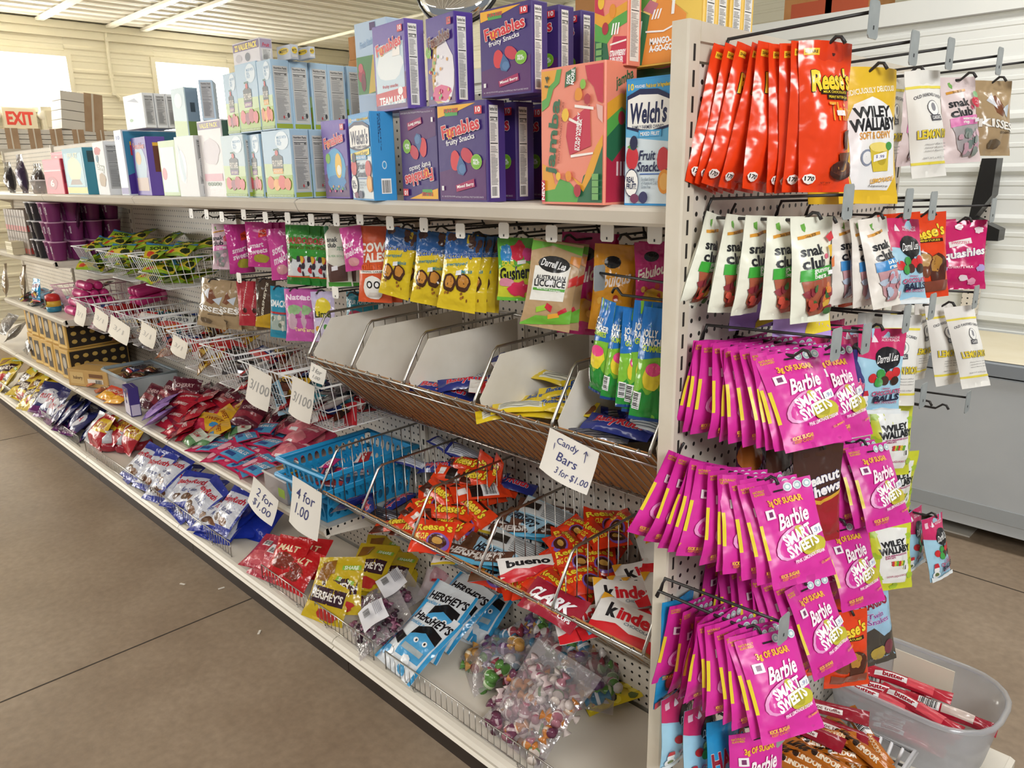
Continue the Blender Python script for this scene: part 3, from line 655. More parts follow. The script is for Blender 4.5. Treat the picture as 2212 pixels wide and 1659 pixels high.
def a_welch(red=True):
    a = 1.35; o = P([(0, 0), (1, 0), (1, .5), (0, .55)], '#dceaf2')+P([(0, .55), (1, .5), (1, .62), (0, .66)], '#6bb8e4')
    o += Rc(0, .9, 1, 1, '#3d9fdc')+T('10', .1, .95, .12, .05, '#f6d93c', bold=.04)+T('POUCHES', .3, .95, .22, .022, '#ffffff')+T('Fruit is our 1st Ingredient!', .7, .945, .52, .04, '#f6d93c', bold=.03, out='#17336a')
    o += P([(.02, .62), (.02, .88), (.3, .93), (.7, .92), (.98, .86), (.98, .62), (.6, .575), (.3, .585)], '#1c2350')+P([(.04, .635), (.04, .85), (.3, .885), (.7, .875), (.96, .83), (.96, .635), (.6, .6), (.3, .61)], '#f7f6f2')
    o += T("Welch's", .5, .74, .8, .16, '#1c2350', bold=.05, asp=a, sh=.08)+T('FAMILY FARMER OWNED', .5, .625, .7, .03, '#1c2350', bold=.01)
    if red: o += P([(.05, .46), (.95, .53), (.95, .6), (.05, .55)], '#f0d84e')+T('Reduced Sugar', .5, .535, .76, .05, '#3a3a2c', rot=4, sh=.2, asp=a)
    o += Rc(.3, .47 if red else .545, .8, .525 if red else .6, '#4aa6dd')+T('MIXED FRUIT', .55, .497 if red else .57, .42, .03, '#ffffff')
    o += T('Fruit\nSnacks', .56, .35, .5, .17, '#1c2350', sh=.25, bold=.02, asp=a)+Rc(.35, .24, .8, .248, '#2a62b8')
    o += E(.17, .38, .14, .1, '#cf2f3c', wob=.04)+P([(.05, .47), (.17, .5), (.3, .47), (.17, .44)], '#5d9a38')+E(.2, .5, .09, .06, '#24274c')+E(.86, .36, .13, .1, '#cf3a40', wob=.05)+E(.9, .18, .14, .1, '#ee9a33')+E(.9, .18, .1, .07, '#f4b860')
    o += E(.17, .17, .16, .12, '#1c2350')+E(.17, .17, .15, .11, '#fbfbf7')+T('REAL\nFRUIT!', .17, .17, .22, .1, '#1c2350', bold=.04, asp=a)
    o += T('Excellent Source\nof Vitamins A, C & E\nGluten Free', .58, .17, .36, .09, '#33506e', bold=0)+E(.45, .05, .1, .05, '#3a3a66')+E(.25, .04, .1, .04, '#7a3a5c')
    return o
def a_welch_side(): return T("Welch's\nFruit\nSnacks", .35, .82, .5, .14, '#1c2350', bold=.03, rot=-90)+Rc(.3, .06, .8, .24, '#ffffff')+bars(.33, .07, .77, .22)+E(.5, .4, .12, .05, '#cfe6f6')+E(.5, .4, .08, .035, '#3d9fdc')
def wave(pts, col): return P(pts, col)
def a_jamba(pal=0, upright=True):
    """landscape face stood on its short end: the lettering runs up the box"""
    a = 1.35; bg, g, y, rd = '#f0917b', '#5aa84c', '#e8a534', '#c9314e'
    o = wave([(0, 0), (.55, 0), (.4, .1), (.22, .14), (.16, .26), (0, .3)], y)+wave([(0, 0), (.8, 0), (.62, .07), (.48, .15), (.3, .18), (.22, .1), (0, .08)], g)
    o += wave([(.6, 0), (1, 0), (1, .45), (.9, .42), (.82, .25), (.7, .2)], '#2d6b4a')+wave([(.5, .2), (.68, .14), (.8, .3), (.9, .42), (1, .5), (1, .42), (.86, .22), (.7, .08)], y)
    o += wave([(0, 1), (.34, 1), (.3, .9), (.2, .86), (.12, .74), (0, .7)], g)+wave([(0, 1), (.26, 1), (.22, .92), (.12, .88), (.08, .8), (0, .78)], y)
    o += wave([(.72, 1), (1, 1), (1, .72), (.92, .74), (.86, .84), (.76, .9)], rd)+wave([(.9, .72), (1, .7), (1, .58), (.93, .62)], '#e9b8b0')
    o += P([(.48, .36), (.82, .42), (.8, .72), (.44, .6), (.42, .5)], rd)+P([(.46, .62), (.66, .57), (.67, .585), (.47, .64)], '#fbf4ee')+P([(.56, .71), (.86, .68), (.86, .7), (.56, .73)], '#fbf4ee')+P([(.5, .34), (.86, .36), (.86, .375), (.5, .36)], '#fbf4ee')
    o += T('jamba', .215, .5, .56*a, .2/a, '#2d6b4a', rot=82, bold=.035, asp=a)+T('FRUIT FLAVORED SNACKS', .335, .53, .46*a, .03/a, '#a9462f', rot=82, asp=a)
    o += T('STRAWBERRY\nSURF RIDER', .63, .53, .28*a, .08/a, '#ffffff', rot=82, bold=.03, asp=a)
    o += P([(.4, .86), (.58, .9), (.58, 1), (.42, .97)], '#2d6b4a')+T('50%\nMORE', .5, .935, .11*a, .12/a, '#ffffff', rot=82, bold=.03, asp=a)+T('14', .1, .92, .08*a, .06/a, '#3d4a2a', rot=82, bold=.03, asp=a)
    o += Rc(0, .0, .06, .17, '#c9314e')+T('NEW', .03, .085, .14*a, .045/a, '#ffffff', rot=88, bold=.03, asp=a)
    for x, yy, r, c in ((.7, .87, .045, '#8cc04c'), (.63, .8, .06, '#e8952f'), (.77, .76, .05, '#b23040'), (.42, .66, .06, '#f1c23a'), (.47, .2, .05, '#e8952f'), (.62, .09, .06, '#b23040'), (.3, .2, .04, '#f1c23a')): o += E(x, yy, r, r*.8, c, wob=.08, seed=int(x*99))
    for k in range(4): o += Rc(.86, .02+.05*k, .96, .065+.05*k, '#79b06a')
    return o
def a_jamba_side(): return P([(0, 0), (1, 0), (1, .35), (.6, .42), (.2, .3), (0, .34)], '#b52a45')+P([(0, .34), (.2, .3), (.6, .42), (1, .35), (1, .52), (.5, .6), (0, .48)], '#2d6b4a')+P([(0, .48), (.5, .6), (1, .52), (1, .6), (.5, .7), (0, .6)], '#5aa84c')+P([(0, .6), (.5, .7), (1, .64), (1, .7), (.5, .8), (0, .72)], '#e8a534')+T('jamba', .6, .9, .6, .1, '#2d6b4a', rot=8)+E(.5, .62, .12, .05, '#b23040')+E(.7, .78, .1, .04, '#e8c23a')+T('lll', .5, .25, .3, .1, '#f2c9cc')
def a_jamba2(kind):
    a = 1.3
    if kind == 'mango':
        o = P([(0, 0), (.75, 0), (.8, .5), (.5, .75), (0, .6)], '#ef9a45')+P([(.0, .0), (.2, .0), (.3, .55), (0, .7)], '#3f7f56')+P([(.75, 0), (1, 0), (1, 1), (.45, 1), (.55, .7), (.82, .5)], '#f3cf5e')+P([(0, .7), (.3, .55), (.45, .8), (.3, 1), (0, 1)], '#f6dc86')
        o += P([(.05, .75), (.2, .6), (.35, .68), (.22, .85)], '#5f9a48')+P([(.2, .62), (.35, .55), (.42, .66), (.3, .72)], '#c77b8a')+E(.55, .86, .12, .1, '#f1b24a')+E(.7, .82, .06, .055, '#d84a50')+E(.1, .9, .08, .07, '#8fb74a')
        o += T('MANGO-\nA-GO-GO', .47, .21, .32, .15, '#ffffff', bold=.05, asp=a)+P([(.6, .52), (.64, .52), (.67, .98), (.63, .98)], '#ffffff')+P([(.12, .04), (.15, .04), (.2, .5), (.17, .5)], '#f3f3ec')+T('lll', .4, .55, .1, .1, '#ffffff', sh=.4)+P([(.25, .36), (.5, .34), (.75, .42), (.75, .44), (.5, .36), (.25, .38)], '#ffffff')
    else:
        o = P([(0, 0), (.5, 0), (.4, .25), (0, .3)], '#2d6b4a')+P([(0, .3), (.4, .25), (.7, .4), (1, .45), (1, .58), (.6, .52), (.3, .42), (0, .5)], '#5aa84c')+P([(0, .5), (.3, .42), (.6, .52), (1, .58), (1, .68), (.6, .62), (.3, .56), (0, .62)], '#e8a534')+P([(0, .62), (.3, .56), (.2, .8), (0, .85)], '#c9314e')
        o += P([(.42, 0), (1, 0), (1, .3), (.6, .32)], '#c9314e')+T('STRAWBERRY\nSURF RIDER', .74, .09, .48, .14, '#ffffff', bold=.04, asp=a)+E(.2, .72, .1, .08, '#f1c23a')+E(.56, .6, .1, .08, '#e8952f')+E(.34, .42, .1, .07, '#b23040')+P([(.5, .22), (1, .25), (1, .27), (.5, .24)], '#fbf4ee')+T('lll', .66, .4, .2, .12, '#ffffff', sh=.4)+T('VITAMIN C', .6, .8, .4, .04, '#c24b3a')
        for k in range(3): o += Rc(.06, .05+.08*k, .24, .11+.08*k, '#79b06a')
    return o
def a_plainbox(cols, txt=None, tc='#333333', ty=.7, blobs=(), fine=True):
    o = []
    for (y0, y1, c) in cols: o += Rc(0, y0, 1, y1, c)
    for (x, y, rx, ry, c) in blobs: o += E(x, y, rx, ry, c, wob=.08, seed=int(x*97+y*31))
    if txt: o += T(txt, .5, ty, .8, .14, tc, bold=.04, rot=4, asp=1.4)
    if fine: o += T('NET WT 8 OZ (226g) SNACKS', .5, .04, .8, .02, '#777777', bold=0)
    return o
# prototypes: name -> (builder of one carton, width, depth, height)
def mkbox(key):  # far left cartons: washed-out window glare is put into the light front tints
    n = 'snack_box'
    if key == 'fun': return carton('fruit_snack_box', .136, .05, .186, PUR, a_fun(), a_fun_side(), Rc(0, 0, 1, 1, '#f0b63a')), (.136, .05, .186)
    if key == 'fun_team': return carton('fruit_snack_box', .136, .05, .186, '#6a55a8', a_fun('', 'team'), a_fun_side()), (.136, .05, .186)
    if key == 'fun_swirl': return carton('fruit_snack_box', .136, .05, .186, '#4a2f92', a_fun('', 'swirl'), a_fun_side()), (.136, .05, .186)
    if key == 'fun_sea': return carton('fruit_snack_box', .136, .05, .186, '#6a4fae', a_fun('', 'sea'), a_fun_side()), (.136, .05, .186)
    if key == 'fun_down':
        up = [([tuple((1-p[0], 1-p[1]) for p in t) for t in op[0]],)+tuple(op[1:]) for op in a_fun()]
        return carton('fruit_snack_box', .136, .05, .186, PUR, up, a_fun_side(), Rc(0, 0, 1, 1, '#5a2a6c')), (.136, .05, .186)
    if key == 'mott_b': return carton('fruit_snack_box', .14, .062, .2, '#a9c7dd', a_mott('Berry'), a_mott_side()), (.14, .062, .2)
    if key == 'mott_a': return carton('fruit_snack_box', .14, .062, .2, '#a9c7dd', a_mott('Assorted'), a_mott_side()), (.14, .062, .2)
    if key == 'mott_v': return carton('fruit_snack_box', .125, .06, .19, '#b9cfd8', a_mott('very berry'), a_mott_side()), (.125, .06, .19)
    if key == 'welch': return carton('fruit_snack_box', .148, .058, .2, '#3a97d8', a_welch(True), a_welch_side(), Rc(0, 0, 1, 1, '#3d9fdc')), (.148, .058, .2)
    if key == 'welch_w': return carton('fruit_snack_box', .17, .06, .235, '#3a97d8', a_welch(False), a_welch_side(), Rc(0, 0, 1, 1, '#d8d4c8')), (.17, .06, .235)
    if key == 'jamba': return carton('fruit_snack_box', .158, .078, .222, '#ef9079', a_jamba(), a_jamba_side(), Rc(0, 0, 1, 1, '#d77a66'), crush=.02, seed=3), (.158, .078, .222)
    if key == 'jamba_s': return carton('fruit_snack_box', .13, .05, .2, '#ef8f7a', a_jamba2('straw'), facts(.1, .03, .9, .97)), (.13, .05, .2)
    if key == 'jamba_m': return carton('fruit_snack_box', .155, .05, .2, '#f0c659', a_jamba2('mango'), facts(.12, .02, .88, .98, '#f2f1ee')), (.155, .05, .2)
    if key == 'land': return carton('fruit_snack_box', .135, .05, .205, '#b7cfe6', P([(0, 0), (1, 0), (1, .2), (0, .25)], '#a9c3e0')+Rc(0, .25, 1, .66, '#4c8a4a')+P([(.35, .25), (1, .3), (1, .66), (.55, .66)], '#e2c13c')+E(.15, .46, .12, .08, '#b3344a')+E(.2, .38, .08, .1, '#7a2b3c')+E(.13, .54, .08, .05, '#d4606a')+Rc(.5, .92, .68, 1, '#4a2a6a')+T('Fruit Smiles', .4, .8, .5, .07, '#8fb4d6', rot=5), facts(.1, .1, .9, .9)), (.135, .05, .205)
    if key == 'value': return carton('snack_box', .2, .06, .095, '#d5d2d8', Rc(0, .62, 1, 1, '#5b3a6e')+T('22 VALUE PACK', .5, .8, .84, .26, '#f0d93c', bold=.05, rot=0)+E(.55, .3, .1, .2, '#5f6672')+E(.2, .3, .12, .2, '#b9b6be'), Rc(0, .6, 1, 1, '#a79bb2')+T('Fruit', .5, .74, .6, .16, '#c23a55', sh=.3, bold=.04)+facts(.1, .05, .9, .55)), (.2, .06, .095)
    if key == 'mott_top': return carton('fruit_snack_box', .09, .055, .085, '#c3cad4', E(.5, .62, .42, .26, '#e8c93c')+T("MOTT'S", .5, .62, .6, .22, '#2c2f36', bold=.04), E(.5, .62, .42, .26, '#e8c93c')+T("MOTT'S", .5, .62, .6, .22, '#2c2f36', bold=.04)+Rc(.1, .1, .9, .3, '#e2e2e0'), crush=.03), (.09, .055, .085)
    if key == 'white3': return carton('snack_box', .13, .062, .19, '#eef0f2', P([(.2, .85), (.6, .9), (.8, .75), (.5, .8)], '#9aa0b2')+E(.3, .25, .1, .05, '#6aa06a'), facts(.06, .06, .94, .95, '#c8c8c8')), (.13, .062, .19)
    if key == 'pale': return carton('snack_box', .125, .06, .2, '#c4dbe2', P([(0, 0), (1, 0), (1, .3), (0, .34)], '#b9cf8e')+E(.5, .75, .3, .16, '#e4f0f4'), Rc(0, 0, 1, .3, '#6f8a4a')+Rc(0, .3, 1, 1, '#7f95a8')+Rc(.3, .5, .7, .7, '#3a4a55')), (.125, .06, .2)
    if key == 'fox': return carton('snack_box', .12, .06, .17, '#b9cfe2', E(.45, .5, .3, .4, '#eef2f6', wob=.1)+E(.3, .3, .14, .16, '#d98a4a')+T('annies', .5, .85, .7, .12, '#7a95b4'), facts(.08, .04, .92, .96, '#b5b5b8')), (.12, .06, .17)
    if key == 'sponge': return carton('snack_box', .14, .055, .175, '#3f8fa8', Rc(0, 0, 1, .14, '#e6c53a')+Rc(.06, .16, .94, .92, '#8fc0cc')+E(.5, .55, .34, .28, '#ded79a', wob=.08)+P([(.2, .2), (.8, .2), (.7, .32), (.3, .32)], '#7a5a3a')+T('FRUIT', .5, .86, .5, .1, '#f2efc9', out='#2a5a6a'), Rc(.2, .7, .9, .95, '#2c4a52')), (.14, .055, .175)
    if key == 'ufo': return carton('snack_box', .09, .05, .16, '#a5cf8c', Rc(0, 0, 1, .2, '#a33a3a')+T('UFO', .5, .62, .7, .2, '#f2f4e6', bold=.04)+P([(0, .25), (1, .3), (1, .45), (0, .4)], '#6fae58')), (.09, .05, .16)
    if key == 'chewy': return carton('snack_box', .13, .06, .19, '#e9ecf0', E(.4, .85, .3, .08, '#c8484f', wob=.2)+T('Chewy', .5, .52, .7, .16, '#ffffff', out='#4a7a3a', outw=.12, bold=.04, rot=-6, asp=1.4)+E(.55, .28, .3, .14, '#b49a7a', wob=.15)+E(.3, .7, .12, .07, '#5a8aa6'), facts(.06, .1, .94, .95, '#b8babb')), (.13, .06, .19)
    if key == 'fun_side':
        return carton('fruit_snack_box', .05, .2, .19, '#dbe2ef', Rc(0, 0, 1, .1, '#4a2f92')+T('10', .5, .9, .5, .06, '#6a88c8'), Rc(0, 0, 1, 1, '#3f8db4')+P([(0, 0), (1, 0), (1, .7), (0, .3)], '#4a2f92')+T('Funables', .2, .4, .5, .16, '#d8343f', rot=88, out='#fbf7f2', outw=.12, bold=.04, asp=.9)+Rc(.08, .62, .28, .78, '#d8343f')+Rc(.08, .78, .28, .84, '#e8b53a')), (.05, .2, .19)
    if key == 'fun_open': return carton('fruit_snack_box', .12, .06, .18, '#6a4fae', E(.5, .5, .4, .4, '#a9c4d8', wob=.1)+Rc(.1, .06, .9, .3, '#c9b0a0')+E(.4, .65, .2, .12, '#d8b06a')+T('Funables', .5, .87, .8, .1, '#d8343f', out='#ffffff'), Rc(.3, .4, .7, .86, '#6a3a2a')+Rc(.3, .86, .7, .92, '#e8b53a')), (.12, .06, .18)
    if key == 'mott_pale': return carton('fruit_snack_box', .13, .06, .19, '#b8cf9a', Rc(.05, .05, .95, .9, '#cfe0e6')+E(.2, .4, .16, .12, '#c8666f'), Rc(0, 0, 1, .35, '#7a9a4a')), (.13, .06, .19)
    if key == 'torn': return carton('snack_box', .14, .062, .195, '#d9dadb', E(.3, .5, .2, .3, '#f2f3f4', wob=.12)+P([(.15, .9), (.35, .6), (.42, .3), (.3, .22), (.2, .5)], '#bcd0dc'), facts(.06, .2, .94, .95, '#a9aaab')+bars(.2, .03, .8, .17), crush=.05, seed=5), (.14, .062, .195)
    if key == 'valtall': return carton('snack_box', .14, .06, .235, '#e6e2e2', Rc(0, .9, 1, 1, '#6a4a7a')+T('VALUE PACK', .5, .95, .8, .06, '#e8d84a', bold=.04)+E(.5, .6, .36, .18, '#cfc6cc', wob=.15)+Rc(.1, .2, .9, .3, '#d9a0ae')+T('ooooo', .5, .16, .6, .05, '#6a8a6a'), Rc(0, 0, 1, 1, '#4f6a5a')), (.14, .06, .235)
    if key == 'redtub': return carton('snack_box', .1, .055, .15, '#cf3148', Rc(0, .7, 1, 1, '#e0526c')+Rc(.0, .66, 1, .7, '#f3c4cc')+E(.4, .3, .3, .2, '#a82036', wob=.1)+T('6', .4, .3, .2, .2, '#f6e6e0', bold=.04), Rc(0, .3, 1, .7, '#a02038')), (.1, .055, .15)
    if key == 'teal': return carton('snack_box', .1, .05, .2, '#2f5a55', T('10', .4, .92, .3, .06, '#e4efe6')+E(.5, .8, .2, .06, '#c83a3f')+P([(0, .2), (1, .3), (1, .45), (0, .5)], '#5a8a4a'), facts(.1, .1, .9, .9)), (.1, .05, .2)
    if key == 'green': return carton('snack_box', .18, .06, .16, '#2f6a4c', T('FREE!', .2, .9, .3, .1, '#6fb06a', bold=.04)+E(.85, .85, .18, .14, '#c86a86')+E(.8, .9, .14, .1, '#8cc04c')), (.18, .06, .16)
_B = {}
def put_box(key, u, vtop, vbot, y, label, grp=None, z=None, rz=0, sc=True, tilt=0, ux=None):
    """u = left front edge in the photo, vtop/vbot its ends; y = depth of the front on the shelf"""
    if key not in _B: _B[key] = mkbox(key)
    pr, (w, d, h) = _B[key]
    zb = z if z is not None else ZS+.0015
    ztop = at(u, vtop, y=y).z; s = (ztop-zb)/h if sc else 1.0
    x0 = at(u, (vtop+vbot)/2, y=y).x
    sx = s
    if ux: sx = (at(ux, (vtop+vbot)/2, y=y).x-x0)/w
    o = dup(pr, (x0+w*sx/2, y+d*s/2, zb), (0, R_(tilt), R_(rz)), (sx, s, s)); tag(o, label, 'snack box', grp)
    o['_t'] = ztop; return o
def behind(key, o, n, gap, label, grp, yaw=2):
    pr, (w, d, h) = _B[key]; L = o.location
    for k in range(n):
        c = dup(pr, (L.x+random.uniform(-.004, .004), L.y+(k+1)*(d*o.scale.y+gap), L.z), (0, 0, R_(random.uniform(-yaw, yaw))), tuple(o.scale))
        tag(c, label.replace('{o}', ORD[k]), 'snack box', grp)
# lower row, right to left
put_box('welch_w', 1350, 172, 432, .045, 'blue and white fruit snack box touching the end post', ux=1452)
o = put_box('jamba', 1167, 150, 432, .03, 'coral fruit snack box stood on end with lettering running up it', ux=1312, rz=-3)
put_box('teal', 1140, 236, 425, .30, 'dark teal snack box tucked behind the coral box', ux=1168)
f1 = put_box('fun', 946, 226, 432, .05, 'purple mixed berry box, upright in the lower row beside the inverted one', ux=1052)
behind('fun', f1, 2, .035, '{o} purple box standing behind the lower upright mixed berry box', 'purple boxes in depth')
put_box('fun_down', 866, 236, 430, .06, 'purple mixed berry box standing upside down', ux=946)
w1 = put_box('welch', 745, 248, 430, .035, 'blue reduced sugar fruit snack box with side showing', ux=822, rz=-14)
put_box('fun_sea', 698, 262, 428, .10, 'purple fruit snack box with yellow shape, left of the blue box', ux=752)
m1 = put_box('mott_a', 570, 284, 427, .05, 'pale blue fruit shapes box, orange band, front of lower pale stack', ux=632)
behind('mott_a', m1, 3, .004, '{o} pale box behind the lower orange band fruit shapes box', 'pale boxes lower row')
put_box('mott_b', 533, 292, 425, .06, 'pale fruit shapes box turned sideways beside the orange band box', ux=570, rz=-6)
put_box('mott_v', 482, 294, 424, .05, 'pale green fruit shapes box with purple band', ux=531)
put_box('valtall', 433, 262, 422, .06, 'tall white value pack box in the lower row', ux=484)
put_box('torn', 382, 296, 420, .045, 'silvery white box with a pale swoosh and barcode side', ux=425)
put_box('mott_pale', 347, 305, 418, .07, 'pale green edged box left of the silvery box', ux=383)
put_box('fun_open', 286, 298, 416, .07, 'lilac box with picture front and purple side', ux=325, rz=-4)
put_box('fun_side', 253, 281, 413, .05, 'white edged box with purple and blue side, tilted lettering', ux=270)
put_box('chewy', 200, 308, 412, .05, 'white granola bar box with green lettering', ux=236, rz=-6)
put_box('ufo', 188, 340, 411, .12, 'light green box between teal box and white granola box', ux=214)
put_box('sponge', 139, 322, 410, .05, 'teal and yellow snack box left of the green box', ux=184)
put_box('redtub', 95, 345, 409, .05, 'red and pink packet box near the left end of the top shelf', ux=134)
put_box('redtub', 110, 330, 345, .06, 'small red packet lying on the red box at left', z=None if False else at(100, 346, y=.06).z, ux=136)
# upper row
zt = m1['_t']+.002
m2 = put_box('mott_a', 560, 132, 288, .05, 'pale fruit shapes box with orange band, upper row front', z=zt, ux=590)
behind('mott_a', m2, 4, .004, '{o} pale box behind the upper orange band fruit shapes box', 'pale boxes upper row')
put_box('mott_b', 513, 140, 290, .055, 'bright pale fruit shapes box with pink band in the upper row', z=zt, ux=560)
put_box('mott_b', 487, 160, 292, .07, 'pale fruit shapes box at the left of the upper pale stack', z=zt, ux=515)
put_box('fox', 422, 178, 262, .075, 'grey blue box with open flap on the tall value pack', z=at(433, 263, y=.07).z, ux=455, rz=-30)
put_box('pale', 374, 192, 300, .055, 'pale blue and green box on the silvery white box', z=at(382, 297, y=.05).z, ux=403)
w3 = put_box('white3', 270, 208, 292, .06, 'plain white box, front of three on the purple sided box', z=at(262, 283, y=.06).z, ux=313)
behind('white3', w3, 2, .003, '{o} white box behind the plain white box', 'white boxes of three')
v1 = put_box('value', 503, 96, 140, .06, 'purple topped value pack box on the highest stack', z=m2['_t']+.001, ux=562, rz=0, sc=True)
put_box('mott_top', 598, 102, 134, .1, 'small grey box with yellow oval, left of two on top', z=m2['_t']+.001, ux=628)
put_box('mott_top', 640, 106, 136, .13, 'small grey box with yellow oval, right of two on top', z=m2['_t']+.001, ux=668)
zf = f1['_t']+.002
f2 = put_box('fun', 1037, 24, 228, .05, 'purple mixed berry box, upper row, top right of the inverted one', z=zf, ux=1150)
behind('fun', f2, 3, .03, '{o} purple box standing behind the upper mixed berry box', 'purple boxes upper depth')
put_box('fun_swirl', 918, 40, 232, .05, 'purple box with blond swirl picture in the upper row', z=at(905, 236, y=.06).z+.002, ux=992, rz=-8)
put_box('fun_team', 803, 58, 240, .05, 'lilac box with a red and white team banner', z=at(800, 246, y=.05).z+.002, ux=886, rz=-6)
put_box('land', 770, 52, 248, .15, 'pale blue box with a green field behind the team banner box', z=at(800, 246, y=.05).z+.002, ux=840)
gz = at(1357, 172, y=.12).z
put_box('green', 1340, 152, 172, .14, 'dark green box lying under the mango box', z=gz, ux=1450)
jm_ = put_box('jamba_m', 1355, -48, 150, .115, 'orange and yellow mango fruit snack box above the end post', z=at(1355, 149, y=.115).z, ux=1520)
behind('jamba_m', jm_, 3, .004, '{o} yellow box behind the mango fruit snack box', 'mango boxes in depth')
put_box('jamba_s', 1283, -50, 150, .07, 'coral and green strawberry fruit snack box left of the mango box', z=at(1283, 150, y=.07).z, ux=1357)
for o_ in list(COL.objects):
    if '_t' in o_: del o_['_t']
# ================================================================== BAGS
PINK = '#d5329f'
def a_barbie():
    a = 1.42
    o = Rc(0, .28, .045, .62, '#e6d233')
    o += T('NATURALLY', .15, .945, .22, .022, '#e8b13a', bold=.03)+T('FLAVORED', .15, .915, .2, .022, '#e8b13a', bold=.03)
    for k in range(3): o += E(.64+.14*k, .935, .065, .045, '#d9e4e6')+E(.64+.14*k, .935, .05, .034, '#a8c4cc')+E(.64+.14*k, .935, .03, .02, '#e8eef0')
    o += Rc(.4, .905, .56, .925, '#20141c')
    o += T('3g OF SUGAR', .5, .80, .56, .075, '#f0bd35', bold=.05, asp=a)
    o += Rc(.12, .66, .27, .75, '#f2eef2')+Rc(.16, .68, .23, .73, '#7a3a6a')
    o += T('Barbie', .55, .635, .5, .14, '#fbf0f7', sh=.35, rot=8, bold=.03, asp=a)
    o += E(.42, .40, .3, .13, '#e79ad0', rot=.3)+E(.44, .40, .27, .11, '#d5329f', rot=.3)
    o += E(.72, .34, .22, .10, '#c3b93a', wob=.06)+E(.68, .33, .1, .05, '#aaa02c', wob=.1)+E(.56, .5, .08, .05, '#c9bd4a')
    o += T('SMART', .52, .465, .48, .1, '#ffffff', rot=14, bold=.06, asp=a)+T('SWEETS', .56, .355, .54, .1, '#ffffff', rot=14, bold=.06, asp=a)
    o += P([(.76, .42), (.92, .45), (.9, .53), (.74, .5)], '#eef1f6')+T('.91', .83, .475, .1, .04, '#9aa0c4')
    o += T('PINK LEMONADE DREAM', .62, .245, .5, .03, '#fbe3f3', rot=8, bold=.03, asp=a)
    o += T('KICK SUGAR', .26, .125, .28, .03, '#f0c53a', bold=.05, rot=5, asp=a)+T('KEEP CANDY', .27, .092, .26, .026, '#e8824a', bold=.05, rot=5, asp=a)+T('GUMMY', .84, .17, .18, .02, '#e8a04a', rot=8)
    return o
def a_reese():
    a = 2.0
    o = Rc(.07, .905, .3, .95, '#f2c53a')+T('SHARE', .18, .928, .18, .018, '#3a2a1a')+Rc(.45, .905, .62, .925, '#4a1a14')
    o += T("Reese's", .52, .745, .74, .135, '#f4d63c', out='#1d120e', outw=.11, bold=.05, rot=3, sh=.1, asp=a)
    o += Rc(.26, .645, .8, .675, '#2a1712')+Rc(.36, .61, .8, .643, '#2a1712')+T('MILK CHOCOLATE', .53, .66, .46, .016, '#f4d63c')+T('PEANUT BUTTER CUPS', .58, .626, .4, .016, '#f4d63c')
    o += T('Thins', .62, .53, .5, .12, '#f2a53a', bold=.01, asp=a)
    o += Rc(.5, .50, .64, .535, '#efe8ea')
    o += P([(.62, .4), (.8, .42), (.85, .3), (.7, .28)], '#54291c')+P([(.58, .26), (.9, .27), (.86, .19), (.62, .2)], '#6a3a24')+E(.72, .14, .24, .055, '#40201a')+E(.72, .165, .24, .05, '#5a2f22')+E(.7, .17, .12, .03, '#b9803c')+P([(.5, .19), (.74, .21), (.72, .15), (.52, .14)], '#46231a')
    o += E(.14, .09, .1, .035, '#f4f1ee', n=8)+T('170', .14, .093, .13, .028, '#2a2422', bold=.03)+T('NET WT', .44, .07, .2, .012, '#8a2a16')
    return o
def a_snak(kind='gummy\nbears', c='#3da53a', win='#a3563f', mixd=('#c04a3a', '#d9803f', '#3f6a3a', '#d9b04a', '#8a2f3a'), dark=False):
    a = 2.0
    o = P([(.22, .93), (.32, .945), (.36, .9), (.33, .86), (.26, .88)], '#6fb04a')
    o += P([(.12, .79), (.72, .835), (.72, .865), (.12, .82)], '#d99a38')+T('2oz SIZE', .45, .828, .3, .022, '#4a3414', rot=4)
    o += T('snak', .42, .69, .56, .09, '#20232a', bold=.03, asp=a, rot=4)+T('club', .45, .575, .58, .1, '#20232a', bold=.03, asp=a, rot=4)+E(.79, .63, .05, .025, '#d86a86')
    o += P([(.12, .4), (.96, .445), (.96, .55), (.12, .505)], c)+T(kind, .62, .475, .5, .085, '#f4f7f0', bold=.03, asp=a, rot=3)
    o += P([(.14, .40), (.96, .44), (.9, .2), (.7, .08), (.45, .07), (.25, .15)], win)
    rnd = random.Random(2)
    for k in range(22):
        x = rnd.uniform(.25, .82); y = rnd.uniform(.12, .37)
        if x+.5*y > .38: o += E(x, y, rnd.uniform(.05, .1), rnd.uniform(.03, .05), rnd.choice(mixd), 8, wob=.25, seed=k)
    if not dark: o += P([(.78, .72), (.86, .735), (.85, .63), (.8, .62)], '#e0b53c')+P([(.84, .6), (.95, .64), (.92, .53), (.86, .52)], '#dd7a3f')+P([(.76, .8), (.9, .86), (.92, .79), (.82, .755)], '#cf3a46')
    o += P([(.72, .45), (.86, .46), (.86, .5), (.72, .49)], '#f1f2f6')
    return o
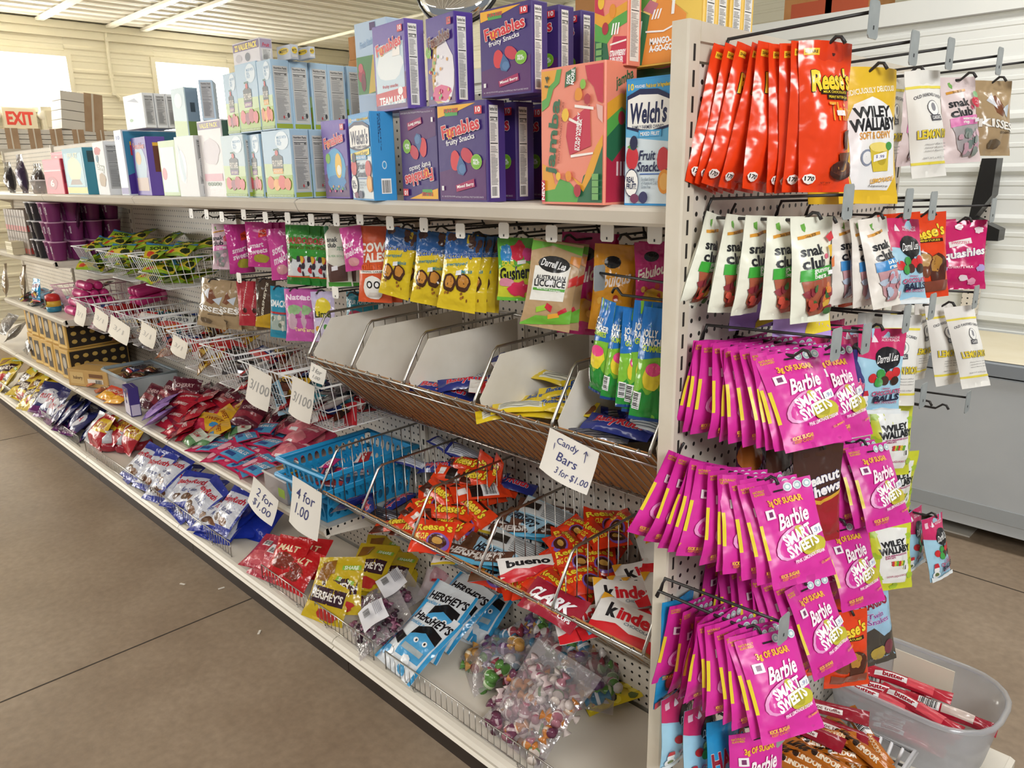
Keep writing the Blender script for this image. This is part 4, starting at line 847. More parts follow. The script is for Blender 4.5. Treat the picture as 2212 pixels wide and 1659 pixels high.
def a_wiley(bg='#e5bd2c', kind='SOFT & CHEWY', kc='#d99a3a', fl='LEMONADE', pic='jug'):
    a = 1.9; o = []
    pan = [(.12, .2), (.2, .1), (.8, .1), (.92, .2), (.9, .62), (.8, .72), (.5, .78), (.2, .72), (.1, .6)]
    if pic == 'jug': o += T('RIDICULOUSLY DELICIOUS!', .52, .83, .8, .04, '#fbf4d8', bold=.04, rot=4)+P(pan, '#eff0f2')
    else:
        o += P([(.1, .9), (.9, .86), (.84, .6), (.9, .3), (.8, .1), (.2, .12), (.1, .3), (.18, .6)], '#eef0ee')
        for k, (x, y) in enumerate(((.05, .8), (.93, .75), (.06, .5), (.95, .4), (.1, .2), (.5, .06), (.9, .2))): o += E(x, y, .09, .045, '#a9c93a', wob=.3, seed=k)
    o += T('WILEY', .5, .665, .62, .075, '#191a20', bold=.06, rot=5, asp=a)+T('WALLABY', .52, .575, .76, .085, '#191a20', bold=.06, rot=5, asp=a)
    o += T(kind, .52, .495, .56, .05, kc, bold=.03, rot=5, asp=a)
    if pic == 'jug':
        o += E(.36, .33, .12, .06, '#8a93a8')+E(.36, .33, .09, .045, '#eff0f2')+P([(.38, .41), (.78, .42), (.76, .24), (.5, .23)], '#d9c13c')+E(.58, .41, .2, .035, '#f0dd7a')+E(.64, .33, .08, .05, '#b9a42a')+E(.76, .42, .06, .03, '#4a9a4a')+P([(.48, .35), (.72, .38), (.72, .33), (.48, .3)], '#f4f5fa')+T('$ .99', .6, .34, .14, .025, '#6a6a9a')
        o += T(fl, .66, .175, .42, .03, '#e0a93a', bold=.03, rot=4)+T('Liquorice', .6, .13, .36, .015, '#5a5a5a')
    else:
        for k in range(12): o += E(.42+.05*(k % 6), .38+.035*(k//6), .04, .02, ['#c8303c', '#d9c13c', '#6aa83a'][k % 3], 8)
        o += T('SOUR LIQUORICE', .5, .22, .5, .03, '#b03a6a')+Rc(.7, .3, .74, .36, '#2a2a2a')
    return o
def a_lemon():
    a = 2.1
    o = Rc(0, .83, 1, .855, '#e8d84a')+Rc(0, .12, 1, .145, '#e8d84a')+T('OLD FASHIONED CANDY', .5, .74, .8, .03, '#5a5a62', arc=1.0)
    o += E(.5, .64, .16, .075, '#5a5a62')+E(.5, .64, .145, .068, '#f3f3f0')+E(.5, .65, .07, .04, '#8a8a92')+Rc(.36, .52, .64, .575, '#4a4a52')+T('CLASSIC', .5, .548, .22, .03, '#f0f0ee')
    o += T('LEMON DROPS', .52, .40, .84, .075, '#e6cf33', out='#33302a', outw=.07, bold=.04, asp=a)
    for k in range(3): o += T('natural flavors added', .52, .31-.03*k, .6, .014, '#77777c', bold=0)
    o += T('NET WT 6 OZ (170g)', .5, .18, .6, .02, '#77777c', bold=0); return o
def a_darrell():
    a = 1.6
    o = Rc(0, .68, 1, 1, '#cf2f6b')+P([(0, .68), (.5, .62), (1, .7), (1, .74), (0, .74)], '#cf2f6b')+Rc(.08, .84, .2, .93, '#eec9d8')+P([(.3, .84), (.36, .93), (.42, .88), (.44, .84)], '#f6e6ee')+T('100% MADE\nAUSTRALIA', .7, .88, .36, .06, '#f6dbe6')
    o += E(.62, .66, .28, .13, '#17171c')+P([(.5, .58), (.62, .47), (.7, .58)], '#17171c')+T('Darrell Lea', .62, .66, .46, .09, '#f4f4f4', sh=.4, rot=8, bold=.01, asp=a)
    for x, y, c in ((.3, .43, '#cf2f33'), (.48, .48, '#3f9a46'), (.66, .46, '#cf2f33'), (.8, .5, '#cf2f33'), (.56, .4, '#4a2f26'), (.78, .4, '#3a2a22'), (.42, .38, '#3f9a46')): o += E(x, y, .09, .055, c)
    o += T('CRUNCHY', .6, .31, .2, .02, '#c23a6a')+T('CHOCOLATE', .62, .265, .6, .05, '#c23a6a', bold=.03, rot=3)+T('BALLS', .64, .2, .52, .07, '#1d2140', bold=.07, rot=3)+T('MILK CHOCOLATE', .64, .15, .46, .025, '#c23a6a')
    o += E(.17, .11, .12, .06, '#f6f8fa')+E(.17, .19, .08, .05, '#f6f8fa')+P([(.09, .22), (.25, .23), (.22, .29), (.12, .28)], '#c8303c')+E(.18, .12, .07, .03, '#6a7a4a')
    o += P([(0, 0), (1, 0), (1, .06), (.6, .09), (.3, .05), (0, .08)], '#eaf2f6'); return o
def a_ring():
    a = 1.9; o = a_snak('watermelon\nrings', '#e079b8', '#a9a3a6', ('#c7a0ae', '#8f9a94', '#d9b9c6', '#7a8a86'), True)
    return o+E(.86, .68, .12, .06, '#cf3a4f')+E(.86, .68, .05, .025, '#eadfe0')+E(.88, .77, .06, .04, '#8cc08a')
def a_kiss():
    return P([(.3, .75), (.5, .8), (.75, .6), (.6, .5), (.4, .55)], '#7a4a32')+P([(.2, .72), (.4, .82), (.45, .6)], '#dfe3ea')+P([(.6, .6), (.85, .68), (.8, .5)], '#c8d2dc')+T('KISSES', .5, .4, .9, .1, '#f4f1ea', out='#3a2a20', outw=.09, bold=.05, rot=-4)+T('almonds', .7, .3, .4, .04, '#5a4a38')+E(.4, .15, .2, .06, '#6a5a46', wob=.2)
def a_squash():
    o = T('Squashies', .55, .5, .84, .14, '#ffffff', out='#5a3a9a', outw=.1, bold=.05, rot=6)+P([(.3, .68), (.7, .74), (.72, .66), (.32, .6)], '#f4eef0')+T('SWIZZELS', .51, .67, .32, .035, '#d8306f')
    for k, (x, y) in enumerate(((.15, .8), (.85, .85), (.2, .3), (.75, .12), (.6, .17), (.9, .3), (.1, .55), (.5, .9))): o += E(x, y, .08, .05, ['#f2a8c6', '#f4e4ec', '#b9a8e0'][k % 3], wob=.2, seed=k)
    return o+T('RASPBERRY & MILK', .5, .32, .5, .03, '#f4c8da')
def a_reese2():
    return T("Reese's", .5, .76, .84, .13, '#f4d63c', out='#1d120e', outw=.1, bold=.05, rot=6, sh=.1)+Rc(.2, .65, .84, .69, '#2a1712')+T('MINIATURES', .52, .67, .5, .022, '#f4d63c')+E(.3, .4, .22, .16, '#7a4630', wob=.15)+E(.66, .34, .24, .18, '#53291e', wob=.12)+E(.6, .4, .14, .1, '#b9863c', wob=.2)+E(.35, .45, .1, .08, '#c9a066', wob=.2)+Rc(.1, .08, .9, .2, '#8a4a3a')
def a_haribo(bg='#2b9bd0'):
    return T('HARIBO', .5, .68, .86, .16, '#8c1f35', out='#f2e8e4', outw=.1, bold=.06, rot=8)+E(.5, .3, .36, .18, '#5a4a40', wob=.15)+E(.3, .25, .12, .08, '#c8303c')+E(.62, .3, .12, .08, '#d9a83a')+E(.5, .2, .12, .07, '#6a3f6a')+Rc(0, 0, 1, .06, '#c8303c')
def a_purple(): return T('Candy\nTime', .55, .52, .6, .3, '#e05a86', out='#f2e4f0', outw=.08, bold=.05, rot=-8)+E(.3, .15, .2, .1, '#c8a83a', wob=.2)+E(.7, .2, .16, .08, '#c85a9a', wob=.2)+E(.4, .82, .1, .05, '#d9c05a')
def a_lav(): return P([(.55, 0), (1, .05), (1, .82), (.7, .8)], '#e8d23a')+T('SWEET', .75, .62, .4, .12, '#d98a2a', out='#1a1a1a', bold=.05, rot=-80)+P([(.6, .2), (1, .24), (1, .36), (.62, .3)], '#d58ac0')+E(.88, .44, .1, .06, '#1d1d22')
def a_peanut(): return Rc(0, 0, 1, .5, '#a3242f')+P([(0, .48), (.5, .42), (1, .52), (1, .55), (.5, .46), (0, .52)], '#d9a83a')+T('Peanut\nChews', .55, .62, .74, .2, '#f4f2f2', out='#2a3a8a', outw=.08, bold=.05, rot=6)
def a_choc(): return T('CHEWY\nCARAMEL', .5, .5, .7, .3, '#d8c8e8', bold=.03)+E(.3, .75, .3, .2, '#c87a3a')
KIND = {  # colour, finish, w, h, t, art, category words
    'barbie': (PINK, 'satin', .112, .158, .024, a_barbie, 'candy_bag'),
    'reese': ('#e8441c', 'foil', .094, .212, .04, a_reese, 'candy_bag'),
    'snak': ('#e9ebdc', 'satin', .078, .158, .036, a_snak, 'candy_bag'),
    'snakd': ('#e6e3d8', 'satin', .076, .155, .034, lambda: a_snak('gummy\nbears', '#2f8f3a', '#3a2028', ('#4a2030', '#35202a', '#5a2f36'), True), 'candy_bag'),
    'snakb': ('#eeeae2', 'satin', .076, .155, .034, lambda: a_snak('blue\nrazz', '#3f8fd0', '#c79aa0', ('#d89aa6', '#c88a96', '#b9c8dc'), True), 'candy_bag'),
    'ring': ('#e6d5d6', 'satin', .088, .17, .04, a_ring, 'candy_bag'),
    'wiley': ('#e6bd2e', 'satin', .115, .215, .03, a_wiley, 'candy_bag'),
    'wileys': ('#d3d93a', 'satin', .10, .155, .03, lambda: a_wiley('#d3d93a', 'SOURRAGEOUS\nDROPS', '#b03a7a', '', 'drops'), 'candy_bag'),
    'lemon': ('#ecebe6', 'paper', .082, .18, .036, a_lemon, 'candy_bag'),
    'darrell': ('#a6d3ea', 'satin', .098, .158, .028, a_darrell, 'candy_bag'),
    'kiss': ('#b39a76', 'foil', .1, .16, .04, a_kiss, 'candy_bag'),
    'squash': ('#d0236f', 'foil', .115, .15, .04, a_squash, 'candy_bag'),
    'reese2': ('#e5471f', 'foil', .1, .17, .045, a_reese2, 'candy_bag'),
    'haribo': ('#2493cc', 'foil', .105, .21, .03, a_haribo, 'candy_bag'),
    'haribod': ('#9cc3de', 'foil', .1, .17, .035, lambda: P([(0, 0), (1, 0), (1, .5), (.6, .4), (.3, .55), (0, .45)], '#4a4640')+T('HARIBO', .5, .84, .8, .1, '#8c1f35', out='#f2e8e4', bold=.06)+T('Twin\nSnakes', .5, .66, .6, .14, '#8a4a9a', out='#e8e4f4', sh=.3)+E(.4, .2, .2, .1, '#b9a04a')+E(.7, .25, .15, .1, '#7a3a4a'), 'candy_bag'),
    'purple': ('#3a2d78', 'foil', .1, .15, .035, a_purple, 'candy_bag'),
    'lav': ('#b79ae2', 'satin', .1, .19, .03, a_lav, 'candy_bag'),
    'peanut': ('#4a2f26', 'foil', .1, .18, .035, a_peanut, 'candy_bag'),
    'choc': ('#4a2340', 'foil', .1, .16, .035, a_choc, 'candy_bag'),
}
_K = {}
def kind_proto(k, var):
    if (k, var) not in _K:
        c, fin, w, h, t, art, n = KIND[k]; rnd = random.Random(var*31+len(k))
        back = {'barbie': '#c22a90', 'reese': '#dd3c17'}.get(k)
        _K[k, var] = bag(n, w, h, t, c, art(), seed=var+1+len(k)*.37, kind=fin, bend=rnd.uniform(-.06, .05), twist=rnd.uniform(-.08, .08), curl=rnd.uniform(-.12, .12), wr=1.1, back=back)
    return _K[k, var]
def row(kinds, tip, label, xf=.235, xa=.03, xb=.185, yaw=(84, 58), tilt=(6, -16), roll=(0, 0), jit=5, grp=None, dz=0, hookobj=True, hlabel=None, proto=None, nv=4, y=None):
    """a peg hook seen at `tip` with its bags, listed from the panel outwards"""
    p = at(tip[0], tip[1], x=xf) if y is None else at(tip[0], tip[1], y=y); yy = p.y; zz = p.z+dz
    if hookobj:
        place_hook(yy, zz, hlabel, proto or HK)
    n = len(kinds); cnt = {}
    for k in kinds: cnt[k] = cnt.get(k, 0)+1
    seen = {}
    for i, k in enumerate(kinds):
        f = i/max(n-1, 1); x = XE+xa+(xb-xa)*f if n > 1 else XE+xb
        pr = kind_proto(k, (i*7+n+int(tip[0])) % nv)
        a = tilt[0]+(tilt[1]-tilt[0])*f**1.3+random.uniform(-jit, jit)*.5
        ya = yaw[0]+(yaw[1]-yaw[0])*f**1.5+random.uniform(-jit, jit)
        ro = roll[0]+(roll[1]-roll[0])*f+random.uniform(-jit, jit)*.6
        o = dup(pr, (x, yy, zz-.002), (R_(a), R_(ro), R_(ya)))
        m = cnt[k]; idx = m-1-seen.get(k, 0); seen[k] = seen.get(k, 0)+1
        lab = label[k] if isinstance(label, dict) else label
        if m > 1: lab = ORD[idx]+' from the front, '+lab
        tag(o, lab, 'candy bag', (grp or lab.split(', ')[-1])[:60] if m > 1 else None)
row(['reese']*9, (1821, 97), 'orange peanut butter cup bag on the top left hook', yaw=(92, 62), tilt=(10, -4), roll=(14, -2), jit=7, xa=.02, xb=.175, hlabel='hook with grey plate holding the tall orange bags')
row(['squash', 'wiley', 'wiley'], (1912, 152), {'wiley': 'yellow lemonade licorice bag, top row', 'squash': 'deep pink bag edge behind the yellow lemonade licorice bag'}, yaw=(80, 58), tilt=(4, -10), xa=.07, xb=.17, hlabel='hook with grey plate right of the tall orange bags')
row(['lemon']*3, (1993, 160), 'white lemon drop bag on the top row hook', yaw=(86, 64), tilt=(4, -4), xa=.09, xb=.2, hlabel='hook with grey plate above the white lemon drop bags')
row(['ring']*2, (2105, 170), 'white watermelon ring bag on the top row', yaw=(80, 58), xa=.08, xb=.16, tilt=(2, -8), hlabel='hook with grey plate above the watermelon ring bag')
row(['kiss']*2, (2170, 178), 'tan foil candy bag at the right end of top row', yaw=(80, 60), xa=.09, xb=.17, tilt=(0, -6), hlabel='last hook with grey plate at the right of the top row')
row(['snak']*5, (1770, 477), 'white and green gummy bear bag on the left hook', yaw=(88, 64), tilt=(9, -4), roll=(10, 2), xa=.02, xb=.18, jit=6, hlabel='hook with grey plate above the gummy bear bags')
row(['lav']*2, (1660, 480), 'lavender candy bag behind the gummy bear bags', y=.15, yaw=(70, 46), xa=.06, xb=.125, proto=HK0, hlabel='dark hook of the lavender bags behind the gummy bears')
row(['snakd']*3+['snakb']*3, (1905, 476), {'snakd': 'dark gummy bag in the second row', 'snakb': 'blue band bag in the second row'}, yaw=(90, 76), tilt=(5, -8), xa=.06, xb=.185, hlabel='hook with grey plate above the dark gummy bags')
row(['reese2', 'darrell'], (1960, 478), {'darrell': 'pink topped blue chocolate ball bag in the second row', 'reese2': 'orange miniature cup bag upper one in the second row'}, yaw=(76, 66), xa=.12, xb=.18, hlabel='hook with grey plate above the blue chocolate ball bag')
row(['reese2']*2, (2030, 468), 'orange miniature cup bag hung behind the blue chocolate bag', yaw=(70, 60), xa=.12, xb=.16, tilt=(0, -10), proto=HK0, hlabel='dark hook of the orange miniature cup bags')
row(['squash']*2, (2096, 482), 'deep pink squashy candy bag at right of second row', yaw=(60, 34), xa=.13, xb=.17, tilt=(0, -10), hlabel='hook with grey plate above the deep pink candy bag')
row(['barbie']*11, (1748, 774), 'bright pink bag directly below the gummy bears', yaw=(90, 64), tilt=(6, -34), roll=(6, -2), xa=.015, xb=.158, hlabel='hook with grey plate above the upper pink bags')
row(['barbie']*7, (1815, 760), 'bright pink bag right of the upper pink bags', yaw=(84, 74), tilt=(0, -30), xa=.03, xb=.17, hlabel='hook with grey plate second in the pink row')
row(['choc', 'purple', 'purple'], (1868, 768), {'purple': 'dark purple candy bag between pink and blue bags', 'choc': 'dark plum bag behind the purple candy bags'}, yaw=(78, 62), tilt=(4, -6), xa=.06, xb=.16, proto=HK0, hlabel='dark hook of the purple candy bags')
row(['darrell']*4, (1905, 716), 'pink and blue chocolate ball bag, centre of third row', yaw=(80, 52), xa=.04, xb=.19, tilt=(4, -6), hlabel='hook with grey plate above the centre chocolate ball bag')
row(['lemon']*2, (1962, 688), 'white lemon drop bag behind the chocolate ball bag', yaw=(72, 56), xa=.13, xb=.18, tilt=(0, -6), hlabel='hook with grey plate left of the lemon drop fan')
row(['lemon']*4, (2060, 665), 'white lemon drop bag in the fan at far right', yaw=(80, 60), xa=.09, xb=.21, tilt=(4, -18), hlabel='hook with grey plate at the lemon drop fan')
row(['wileys'], (1945, 875), 'lime green sour licorice bag hanging above its twin', yaw=(60, 52), xb=.18, tilt=(-8, -14), hlabel='hook with grey plate at the lime green bag')
row(['wileys'], (1955, 985), 'lime green sour licorice bag partly behind pink bags at right', yaw=(60, 56), xb=.18, tilt=(0, -4), proto=HK0, hlabel='dark hook of the lower lime green bag')
row([], (2046, 886), '', hlabel='empty hook with grey plate at right of the lime bags')
row([], (2020, 880), '', proto=HK0, hlabel='empty dark hook beside the lime bags')
row(['barbie']*9, (1880, 968), 'bright pink bag on the right hook, fourth row', yaw=(84, 70), tilt=(2, -28), xa=.02, xb=.19, hlabel='dark hook of the right pink bags in the fourth row', proto=HK0)
row(['barbie']*11, (1690, 1052), 'bright pink bag on the left hook, middle of panel', yaw=(88, 58), tilt=(8, -30), roll=(26, -2), xa=.015, xb=.185, hlabel='dark hook of the fanned pink bags in the middle', proto=HK0)
row(['choc', 'peanut', 'peanut'], (1790, 975), {'peanut': 'brown and red peanut candy bag between pink bags', 'choc': 'plum caramel bag behind the brown peanut bag'}, yaw=(80, 60), tilt=(2, -4), xa=.06, xb=.17, hlabel='dark hook of the brown peanut candy bags', proto=HK0)
row(['reese2']*2, (1868, 1140), 'orange bag peeking out beside the middle pink bags', yaw=(70, 60), xa=.1, xb=.16, proto=HK0, hlabel='dark hook of the orange bag beside the pink bags')
row(['barbie']*5, (1835, 1140), 'bright pink bag just right of the middle fan', yaw=(82, 70), tilt=(2, -28), xa=.05, xb=.18, proto=HK0, hlabel='dark hook of pink bags right of the middle fan')
row(['wileys']*2, (1935, 1130), 'lime green sour licorice bag below the pink bags', yaw=(66, 50), xa=.14, xb=.18, tilt=(0, -14), proto=HK0, hlabel='dark hook of the lowest lime green bags')
row(['darrell']*3, (2030, 1122), 'pink and blue chocolate ball bag at lower right', yaw=(88, 78), xa=.08, xb=.18, tilt=(0, -14), proto=HK0, hlabel='dark hook of the lower right chocolate ball bags')
row(['haribo', 'barbie', 'barbie', 'barbie', 'barbie', 'barbie'], (1520, 1318), {'haribo': 'blue gummy bag next to the end post', 'barbie': 'bright pink bag fanned to the left near the blue bag'}, xf=.1, yaw=(86, 100), tilt=(2, 2), roll=(10, 16), xa=.01, xb=.095, hookobj=False)
row(['barbie']*7, (1640, 1370), 'bright pink bag on the plated hook, sixth row', yaw=(84, 64), tilt=(0, -32), roll=(4, -3), xa=.11, xb=.205, hlabel='hook with grey plate crossing the lower pink bags')
row(['barbie']*10, (1750, 1270), 'bright pink bag behind the plated hook, sixth row', yaw=(84, 72), tilt=(4, -30), xa=.02, xb=.18, proto=HK0, hlabel='dark hook of the pink bags behind the plated hook')
row(['reese2']*2, (1852, 1335), 'orange foil bag above the clear tub', yaw=(64, 54), xa=.13, xb=.17, tilt=(0, -8), proto=HK0, hlabel='dark hook of the orange bag above the tub')
row(['haribod']*2, (1908, 1290), 'pale blue gummy bag with dark window above the tub', yaw=(80, 66), xa=.1, xb=.17, tilt=(0, -10), proto=HK0, hlabel='dark hook of the pale blue gummy bags')
row(['darrell', 'darrell', 'haribo', 'barbie'], (1640, 1585), {'darrell': 'pink and blue chocolate ball bag at bottom left of panel', 'barbie': 'pink bag at the bottom edge beside the plated hook', 'haribo': 'blue gummy bag at the bottom edge by plated hook'}, yaw=(88, 66), tilt=(4, -8), xa=.03, xb=.19, hlabel='lowest hook with grey plate near the bottom edge')
# ================================================================== GOODS HANGING UNDER THE TOP SHELF
def a_simple(txt, tc, out, y=.6, h=.14, extra=(), rot=4, w=.84):
    o = list(extra); return o+T(txt, .5, y, w, h, tc, out=out, outw=.07, bold=.04, rot=rot)
def rblobs(n, x0, x1, y0, y1, r, cols, seed=1):
    rnd = random.Random(seed); o = []
    for k in range(n): o += E(rnd.uniform(x0, x1), rnd.uniform(y0, y1), r*rnd.uniform(.7, 1.2), r*.7*rnd.uniform(.7, 1.2), rnd.choice(cols), 8, wob=.2, seed=k)
    return o
def a_butter():
    return Rc(0, .74, 1, 1, '#2a5c9c')+P([(0, .7), (1, .74), (1, .8), (0, .78)], '#2a5c9c')+rblobs(7, .1, .95, .84, .96, .08, ['#4a2c20', '#5c3a2a'])+T('Butterfinger', .5, .72, .9, .1, '#2458a8', out='#f4f0e2', outw=.08, bold=.04, rot=6, sh=.15)+T('unwrapped', .4, .6, .56, .06, '#3a8a9a', rot=6, sh=.2)+T('Minis', .72, .53, .26, .05, '#3a8a9a', rot=6, sh=.2)+E(.3, .36, .18, .12, '#4a2c1c', wob=.1)+E(.3, .37, .12, .08, '#c88a3c', wob=.15)+E(.66, .38, .18, .12, '#4a2c1c', wob=.1)+E(.66, .4, .12, .08, '#c88a3c', wob=.15)+P([(.45, .46), (.6, .48), (.59, .54), (.45, .52)], '#eef0f2')+rblobs(6, .2, .85, .16, .24, .03, ['#a8702c', '#8a5a24'])
def a_cow():
    return T('COW\nTALES', .5, .66, .8, .24, '#f4efe6', out='#7a2a1c', outw=.06, bold=.05, rot=2)+T('minis', .45, .48, .6, .08, '#e8622c', out='#3a1a10', bold=.05)+P([(.1, .38), (.9, .4), (.9, .44), (.1, .42)], '#f4efe6')+T('ORIGINAL CARAMEL', .5, .41, .74, .022, '#3a1a10')+E(.5, .2, .3, .16, '#f1efea', wob=.08)+E(.4, .24, .09, .05, '#25201e')+E(.4, .24, .05, .03, '#f4f4f4')+E(.62, .24, .09, .05, '#25201e')+E(.62, .24, .05, .03, '#f4f4f4')+P([(.3, .08), (.7, .08), (.6, .14), (.4, .14)], '#e2dcd4')
def a_gush():
    return P([(0, .5), (.3, .6), (.5, .52), (.8, .62), (1, .55), (1, 1), (0, 1)], '#5fae3c')+E(.25, .76, .18, .14, '#3a8fd0', wob=.2)+E(.55, .8, .2, .16, '#d8304a', wob=.25, seed=3)+E(.85, .74, .16, .12, '#d8408a', wob=.25, seed=4)+T('Gushers', .52, .45, .9, .2, '#191a1c', out='#c9d63a', outw=.1, bold=.05, rot=5)+T('SOUR', .3, .6, .34, .07, '#e8d83a', bold=.05)+P([(.55, .58), (.78, .6), (.78, .66), (.55, .64)], '#f0f0f0')+E(.6, .2, .3, .13, '#d8305a', wob=.3, seed=8)+E(.25, .3, .2, .07, '#d98aa0', wob=.2)+Rc(0, 0, 1, .06, '#6ab83c')
def a_lic():
    return P([(0, .86), (.4, .95), (1, .88), (1, .97), (0, .98)], '#6fb53a')+P([(.1, .3), (.82, .34), (.84, .74), (.12, .7)], '#ecebe4')+E(.5, .74, .32, .095, '#151517')+T('Darrell Lea', .5, .74, .5, .08, '#f2f2f2', sh=.35, rot=-3)+T('AUSTRALIAN', .48, .585, .6, .05, '#22222a', bold=.03, rot=2)+T('LICORICE', .48, .52, .64, .075, '#22222a', bold=.03, rot=2)+P([(.14, .42), (.82, .45), (.82, .48), (.14, .45)], '#5aa83a')+T('MIXED FRUIT FLAVOURED', .48, .45, .5, .018, '#ffffff')+P([(.86, .5), (1, .55), (1, .66), (.86, .6)], '#c8302c')+P([(.8, .78), (1, .74), (1, .86), (.8, .86)], '#d98a30')+P([(0, 0), (1, .1), (1, .26), (.7, .16), (.3, .14), (0, .02)], '#6fb53a')+P([(.3, .17), (.5, .22), (.48, .28), (.28, .23)], '#9ac83a')+P([(.46, .24), (.6, .2), (.62, .27), (.5, .3)], '#c8283a')+P([(.55, .12), (.78, .16), (.77, .21), (.54, .17)], '#e8a83a')+P([(.76, .18), (.92, .24), (.88, .28), (.74, .22)], '#c8283a')+P([(.42, .5), (.56, .51), (.56, .56), (.42, .55)], '#f4f4f6')
def a_fab(c='#f4e4d8'): return T('Fabulous', .5, .6, .84, .14, c, sh=.3, rot=8, bold=.03)+E(.45, .8, .2, .07, '#17171c')+E(.5, .25, .3, .12, '#c8902c', wob=.25)+rblobs(6, .2, .8, .15, .4, .06, ['#e8b04a', '#b8402c', '#8a6a2c'])
def a_jolly():
    return Rc(0, .58, 1, 1, '#2672c0')+P([(0, .54), (1, .6), (1, .64), (0, .6)], '#2672c0')+Rc(0, 0, 1, .24, '#2a8f3c')+P([(0, .2), (.3, .3), (.5, .22), (.8, .32), (1, .24), (1, .2), (0, .16)], '#2a8f3c')+T('JOLLY\nRANCHER', .5, .74, .8, .13, '#eef2f4', out='#16305a', outw=.06, bold=.04)+T('GUMMIES', .5, .65, .7, .05, '#b8d83a', bold=.04)+E(.6, .4, .32, .12, '#e8d23a', wob=.1)+E(.6, .47, .26, .06, '#e84a8a')+Rc(.06, .1, .3, .26, '#f0f2f4')+bars(.08, .11, .28, .25, n=9, vert=False)+Rc(0, 0, 1, .03, '#1c3f7a')
